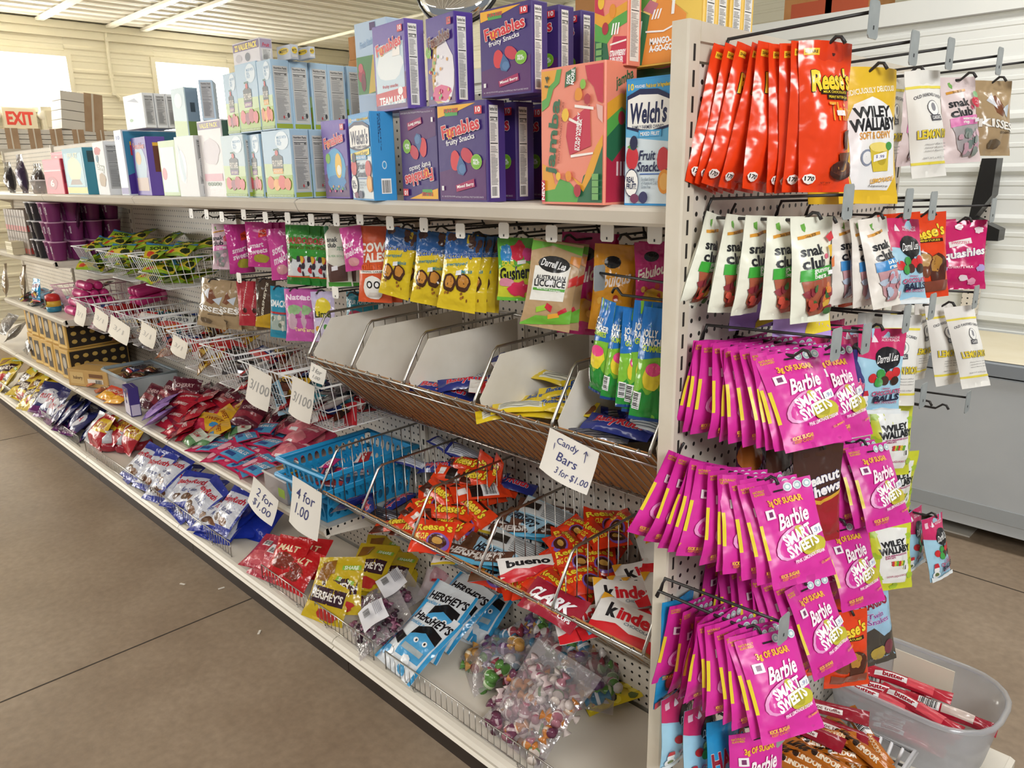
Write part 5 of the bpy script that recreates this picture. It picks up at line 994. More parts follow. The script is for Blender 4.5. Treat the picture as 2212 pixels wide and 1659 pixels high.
KIND.update({
    'ringp': ('#dcc3cd', 'satin', .08, .2, .04, a_ring, 'candy_bag'),
    'pinkss': ('#c93b92', 'foil', .125, .19, .03, lambda: T('smart\nsweets', .5, .42, .7, .22, '#f2dcea', bold=.03, rot=6)+E(.6, .2, .3, .1, '#a8a03a', wob=.1)+P([(.55, .66), (.85, .7), (.8, .86), (.55, .8)], '#e8402c')+T('50%', .69, .755, .2, .06, '#5a1a14'), 'candy_bag'),
    'haribg': ('#3f9a3a', 'foil', .115, .235, .03, lambda: P([(0, .12), (1, .16), (1, .5), (.5, .42), (0, .5)], '#d8dce0')+T('HARIBO', .5, .74, .86, .1, '#b8282c', out='#f2ece2', outw=.07, bold=.05)+T('TWIN SNAKES', .5, .63, .7, .05, '#1d1d1f', out='#b8d83a')+rblobs(10, .15, .85, .18, .44, .08, ['#b8303a', '#d8b03a', '#5a7a3a', '#3a2f3a'])+Rc(0, 0, 1, .13, '#257a2c')+Rc(0, .13, 1, .15, '#d8502c'), 'candy_bag'),
    'snakg': ('#d8d6c8', 'satin', .11, .235, .035, lambda: P([(0, .86), (.3, 1), (0, 1)], '#2f7a4a')+T('snak\nclub', .34, .74, .4, .16, '#22252a', bold=.03)+T('apple\nrings', .72, .64, .36, .08, '#6a9a7a', sh=.3)+T('SUPER SOUR', .5, .52, .7, .03, '#8ab08a')+P([(.15, .1), (.85, .12), (.9, .4), (.5, .34), (.1, .42)], '#5a3f3a')+Rc(.1, .03, .95, .1, '#4a9a3a')+P([(.3, .28), (.55, .3), (.55, .37), (.3, .35)], '#e8e8ee'), 'candy_bag'),
    'ssm': ('#cf4a9a', 'foil', .085, .155, .03, lambda: T('sour\nmelon', .5, .5, .7, .3, '#f4dcea', bold=.03, rot=10)+E(.5, .2, .25, .1, '#d89aa0'), 'candy_bag'),
    'cow': ('#d9592c', 'satin', .125, .255, .035, a_cow, 'candy_bag'),
    'butter': ('#e3c72a', 'foil', .125, .235, .04, a_butter, 'candy_bag'),
    'gush': ('#cfd23a', 'foil', .115, .185, .03, a_gush, 'candy_bag'),
    'lic': ('#b99a72', 'satin', .135, .225, .035, a_lic, 'candy_bag'),
    'fabp': ('#b8246c', 'foil', .12, .23, .03, a_fab, 'candy_bag'),
    'fabo': ('#e09a28', 'foil', .11, .22, .035, a_fab, 'candy_bag'),
    'jolly': ('#7fbf3a', 'foil', .062, .235, .032, a_jolly, 'candy_bag'),
    'kisst': ('#a8916f', 'foil', .15, .19, .045, a_kiss, 'candy_bag'),
    'redcard': ('#b02a38', 'satin', .085, .19, .02, lambda: T('Gourmet', .5, .7, .7, .08, '#e8d0c8', sh=.3, rot=70)+E(.5, .35, .1, .06, '#4a1a14')+T('dark', .5, .25, .5, .03, '#e8d0c8'), 'candy_bag'),
    'hershd': ('#4a382a', 'foil', .09, .2, .03, lambda: T("HERSHEY'S", .5, .55, .8, .1, '#d8d0bc', bold=.04, rot=75)+P([(0, 0), (1, 0), (1, .35), (0, .2)], '#c8a02c'), 'candy_bag'),
    'tealsm': ('#2a8fae', 'satin', .085, .22, .03, lambda: T('SMACK', .5, .68, .8, .12, '#f0f4f4', bold=.05)+Rc(0, .48, 1, .52, '#b83a3a')+Rc(.1, .16, .9, .46, '#a8b8b0')+rblobs(8, .2, .8, .2, .42, .08, ['#6a7a6a', '#d8d8c8', '#8a9a90']), 'candy_bag'),
    'nates': ('#c35aa8', 'satin', .12, .215, .03, lambda: T('Nates', .5, .84, .8, .1, '#f4dcee', bold=.04)+E(.42, .6, .28, .1, '#8ab07a', wob=.1)+E(.35, .38, .2, .16, '#c8a8b8', wob=.1)+P([(.5, .44), (.95, .46), (.95, .54), (.5, .52)], '#a83a8a')+T('Tangy', .66, .22, .5, .09, '#f2d8a0', bold=.03), 'candy_bag'),
    'lime': ('#c8bede', 'foil', .105, .21, .03, lambda: E(.5, .68, .34, .2, '#e0cc3a', wob=.1)+T('Lime', .5, .55, .7, .12, '#24301a', out='#e8e43a', bold=.04)+E(.4, .3, .26, .14, '#d8d0e8', wob=.2)+rblobs(6, .2, .8, .1, .3, .08, ['#d8a03a', '#5a9a4a']), 'candy_bag'),
    'teal2': ('#2a9ab4', 'foil', .15, .16, .03, lambda: T('SOUR PUNCH', .5, .7, .8, .12, '#dff2f4', bold=.04)+E(.4, .3, .3, .16, '#c84a6a', wob=.2), 'candy_bag'),
})
HKM2 = hook_proto(.29, True, .02, .032, .034)
for o in HKM2.children:
    if o.name.startswith('price_plate'): o.data.materials[0] = M('#eceae4', 'plastic')
HKP = hook_proto(.27, False)
def hang(k, u, vt, vb, n, label, y=.17, dy=.022, yaw=30, tilt=-3, roll=0, dx=0, jit=4, grp=None, hook=None, sx=1.0, fan=0):
    """n bags on a hook of the main run, front one filling vt..vb of the photo"""
    p = at(u, vt, y=y); q = at(u, vb, y=y); h = KIND[k][3]; s = (p.z-q.z)/h
    top = .13*.45*h if .13*.45*h < .045 else .045
    if vt > 600: tag(dup(HKP, (p.x+.004, YP-.004, p.z-top*s), (0, 0, R_(-90)), ((YP-y+.02)/.27, 1, 1)), 'plain dark hook carrying the '+label[:60], 'peg hook')
    for i in range(n):
        pr = kind_proto(k, (i*3+int(u)) % 3)
        o = dup(pr, (p.x+dx*i-.6*dy*i*math.sin(R_(yaw)), y+dy*i*math.cos(R_(yaw))+.004*i, p.z-top*s-.002*i), (R_(tilt+random.uniform(-jit, jit)*.4), R_(roll+fan*i+random.uniform(-jit, jit)*.5), R_(yaw+random.uniform(-jit, jit))), (s*sx, s, s))
        lab = (ORD[i]+' from the front, ' if n > 1 else '')+label
        tag(o, lab, 'candy bag', (grp or label) if n > 1 else None)
hooks = [(412, 461), (445, 463), (478, 468), (525, 463), (572, 470), (620, 471), (671, 475), (725, 475), (776, 472), (841, 482), (914, 486), (993, 499), (1087, 498), (1190, 505), (1310, 503), (1413, 507), (515, 600), (723, 632)]
for i, (u, v) in enumerate(hooks):
    p = at(u, v, y=YP-.333); o = dup(HKM2, (p.x, YP-.004, p.z-.018), (0, 0, R_(-90)))
    low = i >= 16
    pend(o, 'hook with white price plate under the top shelf, {o} from the left' if not low else 'hook with white price plate in the lower row, {o} from the left', 'peg hook', 'white plate hooks of the run' if not low else 'lower white plate hooks')
hang('ringp', 473, 482, 578, 2, 'pale pink snack bag at the left end of hanging bags', yaw=40)
hang('pinkss', 512, 483, 586, 2, 'pink candy bag seen nearly edge on, left of stickered one', yaw=82, sx=.8)
hang('pinkss', 556, 478, 574, 3, 'pink candy bag with an orange sticker', dx=.012)
hang('ssm', 600, 492, 600, 1, 'narrow pink and white bag left of green bags', yaw=66, sx=.8)
hang('haribg', 640, 484, 610, 5, 'green and silver gummy bag in the stack', dx=.036, dy=.018, tilt=-6, yaw=22)
hang('snakg', 726, 486, 618, 2, 'white and green apple ring bag', dx=.02)
hang('ssm', 754, 488, 582, 1, 'small pink bag hanging before the white apple ring bag', y=.13, roll=-8)
hang('cow', 806, 486, 648, 2, 'orange caramel bag with a cartoon face', dx=.014)
hang('butter', 868, 492, 640, 2, 'yellow and blue mini bar bag, leftmost stack', yaw=24, roll=10, dx=.01)
hang('butter', 940, 500, 656, 2, 'yellow and blue mini bar bag, middle stack', roll=8, dx=.01)
hang('butter', 1005, 504, 668, 4, 'yellow and blue mini bar bag, rightmost stack', roll=8, dx=.012, y=.155, tilt=-8)
hang('gush', 1116, 512, 646, 2, 'lime green and pink fruit gusher bag', roll=2)
hang('lic', 1206, 520, 706, 2, 'brown and green soft licorice bag', roll=6, y=.15, tilt=-8)
hang('fabp', 1272, 500, 718, 2, 'deep pink licorice bag behind the brown licorice bag', y=.24, roll=4)
hang('fabo', 1332, 526, 712, 3, 'orange licorice bag right of the brown licorice bag', roll=4, y=.2)
hang('fabp', 1412, 520, 676, 2, 'deep pink licorice bag close to the end post', y=.18)
hang('kisst', 462, 603, 702, 4, 'tan foil chocolate bag fanned above the wire baskets', dx=.05, dy=.03, y=.15, roll=6, tilt=-8, fan=-4, yaw=16)
hang('redcard', 528, 606, 698, 2, 'dark red chocolate pouch beside the tan bags', dx=.03)
hang('hershd', 572, 602, 704, 1, 'brown and gold chocolate bag', roll=4)
hang('tealsm', 603, 618, 726, 1, 'teal and red snack bag left of pink bags', roll=4)
hang('nates', 638, 622, 730, 2, 'mauve pink candy bag, lower row', dx=.035)
hang('lime', 696, 628, 732, 1, 'lavender and yellow lime bag beside the chrome bin')
hang('teal2', 775, 630, 700, 2, 'teal candy bag behind the white lined bin', y=.38, dy=.02)
# narrow blue and green bags on a hook fixed to the inside of the end post
p = at(1290, 600, y=.10); o = dup(HK, (-.0, .10, p.z-.028), (0, 0, R_(180)), (.86, 1, 1)); tag(o, 'hook with grey plate pointing left from the end post', 'peg hook')
for i, (u, vt, vb, yw) in enumerate(((1308, 644, 850, -20), (1343, 660, 862, 25), (1372, 664, 872, 50), (1396, 650, 890, 40), (1420, 664, 905, 30))):
    p = at(u, vt, y=.08); q = at(u, vb, y=.08); s = (p.z-q.z)/.235
    o = dup(kind_proto('jolly', i % 3), (p.x, .085+.006*(i % 2), p.z-.012), (R_(-4), R_(6), R_(yw)), (s, s, s))
    tag(o, 'narrow blue and green gummy bag, %s from the left by the end post' % ORD[i], 'candy bag', 'narrow blue and green gummy bags')
# ================================================================== CHROME SLANTED BINS
def chrome_bin(R0, label, cards, liner=True):
    x0, x1 = -1.222, -.022; e = empty('wire_bin', (0, 0, R0)); tag(e, label, 'wire bin')
    prof = [(.03, 0), (.24, -.20), (.435, -.20)]
    mb = MB(); r = .0034
    mb.tube([(x0, .43, .125), (x0, .03, .0), (x1, .03, .0), (x1, .43, .125)][1:3], r, CHROME)
    for (y, z) in ((.062, -.032), (.24, -.20), (.435, -.20), (.435, .12)): mb.tube([(x0, y, z), (x1, y, z)], r*.8, CHROME)
    for (y, z) in prof: pass
    mb.build('rim', e)
    mb = MB(); n = 47
    for k in range(n+1):
        x = x0+(x1-x0)*k/n
        hk = [(x, .018, .006), (x, .026, .010), (x, .034, .0)] if k % 2 == 0 else [(x, .03, 0)]
        mb.tube(hk+[(x, .24, -.20), (x, .435, -.20), (x, .442, -.18)], .0016, CHROME, 4)
    for k in range(n//2): x = x0+(x1-x0)*(k+.5)/(n/2); mb.tube([(x, .436, -.2), (x, .436, .12)], .0016, CHROME, 4)
    mb.build('wire_grid', e)
    if liner:
        mb = MB(); mb.extrude([(.036, 0), (.244, -.194), (.43, -.194), (.43, -.19), (.246, -.19), (.04, .002)], KRAFT, (x0+.004, 0, 0), (x1-.004, 0, 0), (0, 1, 0), (0, 0, 1)); mb.build('cardboard_liner', e)
    for x in (-1.218, -1.0, -.765, -.505, -.268, -.026):
        mb = MB(); H = .122
        mb.tube([(x, .03, .0), (x, .034, .012), (x, .095, H-.01), (x, .108, H), (x, .43, H+.005)], .0036, CHROME)
        y = .075
        while y < .43:
            zt = H if y > .11 else (y-.03)/.07*H; zb = -.20 if y > .24 else -.2*(y-.03)/.21
            mb.tube([(x, y, zt), (x, y, zb)], .0018, CHROME, 4); y += .038
        d = mb.build('divider', e)
        if cards:
            mb = MB(); mb.extrude([(.045, .012), (.112, .105), (.3, .108), (.43, .112), (.43, -.15), (.24, -.185), (.05, -.01)], LINER, (x+.004, 0, 0), (x+.0055, 0, 0), (0, 1, 0), (0, 0, 1)); mb.build('card_liner', d)
    return e
ZT, ZL = 1.085, .665
chrome_bin(ZT, 'chrome slanted wire bin lined with white card, upper of two', True)
chrome_bin(ZL, 'chrome slanted wire bin full of chocolate bars, lower of two', False)
# ------------------------------------------------------------------ chocolate bars
def a_bar(txt, tc, out=None, extra=(), w=.7, h=.5, rot=0, sh=.15, x=.5, y=.52): return list(extra)+T(txt, x, y, w, h, tc, out=out, outw=.09, bold=.05, rot=rot, sh=sh, asp=.36)
BAR = {  # colour, finish, w, h, t, art
    'baby': ('#25307c', 'foil', .135, .045, .022, lambda: a_bar('BabyRuth', '#c8283c', '#eef0f6')),
    'babyb': ('#2a3486', 'foil', .135, .045, .022, lambda: Rc(.08, .1, .92, .9, '#c9cdd6')+[x for k in range(6) for x in Rc(.12, .2+.1*k, .8, .24+.1*k, '#6a7080')]),
    'red': ('#c3242c', 'foil', .14, .042, .02, lambda: a_bar('CRISPY', '#f0e2d8', None, Rc(0, 0, .18, 1, '#e4e0dc'), w=.5)),
    'butterb': ('#e2c629', 'foil', .14, .042, .022, lambda: a_bar('Butterfinger', '#24509a', '#f2eecb', E(.85, .5, .14, .4, '#7a4a24', wob=.1), w=.72)),
    'butterw': ('#e2c629', 'foil', .14, .042, .022, lambda: Rc(.1, .16, .74, .84, '#d9d8c6')+[x for k in range(4) for x in Rc(.13, .24+.14*k, .7, .29+.14*k, '#8a8a82')]+Rc(.76, .2, .94, .8, '#f0f0ee')+bars(.77, .22, .93, .78, n=9)),
    'silver': ('#8d8f9c', 'silver', .14, .042, .02, lambda: [x for k in range(5) for x in Rc(.1, .18+.13*k, .9, .22+.13*k, '#4a4c5c')]+Rc(0, 0, .1, 1, '#2a3486')),
    'reeseb': ('#e4431c', 'foil', .135, .05, .022, lambda: a_bar("Reese's", '#f4d63c', '#1d120e', P([(0, 0), (.3, 0), (.24, .5), (0, .6)], '#4a2418')+Rc(.3, .78, .8, .92, '#2a1712'), w=.5, x=.6)),
    'reesew': ('#e4431c', 'foil', .135, .05, .022, lambda: Rc(.3, .1, .5, .9, '#241a18')+Rc(.5, .1, .78, .9, '#efefef')+bars(.54, .16, .74, .84, n=11)+Rc(.1, .3, .24, .7, '#f0e8e4')),
    'bigcup': ('#df3a1c', 'foil', .085, .075, .028, lambda: T("Reese's", .5, .74, .84, .22, '#f4d63c', out='#1d120e', bold=.04, rot=8)+E(.7, .32, .26, .26, '#7a58b0')+E(.68, .34, .2, .2, '#4a2418', wob=.05)+E(.68, .36, .12, .1, '#c89a4c')+T('BIG CUP', .28, .42, .36, .16, '#f4d63c', bold=.04)),
    'herb': ('#5a3a2c', 'satin', .15, .05, .016, lambda: a_bar("HERSHEY'S", '#d8d4d0', None, Rc(.0, .0, 1, .16, '#3fa0c8'), w=.7)),
    'herw': ('#e0dedb', 'satin', .15, .05, .016, lambda: a_bar("HERSHEY'S", '#2a2a30', None, Rc(.0, .0, 1, .14, '#c8b02c'), w=.7)),
    'herblue': ('#9cc6de', 'satin', .15, .055, .016, lambda: a_bar("HERSHEY'S", '#1d1d24', None, P([(0, 0), (.3, 0), (.2, 1), (0, 1)], '#6a4a34'), w=.6, x=.6)),
    'hnut': ('#8fb6c8', 'satin', .15, .055, .014, lambda: Rc(.0, .06, 1, .94, '#b9bcbc')+[x for k in range(9) for x in Rc(.36, .12+.085*k, .95, .16+.085*k, '#6f7274')]+Rc(.05, .3, .3, .7, '#26221f')),
    'bueno': ('#e9e6e2', 'satin', .16, .06, .022, lambda: P([(0, 0), (1, 0), (1, .5), (.8, .4), (.6, .5), (.4, .38), (.2, .46), (0, .36)], '#cf2430')+T('bueno', .42, .7, .6, .3, '#1d1d22', bold=.05)+P([(.78, .6), (1, .55), (1, 1), (.84, 1)], '#4a2a1c')),
    'clark': ('#9a1f34', 'foil', .15, .075, .024, lambda: T('CLARK', .46, .56, .74, .34, '#f2f2f6', out='#24356a', outw=.06, bold=.05, sh=.2)+T('CUPS', .8, .26, .2, .12, '#f2f2f6', bold=.04)+T('PEANUT BUTTER CUPS WITH CRUNCH', .42, .27, .6, .05, '#e8b04a')),
    'kinder': ('#e6e4e0', 'satin', .13, .075, .016, lambda: T('k', .2, .64, .1, .34, '#1d1d22', bold=.05)+T('inder', .54, .64, .5, .32, '#d0202c', bold=.05)+T('CHOCOLATE', .6, .4, .4, .07, '#6a7a8a')+P([(.0, .0), (1, 0), (1, .3), (.5, .2), (.3, .32), (0, .22)], '#d0242c')+P([(0, .78), (.14, 1), (0, 1)], '#e8a82c')+Rc(.86, .8, .97, .94, '#4a9ac8')+E(.84, .5, .1, .12, '#6a3a24', wob=.2)),
    'kred': ('#d0242c', 'satin', .14, .03, .018, lambda: Rc(.1, .2, .5, .8, '#6aaed0')+T('kinder', .68, .5, .4, .6, '#f4f0ee', bold=.04)),
    'lindt': ('#b5671c', 'foil', .15, .03, .024, lambda: T('Lindt', .34, .52, .26, .56, '#2a1608', sh=.3, bold=.04)+T('LINDOR', .68, .5, .3, .36, '#f4e2c8', bold=.04)+E(.5, .5, .04, .2, '#2a1608')),
    'lindw': ('#b5671c', 'foil', .15, .03, .024, lambda: Rc(.2, .12, .55, .88, '#efeff0')+bars(.24, .16, .5, .84, n=12)+T('NOCCIOLA', .74, .5, .3, .3, '#f0d8b0')),
    'rtube': ('#b01f34', 'foil', .19, .034, .03, lambda: Rc(.12, .2, .5, .55, '#f2f2f2')+T('butter', .34, .38, .24, .24, '#b01f34', bold=.04)+Rc(.5, .1, .8, .9, '#d8505c')+Rc(.55, .6, .72, .62, '#f4e0e0')),
    'rtubeb': ('#a81c32', 'foil', .19, .034, .03, lambda: Rc(.16, .15, .4, .85, '#ececec')+bars(.18, .2, .38, .8, n=12)+Rc(.42, .15, .76, .85, '#c8b8b0')),
    'rbar': ('#8f1a2c', 'foil', .2, .04, .02, lambda: Rc(.3, .2, .7, .5, '#e4dcd8')+T('choc truffle', .5, .35, .34, .2, '#6a1420')),
}
_BAR = {}
def bar_proto(k, var=0):
    if (k, var) not in _BAR:
        c, fin, w, h, t, art = BAR[k]
        _BAR[k, var] = bag('candy_bar', w, h, t, c, art(), seed=var*3+len(k), kind=fin, seal='lr', top=.09, bot=.09, origin='mid', nu=17, nv=9, wr=1.0, bend=0, twist=0)
    return _BAR[k, var]
def lie(pr, p, yaw=0, tilt=18, roll=0, sc=1.0):
    """lay a pack on its back, face up, leaning a little towards the aisle"""
    o = dup(pr, p, (0, 0, 0), sc)
    o.rotation_euler = (Euler((0, R_(roll), 0)).to_matrix() @ Matrix.Rotation(R_(yaw), 3, 'Z') @ Matrix.Rotation(R_(-90+tilt), 3, 'X')).to_euler()
    return o
RB = random.Random(11)
def comp(x0, x1, R0, items, base, yawc=-20, yawj=45, bs=1.15, layers=2, y0=.085, y1=.40, z0=-.075, z1=.0, tag_='bin'):
    """bars heaped in one compartment, two or three layers, the heap rising to the back"""
    n = len(items); per = math.ceil(n/layers)
    for i, k in enumerate(items):
        L = i//per; j = i % per; f = (j+.5)/per
        y = y0+(y1-y0)*f+RB.uniform(-.02, .02); fx = (j*.618+L*.37) % 1
        w = BAR[k][2]; mid = (x0+x1)/2; half = max((x1-x0)/2-w*.36, .012)
        x = mid+(fx*2-1)*half
        fl = -.2 if y > .24 else -.2*(y-.03)/.21
        z = R0+max(z0+(z1-z0)*(y-y0)/(y1-y0)-.020*(layers-1-L), fl+.028+.016*L)+RB.uniform(-.002, .006)
        o = lie(bar_proto(k, (i+L) % 2), (x, y, z), yawc+RB.uniform(-yawj, yawj), RB.uniform(8, 34), RB.uniform(-16, 16), bs*RB.uniform(.96, 1.04))
        nm, grp = base[k]
        pend(o, nm+', {o} from the left', 'chocolate bar', grp)
U = 'upper bin'
comp(-1.0, -.77, ZT, ['red', 'red'], {'red': ('red chocolate bar in the second bay of the '+U, 'red bars second bay')}, z0=-.09, z1=-.08, y0=.2, y1=.36, layers=1)
comp(-.76, -.51, ZT, ['baby', 'red', 'babyb', 'red', 'baby', 'red', 'red', 'baby'], {'baby': ('dark blue bar with red lettering, third bay of '+U, 'blue bars third bay'), 'babyb': ('dark blue bar showing its back, third bay of '+U, 'blue backs third bay'), 'red': ('red bar in the third bay of the '+U, 'red bars third bay')}, z0=-.01, z1=.01, yawc=20, y0=.10, y1=.32)
comp(-.5, -.275, ZT, ['butterw', 'butterb', 'butterb', 'butterw', 'butterb', 'butterw', 'butterb', 'butterb', 'butterw', 'butterb'], {'butterb': ('yellow bar with blue lettering in the '+U, 'yellow bars'), 'butterw': ('yellow bar showing its barcode side in the '+U, 'yellow bars backs')}, z0=-.0, z1=.025, yawc=25, yawj=25, y0=.085, y1=.30)
comp(-.26, -.03, ZT, ['silver', 'baby', 'silver', 'babyb', 'baby', 'silver', 'baby', 'babyb', 'silver', 'baby', 'baby', 'silver'], {'baby': ('dark blue bar with red lettering, bay at the end post', 'blue bars end bay'), 'babyb': ('dark blue bar with white ingredients, bay at the end post', 'ingredient bars end bay'), 'silver': ('silver bar showing its back, bay at the end post', 'silver bars end bay')}, z0=-.005, z1=.03, yawc=35, yawj=30, y0=.085, y1=.36)
Lb = 'lower bin'
comp(-1.21, -1.0, ZL, ['baby', 'silver', 'baby', 'baby', 'silver', 'baby'], {'baby': ('small dark blue wrapped bar in the left bay of '+Lb, 'blue bars left bay'), 'silver': ('silver wrapped bar in the left bay of '+Lb, 'silver bars left bay')}, z0=-.08, z1=-.06, yawj=80, y1=.25)
comp(-1.20, -.78, ZL, ['babyb', 'baby', 'babyb', 'baby', 'babyb', 'babyb'], {'baby': ('dark blue bar with red lettering at the back of '+Lb, 'blue bars at back'), 'babyb': ('dark blue bar with white back at the back of '+Lb, 'blue white bars at back')}, z0=.02, z1=.09, yawc=10, yawj=12, y0=.31, y1=.41)
comp(-.99, -.70, ZL, ['reeseb', 'reeseb', 'reesew', 'bigcup', 'reeseb', 'reesew', 'reeseb', 'reeseb', 'baby', 'reeseb', 'reesew', 'reeseb', 'bigcup', 'reeseb', 'reeseb', 'reesew', 'reeseb', 'reeseb', 'reesew', 'reeseb', 'reeseb', 'reeseb', 'reeseb', 'reesew', 'reeseb', 'reeseb'], {'reeseb': ('orange peanut butter bar in the second bay of '+Lb, 'orange bars second bay'), 'reesew': ('orange bar with barcode up in the second bay of '+Lb, 'orange barcode bars'), 'bigcup': ('orange square cup pack in the second bay of '+Lb, 'orange cup packs'), 'baby': ('dark blue bar among the orange bars of '+Lb, '')}, yawc=25, yawj=55, layers=3, z0=-.05, z1=.09, bs=1.25)
comp(-.72, -.50, ZL, ['herw', 'bigcup', 'herw', 'herb', 'herb', 'hnut', 'herb', 'herblue', 'herb', 'herw', 'herb', 'herb', 'herb', 'herblue', 'hnut', 'herb', 'herblue', 'hnut'], {'herw': ('white chocolate bar with dark lettering in '+Lb, 'white bars'), 'herb': ('brown chocolate bar in the middle bay of '+Lb, 'brown bars'), 'hnut': ('grey backed bar in the middle bay of '+Lb, 'grey backed bars'), 'herblue': ('light blue bar in the middle bay of '+Lb, 'light blue bars'), 'bigcup': ('orange cup pack in the middle bay of '+Lb, '')}, yawc=18, yawj=30, layers=3, z0=-.07, z1=.02)
comp(-.49, -.275, ZL, ['bigcup']*22, {'bigcup': ('red orange cup pack in the fourth bay of '+Lb, 'cup packs fourth bay')}, yawc=20, yawj=60, layers=3, z0=-.045, z1=.08)
comp(-.26, -.035, ZL, ['kinder', 'kred', 'kinder', 'kinder', 'kinder', 'kred', 'kinder', 'kinder', 'kinder', 'kinder', 'kinder', 'kinder', 'kinder', 'kinder', 'kinder'], {'kinder': ('white and red milk chocolate pack beside the end post', 'white red packs'), 'kred': ('slim red chocolate bar beside the end post', 'slim red bars')}, yawc=30, yawj=50, layers=3, z0=-.03, z1=.07, bs=1.3)
for k, (u, v, yw, lab) in {'bueno': (1155, 1225, 58, 'white and red hazelnut bar at the front of the fourth bay'), 'clark': (1195, 1305, -2, 'dark red cup pack with big white lettering at the front')}.items():
    tag(lie(bar_proto(k), at(u, v, z=ZL+.0), yw, 36, 0, 1.1), lab, 'chocolate bar')
tag(lie(bar_proto('bigcup', 1), at(935, 1160, z=ZL+.0), 25, 40, sc=1.35), 'large orange cup pack leaning on the second divider of the lower bin', 'chocolate bar')
for u, v, yw in ((1040, 1030, 12), (1072, 1038, -8)):
    q = at(u, v, y=.36); pend(dup(bar_proto('reeseb', 1), q, (R_(-14), R_(-74), R_(yw)), 1.2), 'orange bar standing up at the back of the lower bin, {o} from the left', 'chocolate bar', 'standing orange bars')
# ================================================================== HAND WRITTEN SIGNS
def sign(u0, v0, u1, v1, y, lines, label, rot=0, curl=.25, inkc='#2a2f6e', col='#e6e2da', lean=4):
    a = at(u0, v0, y=y); b = at(u1, v0, y=y); c = at(u0, v1, y=y); w = b.x-a.x; h = a.z-c.z
    mb = MB(); m = M(col, 'paper'); nx, nz = 10, 10; G = []; N = []
    for j in range(nz):
        rowp = []
        for i in range(nx):
            f, g = i/(nx-1), j/(nz-1)
            rowp.append(Vector(((f-.5)*w, -curl*h*g*g*.5-.012*math.sin(f*3)*g, -g*h)))
        G.append(rowp)
    for j in range(nz):
        N.append([Vector((0, -1, 0)) for i in range(nx)])
    vs = [p for r in G for p in r]; vb = [p+Vector((0, .0006, 0)) for p in vs]
    fs = [(j*nx+i, (j+1)*nx+i, (j+1)*nx+i+1, j*nx+i+1) for j in range(nz-1) for i in range(nx-1)]
    mb.add(vs, fs, m, True); mb.add(vb, [f[::-1] for f in fs], m, True)
    ops = []
    for (t, x, yy, ww, hh, r) in lines: ops += T(t, x, yy, ww, hh, inkc, rot=r, bold=.004, sh=.12, asp=h/w)
    mb.art(ops, grid_fn(G, N, nx, nz), 'paper', .2, .0008)
    o = mb.build('price_sign'); o.location = (a.x+w/2, y, a.z); o.rotation_euler = (R_(-lean), R_(rot), 0); tag(o, label, 'price sign'); return o
sg = sign(1187, 935, 1296, 1022, .012, [('Candy', .42, .8, .44, .2, 0), ('Bars', .5, .5, .4, .2, 0), ('3 for $1.00', .66, .2, .62, .17, 0)], 'white card reading Candy Bars 3 for $1.00 on the upper chrome bin', rot=10)
def arrow(o, x, z, up):
    mb = MB(); s = .022 if up else -.022; ink = M('#2a2f6e', 'paper')
    mb.tube([(x, -.004, z-s), (x, -.004, z+s)], .0009, ink, 4); mb.tube([(x-.005, -.004, z+s-(.007 if up else -.007)), (x, -.004, z+s), (x+.005, -.004, z+s-(.007 if up else -.007))], .0009, ink, 4)
    mb.build('ink_arrow', o)
arrow(sg, -.042, -.045, False); arrow(sg, .038, -.03, True)
sign(632, 1030, 692, 1122, .02, [('4 for', .5, .72, .62, .22, 0), ('1.00', .45, .4, .46, .22, 0)], 'white card reading 4 for 1.00 by the blue baskets', rot=4, curl=.15)
sign(548, 1040, 598, 1092, .005, [('2 for', .55, .66, .6, .28, 0), ('$1.00', .55, .28, .66, .26, 0)], 'white card reading 2 for $1.00 below the clear tub', rot=14, curl=.3)
sign(538, 792, 585, 862, .075, [('3/100', .55, .52, .8, .28, 0)], 'pale card reading 3/100 on a white wire basket, left one', rot=6, curl=.2, inkc='#8c8a88', col='#d8d2c8')
sign(632, 815, 678, 890, .075, [('3/100', .55, .5, .8, .26, 0)], 'pale card reading 3/100 on a white wire basket, right one', rot=6, curl=.2, inkc='#8c8a88', col='#d8d2c8')
sign(672, 786, 704, 816, .018, [('3 for', .5, .66, .6, .3, 0), ('1.00', .6, .28, .4, .2, 0)], 'small pale card on the left end of the upper chrome bin', rot=8, inkc='#7a7876', col='#dcd8d0')
for i, (u0, v0, u1, v1) in enumerate(((166, 655, 185, 692), (206, 668, 232, 700), (240, 686, 278, 722), (306, 698, 336, 735), (374, 726, 404, 758))):
    sign(u0, v0, u1, v1, .078, [('3/1', .5, .5, .5, .24, 0)], 'curled blank looking card on the white baskets, %s from the left' % ORD[i], rot=8, curl=.35, inkc='#b0aaa0', col='#ddd5c6')
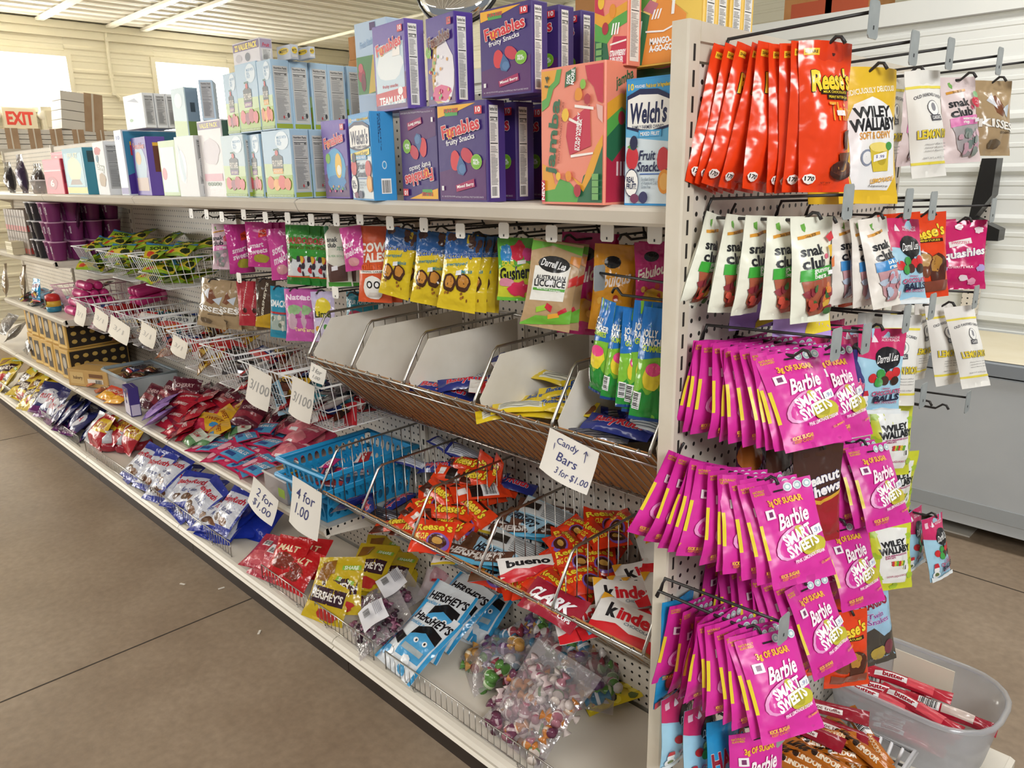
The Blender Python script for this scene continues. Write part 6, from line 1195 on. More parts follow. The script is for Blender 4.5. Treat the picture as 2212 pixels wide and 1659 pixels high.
# ================================================================== WHITE WIRE BASKETS
def wire_basket(x0, x1, y0, zt, hgt, label, grp, slope=.05, m=WHITEW):
    e = empty('wire_basket', ((x0+x1)/2, y0, zt)); tag(e, label, 'wire basket', grp)
    w = (x1-x0)/2-.006; d = YP-.012-y0; b = .045
    top = [(-w, 0, 0), (w, 0, 0), (w, d, 0), (-w, d, 0)]; bot = [(-w+.03, b, -hgt), (w-.03, b, -hgt), (w-.03, d, -hgt), (-w+.03, d, -hgt)]
    mb = MB(); mb.tube(top, .0033, m, 6, True); mb.tube([tuple(Vector(t)*.45+Vector(q)*.55) for t, q in zip(top, bot)], .002, m, 5, True); mb.tube(bot, .0026, m, 5, True); mb.build('rim', e)
    mb = MB(); n = 11
    for k in range(1, n):
        f = k/n; lx = -w+2*w*f; bx = (-w+.03)+2*(w-.03)*f
        mb.tube([(lx, 0, 0), (bx, b, -hgt), (bx, d, -hgt), (lx, d, 0)], .0014, m, 4)
    ny = int(d/.03)
    for k in range(1, ny):
        y = d*k/ny; yb = b+(d-b)*k/ny
        mb.tube([(-w, y, 0), (-w+.03, yb, -hgt), (w-.03, yb, -hgt), (w, y, 0)], .0014, m, 4)
    mb.build('wire_grid', e); return e
XB = [-3.646, -3.324, -3.003, -2.721, -2.421, -2.112, -1.80, -1.50, -1.236]
ZB = [1.01, 1.01, 1.012, 1.01, 1.0, .99, .975, .975]
for i in range(8): wire_basket(XB[i]+.004, XB[i+1]-.004, .08, ZB[i], .155, 'white wire basket of the long row below the hanging bags, '+ORD[i]+' from the left', 'white wire baskets of the long row')
XL = [(-3.50, -3.20), (-3.13, -2.82), (-2.725, -2.42)]
for i, (a, b) in enumerate(XL): wire_basket(a, b, .08, 1.282, .125, 'white wire basket heaped with lime green packs, '+ORD[i]+' from the left', 'white baskets of lime packs')
# small packs in the baskets
def a_pack(c2, txt, tc): return P([(0, 0), (1, 0), (1, .3), (0, .45)], c2)+T(txt, .5, .6, .7, .26, tc, bold=.04, rot=6, asp=.7)
PACKS = {}
def pack_proto(key, c, fin, w, h, t, ops):
    if key not in PACKS: PACKS[key] = bag('candy_pack', w, h, t, c, ops(), seed=len(key)+len(PACKS), kind=fin, seal='lr', top=.09, bot=.09, origin='mid', nu=13, nv=9)
    return PACKS[key]
MIX = [('dkbrown', '#3a2a24', 'foil', .1, .05, .02, lambda: a_pack('#6a3a2a', 'CHOC', '#c8a86a')), ('orange', '#c8752c', 'foil', .09, .055, .02, lambda: a_pack('#8a4a1c', 'NUT', '#f0e0c0')), ('navy', '#23346a', 'foil', .11, .05, .02, lambda: a_pack('#b03a3a', 'MILK', '#e8e8f0')), ('redp', '#b8282c', 'foil', .1, .05, .02, lambda: a_pack('#e8e0dc', "S's", '#f4ece4')), ('whitep', '#d4d4d2', 'satin', .1, .06, .018, lambda: a_pack('#b83a3a', 'YOGO', '#4a4a58')), ('tealp', '#3a7a8a', 'foil', .1, .05, .02, lambda: a_pack('#23505a', 'MINT', '#d8e8e8')), ('silverp', '#a8a8ac', 'silver', .09, .05, .02, lambda: a_pack('#6a6a70', 'TOF', '#3a3a40')), ('yellowp', '#d0a82c', 'foil', .1, .05, .02, lambda: a_pack('#8a5a1c', 'CRM', '#5a2a12')), ('pinkp', '#c8327a', 'foil', .09, .04, .022, lambda: a_pack('#f0d8e0', 'CHEW', '#f6e8f0'))]
MIXD = {m[0]: m for m in MIX}
def mix(k): return pack_proto(*MIXD[k])
RC = random.Random(5)
fills = [['pinkp']*5+['redp', 'whitep', 'pinkp', 'navy'], ['dkbrown', 'orange', 'pinkp', 'tealp', 'orange', 'dkbrown', 'redp', 'navy'], ['silverp', 'redp', 'orange', 'navy', 'tealp', 'dkbrown', 'whitep', 'silverp'], ['orange', 'dkbrown', 'navy', 'redp', 'orange', 'navy', 'dkbrown', 'yellowp'], ['yellowp', 'silverp', 'redp', 'dkbrown', 'silverp', 'yellowp', 'whitep', 'redp'], ['redp', 'silverp', 'whitep', 'dkbrown', 'redp', 'silverp', 'navy', 'redp'], ['redp', 'navy', 'yellowp', 'redp', 'tealp', 'dkbrown', 'navy', 'redp'], ['redp', 'silverp', 'tealp', 'silverp', 'whitep', 'silverp', 'navy', 'dkbrown', 'silverp']]
wd = {'dkbrown': 'brown', 'orange': 'orange', 'navy': 'navy blue', 'redp': 'red', 'whitep': 'white', 'tealp': 'teal', 'silverp': 'silver', 'yellowp': 'gold', 'pinkp': 'pink'}
for i, f in enumerate(fills):
    for j, k in enumerate(f*2):
        L = j//len(f); x = RC.uniform(XB[i]+.085, XB[i+1]-.085); y = .16+.2*((j*.618) % 1)
        o = lie(mix(k), (x, y, ZB[i]-.135+.034*L+.02*(j % 3)), RC.uniform(-70, 70), RC.uniform(5, 45), RC.uniform(-15, 15), 1.5)
        pend(o, wd[k]+' candy pack in the '+ORD[i]+' basket of the long row, {o} from the left', 'candy pack', wd[k]+' packs in the '+ORD[i]+' basket')
def a_lime(): return P([(0, .1), (.5, .2), (1, .05), (1, .5), (.6, .6), (0, .5)], '#d8c23a')+T('SOUR', .45, .66, .6, .22, '#26301a', bold=.05, rot=5, asp=.7)+E(.75, .35, .16, .2, '#26301a', 7, wob=.4)+E(.2, .3, .12, .14, '#c8402c', wob=.2)+Rc(.0, .86, 1, 1, '#3a7fb0')
for i, (a, b) in enumerate(XL):
    for j in range(18):
        L = j//6; x = a+.075+(b-a-.15)*((j*.618) % 1); y = .14+.24*((j % 6)/5)
        o = lie(pack_proto('lime', '#8fb52e', 'foil', .125, .09, .022, a_lime), (x, y, 1.282-.09+.045*L+.05*((j % 6)/5)*(L/2)), RC.uniform(-60, 60), RC.uniform(5, 40), RC.uniform(-18, 18))
        pend(o, 'lime green and yellow sour pack in the '+ORD[i]+' lime basket, {o} from the left', 'candy pack', 'lime packs in the '+ORD[i]+' lime basket')
# red pack and blue wrapper showing through the right hand baskets
pr = carton('candy_box', .13, .018, .075, '#b3202a', Rc(.05, .05, .6, .4, '#e8e8e8')+bars(.3, .08, .56, .38)+Rc(.06, .1, .26, .36, '#1d1d1f')+P([(0, .62), (1, .74), (1, .9), (0, .78)], '#dcdcda'))
o = dup(pr, at(745, 925, y=.2), (R_(-18), R_(-22), 0)); tag(o, 'flat red and white box leaning in the rightmost white basket', 'candy box')
tag(dup(bar_proto('herblue'), at(600, 850, y=.125), (R_(-10), R_(72), R_(10))), 'light blue chocolate bar standing in the second rightmost white basket', 'chocolate bar')
# ================================================================== FAR LEFT SHELVES: CUPS, CARTONS, TUBES
def cup_proto(c, lidc):
    e = bpy.data.objects.new('snack_cup', None); e.empty_display_size = .02
    mb = MB(); m = M(c, 'plastic'); mb.lathe([(.030, 0), (.031, .002), (.041, .088), (.043, .092), (.0, .0921)], m, 16)
    mb.art(T('snak', .5, .6, .5, .16, '#e8e0e8', rot=88)+E(.2, .5, .1, .1, '#d8c8d8'), lambda x, y: (lambda t, r: (Vector((r*math.sin(t), -r*math.cos(t), .01+.075*y)), Vector((math.sin(t), -math.cos(t), 0))))((x-.5)*2.0, .032+.0095*(.1+.85*y)), 'plastic', .2)
    b = mb.build('cup', link=False); b.parent = e
    mb = MB(); mb.lathe([(.044, .090), (.045, .093), (.044, .096), (.0, .0965)], M(lidc, 'plastic'), 16); l = mb.build('lid', link=False); l.parent = e
    return e
CP = cup_proto('#7a2d68', '#c79ab8'); CB = cup_proto('#20202a', '#c8c8cc')
zc = 1.197
for cx in range(2):
    for cy in range(4):
        for cz in range(3):
            o = dup(CP, (-3.73-.09*cx+(.045 if cz == 1 else 0)*0, .085+.092*cy, zc+.0975*cz), (0, 0, R_(RC.uniform(-20, 40)))); pend(o, 'purple snack cup in the stack on the far left shelf, {o} from the left', 'snack cup', 'purple snack cups')
for cx in range(2):
    for cy in range(3):
        for cz in range(3):
            o = dup(CB, (-3.97-.092*cx, .085+.095*cy, zc+.0975*cz), (0, 0, R_(RC.uniform(-20, 40)))); pend(o, 'black snack cup in the stack left of the purple cups, {o} from the left', 'snack cup', 'black snack cups')
bxp = carton('snack_carton', .05, .16, .12, '#8d7f74', Rc(0, 0, 1, .25, '#a83a34')+T('bites', .5, .7, .7, .12, '#4a4038'), Rc(0, 0, 1, .3, '#a83a34')+[x for k in range(5) for x in Rc(.1+.16*k, .4, .2+.16*k, .95, '#a39a90')])
for k in range(8): pend(dup(bxp, (-4.2-.056*(k % 8), .14, zc+.002)), 'grey brown snack carton with red foot on the far shelf, {o} from the left', 'snack box', 'grey brown cartons lower layer')
for k in range(8): pend(dup(bxp, (-4.2-.056*(k % 8), .14, zc+.124)), 'grey brown snack carton with red foot, upper layer, {o} from the left', 'snack box', 'grey brown cartons upper layer')
for k in range(2):
    mb = MB(); mb.box(-.07, .07, -.04, .04, 0, .035, M('#d8cfae', 'card')); mb.box(-.068, .068, -.041, -.04, .01, .026, M('#a89a6a', 'card')); o = mb.build('snack_box'); o.location = (-4.36, .085, zc+.0005+.036*k+.0); o.location.y = .04+.001; tag(o, ('lower' if k == 0 else 'upper')+' small pale yellow box before the grey brown cartons', 'snack box')
# black bags hung above the cups
for k in range(4):
    o = dup(kind_proto('choc', k % 3), (-3.72-.16*k, .2, 1.50), (R_(-4), 0, R_(RC.uniform(-8, 8))), (1, 1, .9)); o.location.z = 1.485; pend(o, 'dark bag above the snack cups, {o} from the left', 'candy bag', 'dark bags above the cups')
zs = .897
tube = bag('candy_tube', .05, .16, .05, '#c22f78', Rc(0, .1, 1, .2, '#f0d8e2')+E(.5, .6, .3, .2, '#e87aa8'), seed=2, kind='plastic', top=.12, bot=.06, origin='mid', wr=.2)
def tube_proto():
    e = bpy.data.objects.new('candy_tube', None); e.empty_display_size = .02
    mb = MB(); mb.lathe([(.012, 0), (.02, .004), (.0225, .015), (.0225, .12), (.019, .132)], M('#c22f78', 'plastic'), 14); b = mb.build('tube_body', link=False); b.parent = e
    mb = MB(); mb.lathe([(.0235, .12), (.0235, .15), (.016, .158)], M('#d8669a', 'plastic'), 14); l = mb.build('tube_cap', link=False); l.parent = e
    return e
TB = tube_proto()
for a in range(4):
    for b in range(5-a if a else 5):
        o = dup(TB, (-3.72-.0-.0*a, .12+.05*b+.025*a, zs+.024+.043*a), (0, R_(-90), 0)); pend(o, 'pink candy tube lying in the stack right of the tin, {o} from the left', 'candy tube', 'pink candy tubes stacked')
for k in range(6):
    o = dup(TB, (-3.45+.05*(k % 3), .3, .99+.046*(k//3)), (R_(-90+8), 0, 0)); pend(o, 'pink candy tube in the leftmost basket, {o} from the left', 'candy tube', 'pink tubes in basket')
p = at(118, 672, y=.09)
mb = MB(); mb.lathe([(.03, 0), (.036, .004), (.038, .03)], M('#2f7f9c', 'plastic'), 18); mb.lathe([(.038, .03), (.038, .06)], M('#d8b03a', 'plastic'), 18); mb.lathe([(.038, .06), (.036, .088), (.02, .098)], M('#c8302c', 'plastic'), 18); mb.box(-.014, .014, -.0392, -.038, .04, .07, M('#3a3a2a', 'paper')); o = mb.build('candy_tin'); o.location = (p.x, .09, zs); tag(o, 'round tin banded red, yellow and blue on the far left shelf', 'candy tin')
o = dup(kind_proto('haribo', 0), (at(86, 640, y=.1).x, .1, zs+.15), (R_(-12), 0, R_(4)), (1.1, 1, .62)); tag(o, 'silver and maroon gummy bag standing on the far left shelf', 'candy bag')
for k, u in enumerate((22, 40)):
    o = dup(kind_proto('kisst', k), (at(u, 640, y=.06).x, .06+.05*k, zs+.2), (R_(-6), 0, R_(-20)), (.7, 1, 1.0)); o.scale = (.6, .8, 1.05); pend(o, 'crumpled standing bag at the very left of the candy shelf, {o} from the left', 'candy bag', 'standing bags far left')
wb = wire_basket(-4.08, -3.86, .10, zs+.14, .12, 'pink wire basket on the far left candy shelf', None, m=M('#d8a8bc', 'wire'))
for k in range(7): pend(lie(mix(['dkbrown', 'silverp', 'dkbrown'][k % 3]), (-3.97+RC.uniform(-.04, .04), .2+.025*k, zs+.06+.012*k), RC.uniform(-60, 60), 20), 'dark foil pack in the pink wire basket, {o} from the left', 'candy pack', 'packs in pink basket')
for k in range(9): pend(lie(kind_proto('haribod', k % 3), (-4.15-.08*k, .2+.02*(k % 3), zs+.03+.02*(k % 2)), RC.uniform(-30, 30), 20), 'dark gummy bag lying on the far left candy shelf, {o} from the left', 'candy bag', 'dark bags on the candy shelf')
# ================================================================== GOODS ON THE LOWER SHELF
zg = .537
def spot(u, v, z): return at(u, v, z=z)
gb = carton('snack_carton', .045, .17, .085, '#cfa758', Rc(.2, .1, .8, .9, '#3a322c')+E(.5, .55, .22, .22, '#b8b0a0')+Rc(0, .0, 1, .06, '#e8c87a'), Rc(0, 0, 1, 1, '#2c241e')+[x for a in range(3) for b in range(6) for x in E(.1+.16*b, .2+.3*a, .05, .08, '#c8a85a', 8)], seed=4)
gx, gy = -3.92, .06
for L in range(2):
    for k in range(6):
        o = dup(gb, (gx-.135*k-.03*L, gy+.165+.012*L+.008*(k % 2), zg+.0015+.166*L), (0, 0, R_(4+RC.uniform(-4, 4))), (2.7, 1.9, 1.93)); pend(o, ('upper' if L else 'lower')+' gold and black snack carton on the lower shelf, {o} from the left', 'snack box', ('upper' if L else 'lower')+' gold cartons')
kb = carton('snack_carton', .19, .12, .06, '#c9a262', Rc(.05, .1, .4, .9, '#d8b87a')+T('bakery', .25, .5, .24, .3, '#5a3a22')+Rc(.5, .2, .9, .5, '#ece4d6')+Rc(.55, .6, .9, .85, '#7a5232')+bars(.7, .2, .88, .46), Rc(.2, .2, .8, .8, '#d8b87a'))
p = spot(176, 826, zg); o = dup(kb, (gx+.26, .17, zg+.0015), (0, 0, R_(24)), 1.5); tag(o, 'kraft printed carton lying at the end of the gold carton stack', 'snack box')
def heap(pr_list, pts, z, label, grp, cat='candy bag', yaw=(-40, 40), tilt=(6, 26), dz=.0, sc=1.0):
    for i, (u, v, L) in enumerate(pts):
        pr = pr_list[i % len(pr_list)]; tl = RC.uniform(*tilt)
        q = spot(u, v, z+.012+.022*L+.42*sc*(pr.bound_box[1][2]-pr.bound_box[0][2])*math.sin(R_(tl)))
        q.y = max(q.y, .058+.40*sc*(pr.bound_box[1][2]-pr.bound_box[0][2])*math.cos(R_(tl)))
        o = lie(pr, (q.x, q.y, q.z), RC.uniform(*yaw), tl, RC.uniform(-8, 8), sc); pend(o, label+', {o} from the left', cat, grp)
def fb(name, c, w, h, t, ops, fin='foil', n=2): return [bag(name, w, h, t, c, ops, seed=k*5+len(c)+int(w*100), kind=fin, origin='mid', top=.1, bot=.08) for k in range(n)]
def clearbag(w, h, t, seed):
    return bag('clear_bag', w, h, t, '#f2f0f2', (), seed=seed, kind='clear', origin='mid', top=.16, bot=.04, wr=1.6)
brown = fb('candy_bag', '#8a4a2c', .12, .09, .02, a_pack('#b8562c', 'TOFFEE', '#f0d8b0'))
heap(brown, [(205, 825, 0), (225, 840, 0), (240, 800, 0), (255, 812, 0)], zg, 'brown flat toffee bag beside the gold cartons', 'brown toffee bags', yaw=(-15, 15))
orn = fb('candy_bag', '#d0452a', .13, .1, .03, P([(0, 0), (1, 0), (1, .4), (0, .6)], '#e8a82c')+T('CRUNCH', .5, .6, .7, .2, '#f4e8d0', rot=10))
heap(orn, [(205, 858, 0), (228, 866, 0)], zg, 'red and yellow glossy bag near the shelf edge', 'red yellow bags', yaw=(-20, 20))
# clear plastic bin with a grey handle
p = spot(322, 835, zg); e = empty('plastic_bin', (p.x, .25, zg+.001)); tag(e, 'clear plastic bin with a grey blue handle on the lower shelf', 'plastic bin')
mb = MB(); W2, D2, H2 = .17, .15, .095
for a in ((-W2, -W2+.003, -D2+.05, D2), (W2-.003, W2, -D2+.05, D2)): mb.box(a[0], a[1], a[2], a[3], 0, H2, M('#dfe6ea', 'frost'))
mb.box(-W2, W2, -D2+.05, -D2+.053, 0, H2, M('#dfe6ea', 'frost')); mb.box(-W2, W2, D2-.003, D2, 0, H2, M('#dfe6ea', 'frost')); mb.box(-W2, W2, -D2+.05, D2, 0, .003, M('#dfe6ea', 'frost')); mb.build('bin_body', e)
mb = MB(); mb.tube([(-W2-.005, -D2+.05, H2), (W2, -D2+.05, H2), (W2, D2, H2), (-W2-.005, D2, H2)], .008, M('#9aa9b2', 'plastic'), 8, True); mb.build('bin_rim', e)
mb = MB(); mb.box(-W2-.03, -W2, -D2+.06, D2-.04, H2-.022, H2+.008, M('#8fa2ae', 'plastic')); mb.build('handle', e)
for k in range(12): pend(lie(mix(['navy', 'dkbrown', 'silverp'][k % 3]), (p.x+RC.uniform(-.11, .11), .25+RC.uniform(-.05, .1), zg+.05+.025*(k//4)), RC.uniform(-80, 80), 12), 'dark pack inside the clear plastic bin, {o} from the left', 'candy pack', 'packs in the clear bin')
gh = carton('candy_carton', .115, .05, .15, '#3d2f7a', Rc(0, 0, 1, .4, '#d8d2e4')+P([(.1, .35), (.3, .4), (.34, .7), (.2, .8), (.08, .66)], '#eae6f2')+P([(.62, .4), (.9, .35), (.9, .7), (.78, .82), (.66, .66)], '#eae6f2')+T('BOO BITES', .5, .58, .5, .1, '#f0e8c8', bold=.04)+E(.5, .84, .2, .1, '#2a2060')+P([(.35, .9), (.62, .92), (.7, .98), (.5, .88)], '#e0d86a')+E(.9, .82, .06, .05, '#e0562c'), Rc(0, 0, 1, .4, '#c8c0d8'))
p = spot(280, 896, zg); o = dup(gh, (p.x, p.y+.02, zg+.001), (R_(0), 0, R_(-6)), .9); tag(o, 'purple and white carton with pale ghost shapes before the plastic bin', 'candy carton')
lavb = fb('candy_bag', '#a884cc', .15, .13, .03, T('MARSH\nMALLOW', .5, .55, .6, .3, '#5a3a8a', rot=8)+P([(0, 0), (1, 0), (1, .12), (0, .2)], '#6a4aa8'))
heap(lavb, [(318, 905, 0), (338, 885, 1), (355, 868, 1)], zg, 'lavender candy bag beside the ghost carton', 'lavender bags', yaw=(-50, -10), tilt=(20, 40))
redg = fb('candy_bag', '#b01c30', .15, .12, .03, P([(0, .2), (.5, .35), (1, .2), (1, .4), (0, .45)], '#7a1830')+T('GUMMIES', .5, .65, .6, .16, '#f0d8d8', rot=6)+E(.3, .3, .14, .12, '#e8e0d8', wob=.2), n=3)
heap(redg, [(375, 905, 0), (395, 925, 0), (415, 895, 1), (370, 935, 0), (430, 880, 1), (450, 900, 1), (345, 935, 0), (405, 865, 2), (440, 860, 2), (470, 872, 1), (385, 880, 1), (420, 935, 0)], zg, 'dark red glossy gummy bag on the lower shelf', 'red gummy bags')
yelg = fb('candy_bag', '#d8a426', .15, .12, .03, P([(0, 0), (.6, 0), (.3, .5), (0, .6)], '#c02a4a')+T('SWEET', .6, .6, .6, .16, '#8a2a1a', rot=-6)+E(.75, .3, .15, .12, '#3a8ac0', wob=.2))
heap(yelg, [(455, 912, 1), (480, 900, 1), (500, 918, 0), (515, 890, 1), (470, 930, 0)], zg, 'yellow and red candy bag on the lower shelf', 'yellow red bags')
flat = fb('candy_bag', '#c82a5c', .17, .1, .012, P([(.3, .1), (.96, .1), (.96, .9), (.5, .9)], '#4a9ac8')+T('SOUR BELTS', .6, .6, .6, .2, '#f4eef2', rot=4, asp=.6)+Rc(.4, .2, .7, .4, '#2a4a8a')+E(.15, .5, .12, .3, '#e8b0c0'), n=3)
heap(flat, [(470, 950, 0), (500, 965, 0), (530, 940, 1), (560, 925, 1), (590, 930, 1), (540, 970, 0), (480, 985, 0), (510, 995, 0), (560, 990, 0), (490, 1012, 0), (520, 1020, 0), (550, 1010, 1), (505, 975, 1), (575, 955, 1), (450, 965, 0), (600, 915, 1)], zg, 'flat pink and blue sour belt bag on the lower shelf', 'flat sour belt bags', yaw=(-25, 35), tilt=(0, 14))
grn = fb('candy_bag', '#c9cfc0', .13, .09, .02, Rc(0, 0, 1, .4, '#5a8a5a')+T('GUM', .5, .65, .5, .2, '#b0303a'))
heap(grn, [(420, 945, 0), (440, 950, 0), (520, 925, 1), (500, 940, 0)], zg, 'white and green candy bag beside the sour belt bags', 'white green bags', yaw=(-30, 20))
drk = fb('candy_bag', '#5a1a2c', .15, .13, .04, P([(0, .2), (.5, .35), (1, .2), (1, .5), (0, .55)], '#8a2a3a')+T('CHERRY', .5, .7, .6, .14, '#d8b8b8', rot=6), n=2)
heap(drk, [(330, 858, 0), (360, 850, 1), (400, 845, 1), (430, 850, 0), (460, 852, 1), (490, 868, 0), (520, 880, 0), (555, 900, 0), (590, 905, 0), (620, 915, 1), (640, 905, 0), (540, 895, 2)], zg, 'dark wine red bag at the back of the lower shelf', 'wine red bags', tilt=(25, 60))
pkr = fb('candy_bag', '#b8405c', .16, .17, .05, Rc(.1, .72, .9, .8, '#e8b8c0')+E(.5, .35, .35, .25, '#d87a84', wob=.15)+Rc(.3, .15, .6, .24, '#f0f0f0'), n=2)
heap(pkr, [(628, 975, 0), (650, 945, 1), (675, 935, 1), (700, 945, 0), (660, 920, 2)], zg, 'rosy red zip bag beside the blue baskets', 'rosy zip bags', yaw=(-20, 20), tilt=(10, 30))
# clear tub of orange packs
p = spot(598, 1080, zg); e = empty('plastic_tub', (p.x, p.y+.06, zg+.001)); tag(e, 'square clear tub of orange packs at the shelf edge', 'plastic tub')
mb = MB()
for a in ((-.075, .075, -.06, -.057), (-.075, .075, .057, .06), (-.075, -.072, -.06, .06), (.072, .075, -.06, .06)): mb.box(a[0], a[1], a[2], a[3], 0, .085, M('#e6dede', 'frost'))
mb.box(-.075, .075, -.06, .06, 0, .003, M('#e6dede', 'frost')); mb.build('tub_body', e)
mb = MB(); mb.tube([(-.077, -.062, .085), (.077, -.062, .085), (.077, .062, .085), (-.077, .062, .085)], .004, M('#dcd8d6', 'plastic'), 6, True); mb.build('tub_rim', e)
mb = MB(); mb.box(.02, .06, -.0612, -.06, .02, .05, M('#9ab84a', 'paper')); mb.build('price_sticker', e)
for k in range(6): pend(lie(mix('yellowp' if k % 2 else 'orange'), (p.x+RC.uniform(-.02, .02), p.y+.06+RC.uniform(-.02, .02), zg+.03+.014*k), RC.uniform(-15, 15), 10), 'orange and gold pack in the square clear tub, {o} from the left', 'candy pack', 'packs in the square tub')
# blue plastic baskets
BLUE = noisy('blue_plastic', '#1f8fc4', '#2799cf', 5, .35)
def blue_basket(x, y, z, rz, label):
    e = empty('plastic_basket', (x, y, z)); e.rotation_euler = (0, 0, R_(rz)); tag(e, label, 'plastic basket', 'blue plastic baskets')
    w, d, h = .115, .165, .105; m = BLUE
    def wall(p0, p1, nx, n):
        """a side panel pierced by two rows of tall ovals"""
        mb = MB(); p0 = Vector(p0); p1 = Vector(p1); nn = Vector(nx); L = (p1-p0); c = L.length
        tp = Vector((0, 0, h)); fl = nn*.016
        def pt(s, t): return p0+L*s+tp*t+fl*t
        cells = n; vs = []
        for r, (t0, t1) in enumerate(((.12, .5), (.5, .9))):
            for k in range(cells):
                a, b = k/cells, (k+1)/cells; q = [pt(a, t0), pt(b, t0), pt(b, t1), pt(a, t1)]; cx, ct = (a+b)/2, (t0+t1)/2
                o8 = [pt(cx+(b-a)*.34*math.cos(j*math.pi/6+math.pi/12), ct+(t1-t0)*.42*math.sin(j*math.pi/6+math.pi/12)) for j in range(12)]
                sq = [pt(cx+(b-a)*.5*max(-1, min(1, 1.4*math.cos(j*math.pi/6+math.pi/12))), ct+(t1-t0)*.5*max(-1, min(1, 1.4*math.sin(j*math.pi/6+math.pi/12)))) for j in range(12)]
                mb.add(o8+sq, [(j, (j+1) % 12, 12+(j+1) % 12, 12+j) for j in range(12)], m)
        for t0, t1 in ((0, .12), (.9, 1.0)): mb.add([pt(0, t0), pt(1, t0), pt(1, t1), pt(0, t1)], [(0, 1, 2, 3)], m)
        return mb
    for a, b, nx, n in (((-w, -d, 0), (w, -d, 0), (0, -1, 0), 8), ((w, -d, 0), (w, d, 0), (1, 0, 0), 12), ((w, d, 0), (-w, d, 0), (0, 1, 0), 8), ((-w, d, 0), (-w, -d, 0), (-1, 0, 0), 12)): wall(a, b, nx, n).build('side_panel', e)
    mb = MB(); mb.box(-w, w, -d, d, 0, .003, m); mb.build('floor_panel', e)
    f = .02; mb = MB(); mb.extrude([(-.006, -.008), (.008, -.008), (.012, .0), (.008, .006), (-.006, .004)], m, (-w-f, -d-f+.003, h), (w+f, -d-f+.003, h), (0, -1, 0), (0, 0, 1))
    mb.tube([(-w-f, -d-f, h), (w+f, -d-f, h), (w+f, d+f, h), (-w-f, d+f, h)], .009, m, 8, True); mb.build('rim', e)
    return e
blue_basket(-1.375, .225, zg+.001, 2, 'blue plastic basket with oval holes standing on the shelf end by the chrome bin')
blue_basket(-1.375, .235, zg+.055, 3, 'upper blue plastic basket nested in the other beside the chrome bin')
for k in range(8): pend(lie(mix(['redp', 'pinkp', 'navy'][k % 3]), (-1.375+RC.uniform(-.05, .05), .22+RC.uniform(-.1, .1), zg+.08+.006*k), RC.uniform(-80, 80), 8), 'small pack in the blue plastic basket, {o} from the left', 'candy pack', 'packs in the blue basket')
gy = fb('candy_bag', '#6f6a66', .16, .16, .05, E(.5, .5, .4, .3, '#8a8480', wob=.2)+E(.4, .3, .2, .15, '#a8a29c', wob=.2))
heap(gy, [(15, 700, 1), (35, 715, 1), (20, 745, 0)], zg+.03, 'grey crumpled clear bag at the far left of the lower shelf', 'grey bags', tilt=(40, 60), sc=1.0)
# ================================================================== BOTTOM DECK
zd = .1565
yel = fb('candy_bag', '#c9ac22', .17, .19, .05, T("HERSHEY'S", .5, .5, .8, .14, '#efe8d8', bold=.04, rot=3)+P([(.05, .3), (.95, .34), (.95, .64), (.05, .6)], '#c9ac22')+P([(.08, .3), (.92, .34), (.92, .62), (.08, .58)], '#3a1f2a')+T("HERSHEY'S", .5, .46, .76, .13, '#efe8e0', bold=.04, rot=2)+Rc(.55, .76, .95, .84, '#8ab83a')+T('SHARE', .75, .8, .3, .06, '#f0f4e0', bold=.03)+P([(.1, .66), (.4, .7), (.4, .94), (.1, .9)], '#8a5a1c')+E(.6, .15, .25, .1, '#b8302c', wob=.2), n=3)
heap(yel, [(15, 815, 0), (45, 840, 1), (75, 850, 1), (30, 860, 0), (95, 858, 0), (60, 815, 2), (5, 800, 2), (85, 830, 2), (50, 865, 1), (10, 840, 2)], zd, 'glossy yellow chocolate bag at the far left of the bottom deck', 'yellow bags far left', yaw=(-20, 40), tilt=(20, 50), sc=1.25)
nav = fb('candy_bag', '#252a62', .17, .18, .05, E(.5, .5, .36, .26, '#c8c8d0', wob=.12)+T('RUTH', .5, .5, .5, .14, '#b8283c', bold=.04)+P([(0, 0), (1, 0), (1, .15), (0, .2)], '#6a2a6a'), n=2)
heap(nav, [(105, 870, 1), (135, 885, 1), (165, 905, 0), (150, 880, 2), (190, 895, 1), (100, 885, 0), (130, 895, 2), (175, 890, 2), (110, 860, 2), (210, 918, 0), (160, 915, 1)], zd, 'navy and purple bag on the bottom deck', 'navy purple bags', tilt=(25, 55), sc=1.25)
rw = fb('candy_bag', '#b0202c', .19, .15, .06, P([(0, 0), (.35, 0), (.35, 1), (0, 1)], '#dcdcdc')+P([(.45, .4), (1, .5), (1, .9), (.5, .85)], '#d8b02c')+T('SUGAR', .7, .65, .4, .2, '#8a1a24'), n=2)
heap(rw, [(215, 928, 1), (235, 920, 2), (262, 925, 2), (285, 940, 1), (225, 935, 0)], zd, 'red, white and yellow bag on the bottom deck', 'red white yellow bags', tilt=(30, 55), yaw=(-15, 15), sc=1.25)
wt = []
for k, (u, v) in enumerate(((230, 975), (262, 978), (295, 972))):
    q = spot(u, v, zd); e = empty('candy_pouch', (q.x, q.y+.03, zd)); pend(e, 'round red and white tied pouch on the bottom deck, {o} from the left', 'candy pouch', 'tied pouches', u)
    mb = MB(); mb.lathe([(.03, 0), (.055, .01), (.06, .03), (.05, .055)], M('#a02838', 'foil'), 14); mb.build('lower_half', e)
    mb = MB(); mb.lathe([(.05, .055), (.04, .08), (.015, .1), (.022, .115), (.004, .112)], M('#c8ccd4', 'foil'), 14); mb.build('upper_half', e)
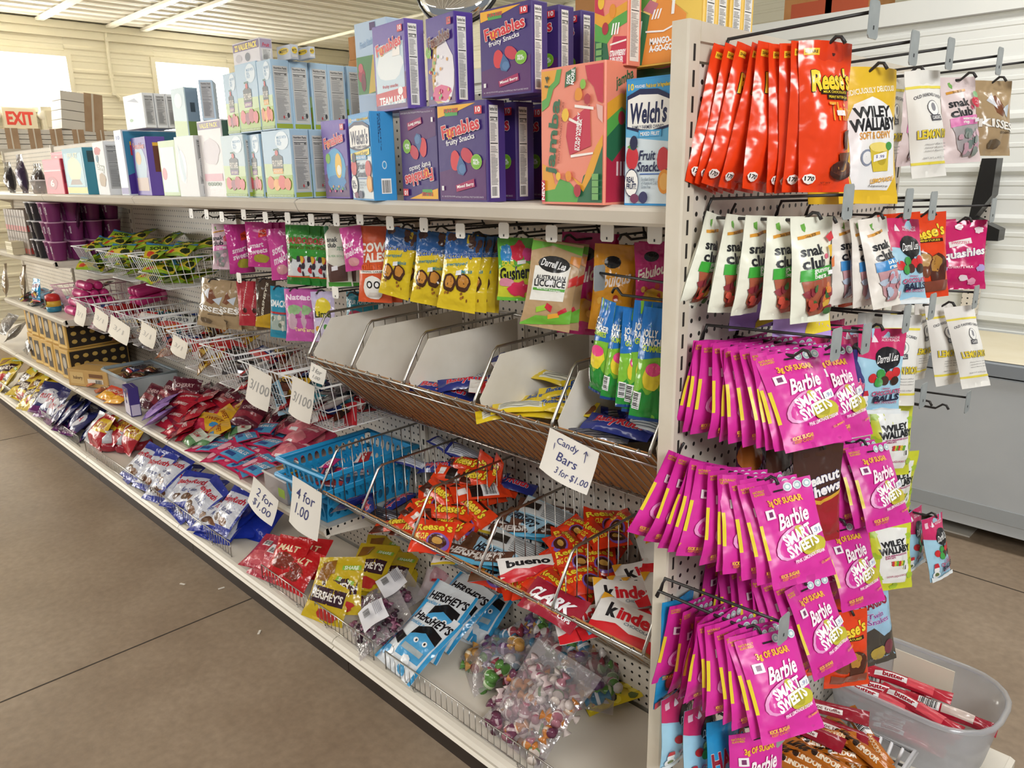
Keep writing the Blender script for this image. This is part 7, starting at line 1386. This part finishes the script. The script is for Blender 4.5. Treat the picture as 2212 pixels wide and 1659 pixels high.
bby = fb('candy_bag', '#2a3a9c', .2, .21, .055, P([(.04, .1), (.96, .16), (.96, .86), (.04, .8)], '#cfd2dc')+T('BabyRuth', .5, .66, .84, .16, '#b8283c', out='#f4f4f8', bold=.05, rot=6, sh=.15)+T('fun size', .6, .44, .4, .1, '#2a3a7a', sh=.3)+E(.4, .25, .14, .08, '#5a3a28', wob=.1)+E(.65, .22, .14, .08, '#7a5238', wob=.1), n=3)
heap(bby, [(290, 1010, 0), (325, 1020, 1), (350, 1045, 0), (385, 1035, 1), (410, 1060, 1), (395, 1095, 0), (440, 1080, 1), (465, 1100, 1), (490, 1125, 0), (455, 1120, 1), (370, 1020, 2), (430, 1065, 2), (305, 1000, 1), (350, 1010, 2), (500, 1100, 2)], zd, 'blue and silver chocolate bag with red lettering on the bottom deck', 'blue silver bags', yaw=(-15, 35), tilt=(15, 45))
bsp = fb('candy_bag', '#2237a8', .18, .18, .05, P([(0, .8), (1, .8), (1, 1), (0, 1)], '#2a44c0'), n=2)
heap(bsp, [(540, 1105, 1), (520, 1130, 0), (560, 1125, 0)], zd, 'shiny royal blue bag turned backside up on the bottom deck', 'royal blue bags', yaw=(-40, 40), tilt=(10, 40))
rc = fb('candy_bag', '#b03548', .2, .2, .06, Rc(.3, .56, .72, .78, '#e4e4e6')+bars(.34, .58, .68, .7)+E(.5, .25, .36, .18, '#c85a64', wob=.15), n=2)
heap(rc, [(572, 1196, 1), (572, 1214, 0)], zd, 'rosy bag with a white barcode label near the deck edge', 'rosy label bags', yaw=(-10, 20), tilt=(20, 40), sc=.85)
rd = fb('candy_bag', '#c01c22', .19, .19, .06, E(.5, .4, .3, .2, '#7a2a1c', wob=.15)+T('MALT', .5, .7, .6, .14, '#f0d8b0', bold=.04), n=2)
heap(rd, [(622, 1205, 1), (645, 1230, 0), (665, 1205, 0)], zd, 'bright red glossy bag beside the yellow bags', 'bright red bags', yaw=(-10, 30), tilt=(25, 50), sc=.85)
heap(yel, [(712, 1285, 0), (735, 1265, 1)], zd, 'yellow chocolate share bag standing by the low wire fence', 'front yellow bags', yaw=(18, 36), tilt=(48, 62))
heap(yel, [(800, 1225, 1), (830, 1205, 1), (865, 1215, 0), (845, 1240, 0)], zd, 'yellow chocolate share bag lying behind the label bags', 'rear yellow bags', yaw=(5, 40), tilt=(20, 45))
# clear bags of wrapped sweets
def sweet_proto(c1, c2, n='wrapped_candy', r=.012):
    mb = MB(); mb.lathe([(.001, -r*2.2), (r*.9, -r*2.1), (r*.3, -r*1.25), (r, -r*.6), (r*1.1, 0), (r, r*.6), (r*.3, r*1.25), (r*.9, r*2.1), (.001, r*2.2)], M(c1, 'foil'), 10); mb.lathe([(r*1.02, -r*.4), (r*1.13, 0), (r*1.02, r*.4)], M(c2, 'foil'), 10); return mb.build(n, link=False)
def filled(u, v, z, w, h, t, seed, cols, n, label, yaw=0, tilt=22, r=.012, paper=None, what='sweet'):
    q = spot(u, v, z+t*.6); b = lie(clearbag(w, h, t, seed), (q.x, q.y, q.z+.01), yaw, tilt); tag(b, label, 'clear bag')
    bpy.context.view_layer.update(); mw = b.matrix_world; rnd = random.Random(seed); prs = [sweet_proto(a, c, r=r) for a, c in cols]
    for k in range(n):
        x = rnd.uniform(-.40, .40)*w; zz = rnd.uniform(-.42, .26)*h; y = rnd.uniform(-.3, .25)*t*(1-(2*x/w)**2)
        o = dup(prs[k % len(prs)], mw @ Vector((x, y, zz)), (rnd.uniform(0, 6), rnd.uniform(0, 6), rnd.uniform(0, 6))); tag(o, 'wrapped sweet inside the '+label, 'wrapped candy', ('sweets inside '+label)[:70])
    if paper:
        mb = MB(); m = M('#e6e6ec', 'paper'); a, c = paper; vs = []
        for i in range(7):
            for j in range(7): vs.append((a+(i/6-.5)*.12, -t*.52-.012+.006*math.sin(i*.9+seed)*math.sin(j*.7), c+(j/6-.5)*.09))
        mb.add(vs, [(i*7+j, i*7+j+1, i*7+j+8, i*7+j+7) for i in range(6) for j in range(6)], m, True)
        mb.art([x for k in range(5) for x in Rc(.1, .62+.06*k, .7, .65+.06*k, '#9a9aa6')]+bars(.2, .2, .55, .45), lambda x, y: (Vector((a+(x-.5)*.12, -t*.52-.0195, c+(y-.5)*.09)), Vector((0, -1, 0))), 'paper', None)
        o = mb.build('paper_label', b)
DP = [('#5a2a44', '#8a4a6a'), ('#3a2430', '#a87a8c'), ('#8c5a70', '#5a2a44')]
filled(845, 1300, zd, .21, .2, .06, 3, DP, 44, 'clear bag of dark pink sweets, rear one under the yellow bags', -20, 24, .011, (-.02, .03))
filled(822, 1352, zd, .21, .2, .06, 5, DP, 46, 'clear bag of dark pink sweets, front one with a paper label', -24, 30, .011, (.0, .0))
her = fb('candy_bag', '#dde3e8', .19, .23, .055, T("HERSHEY'S", .5, .80, .84, .12, '#1d1d24', bold=.05, rot=4)+T('cookies n creme', .4, .68, .6, .06, '#4a9ac8', sh=.2, rot=4)+P([(.35, .2), (.9, .24), (.92, .56), (.6, .62), (.34, .5)], '#4aa0d4')+P([(.34, .5), (.6, .62), (.92, .56), (.9, .7), (.6, .74), (.36, .64)], '#17181c')+E(.55, .48, .05, .035, '#f0f0f0')+E(.76, .5, .05, .035, '#f0f0f0')+E(.56, .48, .02, .018, '#17181c')+E(.76, .5, .02, .018, '#17181c')+P([(.4, .3), (.85, .32), (.85, .4), (.4, .38)], '#a8b4b8')+P([(.06, .36), (.3, .3), (.34, .44), (.1, .48)], '#17181c')+rblobs(7, .1, .9, .05, .2, .1, ['#4aa0d4', '#e8ecf0', '#2a7ab0'])+Rc(0, 0, .06, 1, '#2f97cf')+Rc(.94, 0, 1, 1, '#2f97cf'), 'foil', 3)
heap(her, [(905, 1385, 0)], zd, 'blue and white cookie bar bag, front one on the bottom deck', 'blue white front', yaw=(-4, 2), tilt=(30, 34))
heap(her, [(945, 1340, 1), (985, 1320, 1), (1020, 1295, 1), (1045, 1320, 0)], zd, 'blue and white cookie bar bag behind the front one', 'blue white bags', yaw=(-10, 6), tilt=(28, 44))
pk = fb('candy_bag', '#dfd0d4', .14, .16, .05, E(.5, .5, .3, .25, '#c89aa4', wob=.2)+Rc(.3, .3, .6, .36, '#c02a3a'), 'satin', 1)
heap(pk, [(955, 1245, 1)], zd, 'pale pink bag under the slanted bin', 'pale pink', tilt=(30, 40))
MC = [('#8c3a46', '#d8c8c4'), ('#5a8a44', '#b8c8a4'), ('#4a7a98', '#d0d4dc'), ('#b88a4a', '#e0d0b0'), ('#6a4a74', '#c0b0c8'), ('#d0cac8', '#a04a60')]
PC = [('#a8707e', '#e0d2d2'), ('#d8ccc8', '#a05a70'), ('#6a3a50', '#b8a0a6'), ('#d4c8c0', '#6a8a5a'), ('#c07a3c', '#d8c8b8'), ('#c8b4b4', '#7a4a5c')]
filled(1085, 1420, zd, .2, .24, .08, 8, MC, 34, 'clear bag of mixed bright sweets left of the big bag', -30, 26, .017)
filled(1185, 1400, zd+.03, .2, .22, .07, 12, MC, 32, 'clear bag of mixed bright sweets behind the big bag', 10, 32, .017)
filled(1270, 1450, zd+.01, .2, .24, .08, 14, MC, 34, 'clear bag of green and red sweets right of the big bag', 24, 24, .017)
filled(1165, 1520, zd+.02, .24, .27, .11, 9, PC, 105, 'big clear bag of pink and white wrapped sweets at the front', -4, 36, .0145)
yl = fb('candy_bag', '#d8c22a', .12, .2, .04, rblobs(12, .1, .9, .1, .9, .12, ['#3a3a2a', '#e8d84a', '#5a6a2a']), 'foil', 1)
heap(yl, [(1318, 1500, 0)], zd, 'yellow and black bag at the pegboard right of the clear bags', 'yellow black', yaw=(-30, -20), tilt=(14, 18), sc=.8)
# low wire fences along the deck edge
for i, (u0, v0, u1, v1) in enumerate(((-60, 838, 50, 882), (62, 880, 172, 962), (184, 960, 322, 1060), (326, 1062, 500, 1200), (566, 1232, 664, 1300), (682, 1318, 806, 1402), (832, 1412, 1215, 1668))):
    a = at(u0, v0, y=.052); b = at(u1, v1, y=.052); e = empty('wire_fence', ((a.x+b.x)/2, .052, zd)); tag(e, 'low grey wire fence along the bottom deck edge, '+ORD[i]+' from the left', 'wire fence', 'wire fences of the bottom deck')
    L = (b.x-a.x)/2; hh = .062; n = max(int(2*L/.0235), 3)
    mb = MB(); mb.tube([(-L, 0, 0), (-L, 0, hh), (L, 0, hh), (L, 0, 0)], .0022, CHROME, 6); mb.tube([(-L, 0, .004), (L, 0, .004)], .0018, CHROME, 5); mb.build('frame', e)
    mb = MB()
    for k in range(1, n): x = -L+2*L*k/n; mb.tube([(x, 0, .002), (x, 0, hh)], .0013, CHROME, 4)
    mb.build('wire_row', e)
    for x in (-L*.6, L*.6):
        mb = MB(); mb.tube([(x-.01, 0, .004), (x-.004, -.006, -.0), (x+.004, -.006, 0), (x+.01, 0, .004)], .002, CHROME, 5); mb.build('clip', e)
for i, (u, v) in enumerate(((394, 1261), (478, 1270), (560, 1365))):
    q = spot(u, v, .003); mb = MB(); mb.box(-.012, .012, -.004, .004, 0, .002, M('#e6e0d6', 'paper')); o = mb.build('paper_scrap'); o.location = (q.x, q.y, .001); o.rotation_euler = (0, 0, .4+i); pend(o, 'tiny white paper scrap on the concrete floor, {o} from the left', 'paper scrap', 'paper scraps')
# ================================================================== FOOT OF THE HOOK END
zt0 = .1565
def tray(name, cx, cy, w, d, h, r, m, label, cat, parts, rz=0):
    """rounded open tub with a rolled rim"""
    e = empty(name, (cx, cy, zt0)); e.rotation_euler = (0, 0, R_(rz)); tag(e, label, cat)
    def ring(s, z, ww, dd): 
        out = []
        for qx, qy, a0 in ((1, -1, -90), (1, 1, 0), (-1, 1, 90), (-1, -1, 180)):
            for k in range(6):
                t = R_(a0+90*k/5); out.append((qx*(ww-r)+r*math.cos(t), qy*(dd-r)+r*math.sin(t), z))
        return out
    mb = MB(); R0 = [ring(1, z, w/2*s, d/2*s) for z, s in ((0, .86), (.004, .88), (h*.5, .94), (h, 1.0))]; R1 = [ring(1, z, w/2*s-.003, d/2*s-.003) for z, s in ((h, 1.0), (h*.5, .94), (.006, .88))]
    allr = R0+R1; n = 24; vs = [p for q in allr for p in q]; fs = [(i*n+k, i*n+(k+1) % n, (i+1)*n+(k+1) % n, (i+1)*n+k) for i in range(len(allr)-1) for k in range(n)]
    mb.add(vs, fs+[tuple(range(n-1, -1, -1)), tuple(range((len(allr)-1)*n, len(allr)*n))], m, True); mb.build(parts[0], e)
    mb = MB(); mb.tube([(x*1.012, y*1.012, h) for x, y, z in R0[-1]], .007, m, 8, True); mb.build(parts[1], e)
    return e
FR = M('#e8eaee', 'frost')
ca = at(2010, 1500, z=.30); e = tray('plastic_tub', .245, .85, .40, .29, .155, .115, FR, 'large clear plastic tub of red candy tubes below the hooks', 'plastic tub', ('tub_body', 'tub_rim'), 0)
mb = MB(); mb.box(-.09, .06, .128, .130, .045, .14, M('#e6e0cc', 'paper')); mb.build('paper_label', e)
tb = [(1960, 1476, 'rtube', 10), (1930, 1490, 'rtube', 12), (1960, 1510, 'rtubeb', -14), (2050, 1540, 'rtubeb', 2), (1900, 1500, 'rtube', 6), (1920, 1462, 'rtubeb', 16), (1985, 1530, 'rtube', -8)]
for i, (u, v, k, yw) in enumerate(tb):
    q = at(u, v, z=.25); o = lie(bar_proto(k), (q.x, q.y, .25-.012*(i % 3)), yw+RC.uniform(-4, 4), 20, 0, 1.12); pend(o, 'red foil candy tube in the large clear tub, {o} from the left', 'candy tube', 'red tubes in the tub')
for i in range(7): pend(lie(bar_proto('rtube'), (.24+RC.uniform(-.03, .03), .78+.022*i, .185), RC.uniform(-8, 8), 5), 'red foil candy tube deep inside the large clear tub, {o} from the left', 'candy tube', 'deep red tubes')
# white plastic basket with gold bars
WP = noisy('white_basket_plastic', '#e2e2e6', '#ececf0', 4, .4)
bx, by = .185, .50
e = empty('plastic_basket', (bx, by, zt0)); e.rotation_euler = (0, 0, 0); tag(e, 'white plastic slotted basket of gold chocolate bars at the bottom edge', 'plastic basket')
mb = MB(); w, d, h = .13, .17, .085
def slotted(p0, p1, n):
    p0 = Vector(p0); p1 = Vector(p1)
    for k in range(n+1):
        c = p0.lerp(p1, k/n); mb.tube([c*.86+Vector((0, 0, .0)), c+Vector((0, 0, h))], .0045, WP, 5)
for a, b in (((-w, -d, 0), (w, -d, 0)), ((w, -d, 0), (w, d, 0)), ((w, d, 0), (-w, d, 0)), ((-w, d, 0), (-w, -d, 0))): slotted(a, b, 10)
mb.build('slotted_wall', e)
mb = MB(); mb.tube([(-w, -d, h), (w, -d, h), (w, d, h), (-w, d, h)], .008, WP, 8, True); mb.tube([(-w*.93, -d*.93, h*.5), (w*.93, -d*.93, h*.5), (w*.93, d*.93, h*.5), (-w*.93, d*.93, h*.5)], .005, WP, 6, True); mb.build('rim', e)
mb = MB(); mb.box(-w*.86, w*.86, -d*.86, d*.86, 0, .005, WP); mb.build('floor_panel', e)
gold = [(1700, 1618, 'lindw', 2), (1720, 1642, 'lindt', -18), (1760, 1600, 'lindw', 4), (1790, 1625, 'lindt', 6), (1835, 1600, 'lindt', -52), (1850, 1630, 'lindt', -40), (1880, 1640, 'lindw', -46), (1690, 1650, 'lindt', -10), (1760, 1650, 'lindt', -24), (1810, 1655, 'lindt', -34), (1740, 1610, 'lindt', 0), (1870, 1604, 'lindw', -60)]
for i, (u, v, k, yw) in enumerate(gold):
    q = at(u, v, z=.238); o = lie(bar_proto(k), (q.x, q.y, .236+.012*(i % 3)), yw+20, 22, RC.uniform(-8, 8), 1.22); pend(o, 'gold wrapped chocolate bar in the white slotted basket, {o} from the left', 'chocolate bar', 'gold chocolate bars')
for i in range(12): pend(lie(bar_proto('lindt', 1), (bx+RC.uniform(-.06, .06), by+RC.uniform(-.1, .1), zt0+.03+.004*i), RC.uniform(-60, 60), 8), 'gold wrapped bar deep in the white slotted basket, {o} from the left', 'chocolate bar', 'deep gold bars')
for i, (u, v, yw) in enumerate(((1770, 1568, 14), (1800, 1582, 8), (1730, 1590, 4), (1780, 1556, 20))):
    q = at(u, v, z=.25); o = lie(bar_proto('rbar'), (q.x, q.y, .25+.012*i), yw, 24); pend(o, 'dark red chocolate truffle bar behind the gold bars, {o} from the left', 'chocolate bar', 'dark red truffle bars')
for i, (u, v, yw) in enumerate(((1880, 1590, -50), (1850, 1575, -40))):
    q = at(u, v, z=.25); o = lie(kind_proto('wileys', i), (q.x, q.y, .245-.02*i), yw, 30); pend(o, 'lime green sour bag lying in the white slotted basket, {o} from the left', 'candy bag', 'lime bags in basket')
# boxes at the far left end of the top shelf, and the wrapped bundles beyond
for i, (u, vt, vb, w_, c, lab) in enumerate(((12, 326, 410, .12, '#3c2a44', 'dark purple standing bag at the left end of the top shelf'), (50, 345, 410, .13, '#3a3230', 'dark brown bag beside the purple bag on the top shelf'), (-12, 345, 412, .13, '#2c2426', 'black bag at the very left of the top shelf'))):
    p = at(u+18, vt, y=.08); q = at(u+18, vb, y=.08); h_ = p.z-q.z
    o = bag('snack_bag', w_, h_, .06, c, Rc(.2, .2, .8, .6, '#8a7a90' if i == 0 else '#5a4a40'), seed=i+2, kind='foil', link=True); o.location = (p.x, .1, ZS+.002+h_-min(.13*.45*h_, .045)); tag(o, lab, 'snack bag')
p = at(82, 408, y=.06); e = empty('clear_cup', (p.x, .07, ZS+.002)); tag(e, 'clear lidded cup left of the red packet box on top', 'cup')
mb = MB(); mb.lathe([(.03, 0), (.033, .003), (.04, .06), (.0, .06)], M('#d0c4bc', 'frost'), 16); mb.build('cup_body', e)
mb = MB(); mb.lathe([(.043, .06), (.044, .066), (.0, .068)], M('#e8e8ea', 'plastic'), 16); mb.build('cup_lid', e)
xs, ysf = -7.0, 1.3
e = empty('far_shelf', (xs, ysf, 0)); tag(e, 'cream shelf unit of wrapped bundles by the left wall', 'shelf')
zf_ = at(150, 325, x=xs).z
mb = MB(); mb.box(-.3, .3, -1.6, 2.2, zf_-.03, zf_, CREAM); mb.build('shelf_plate', e)
for y in (-1.58, .3, 2.16):
    mb = MB(); mb.box(-.3, .3, y, y+.03, 0, zf_-.03, CREAM); mb.build('shelf_side', e)
BK = noisy('brown_bundle_paper', '#b99a7c', '#c8ab8e', 8, .7)
def bundle(u, v, w_, h_, lab, c='#f1ece4', z=None, tl=0):
    p = at(u, v, x=xs+.1); e = empty('wrapped_bundle', (p.x, p.y, z if z is not None else zf_+.001)); e.rotation_euler = (R_(tl), 0, R_(RC.uniform(-4, 4))); pend(e, lab+', {o} from the left', 'wrapped bundle', 'wrapped bundles on the far shelf', u)
    mb = MB(); n = 4
    for k in range(n): mb.box(-.12, .12, -w_/2+.004*k*0, w_/2*.1, h_*k/n+.001, h_*(k+1)/n-.004, M(c, 'paper'))
    mb.build('cup_stack', e)
    mb = MB(); mb.box(-.125, .125, w_/2*.1, w_/2, 0, h_*1.02, BK); mb.box(-.127, .127, w_/2*.45, w_/2*.55, 0, h_*1.022, M('#eee6da', 'paper')); mb.build('paper_side', e)
    return e
lab = 'brown and white wrapped bundle of cups on the far shelf'
for u in (4, 52, 100, 148, 196, 240): bundle(u, 300, .2, .16, lab)
bundle(165, 260, .33, .31, 'large brown and white bundle on top of the others on the far shelf', z=zf_+.155, tl=-6)
settle_labels()
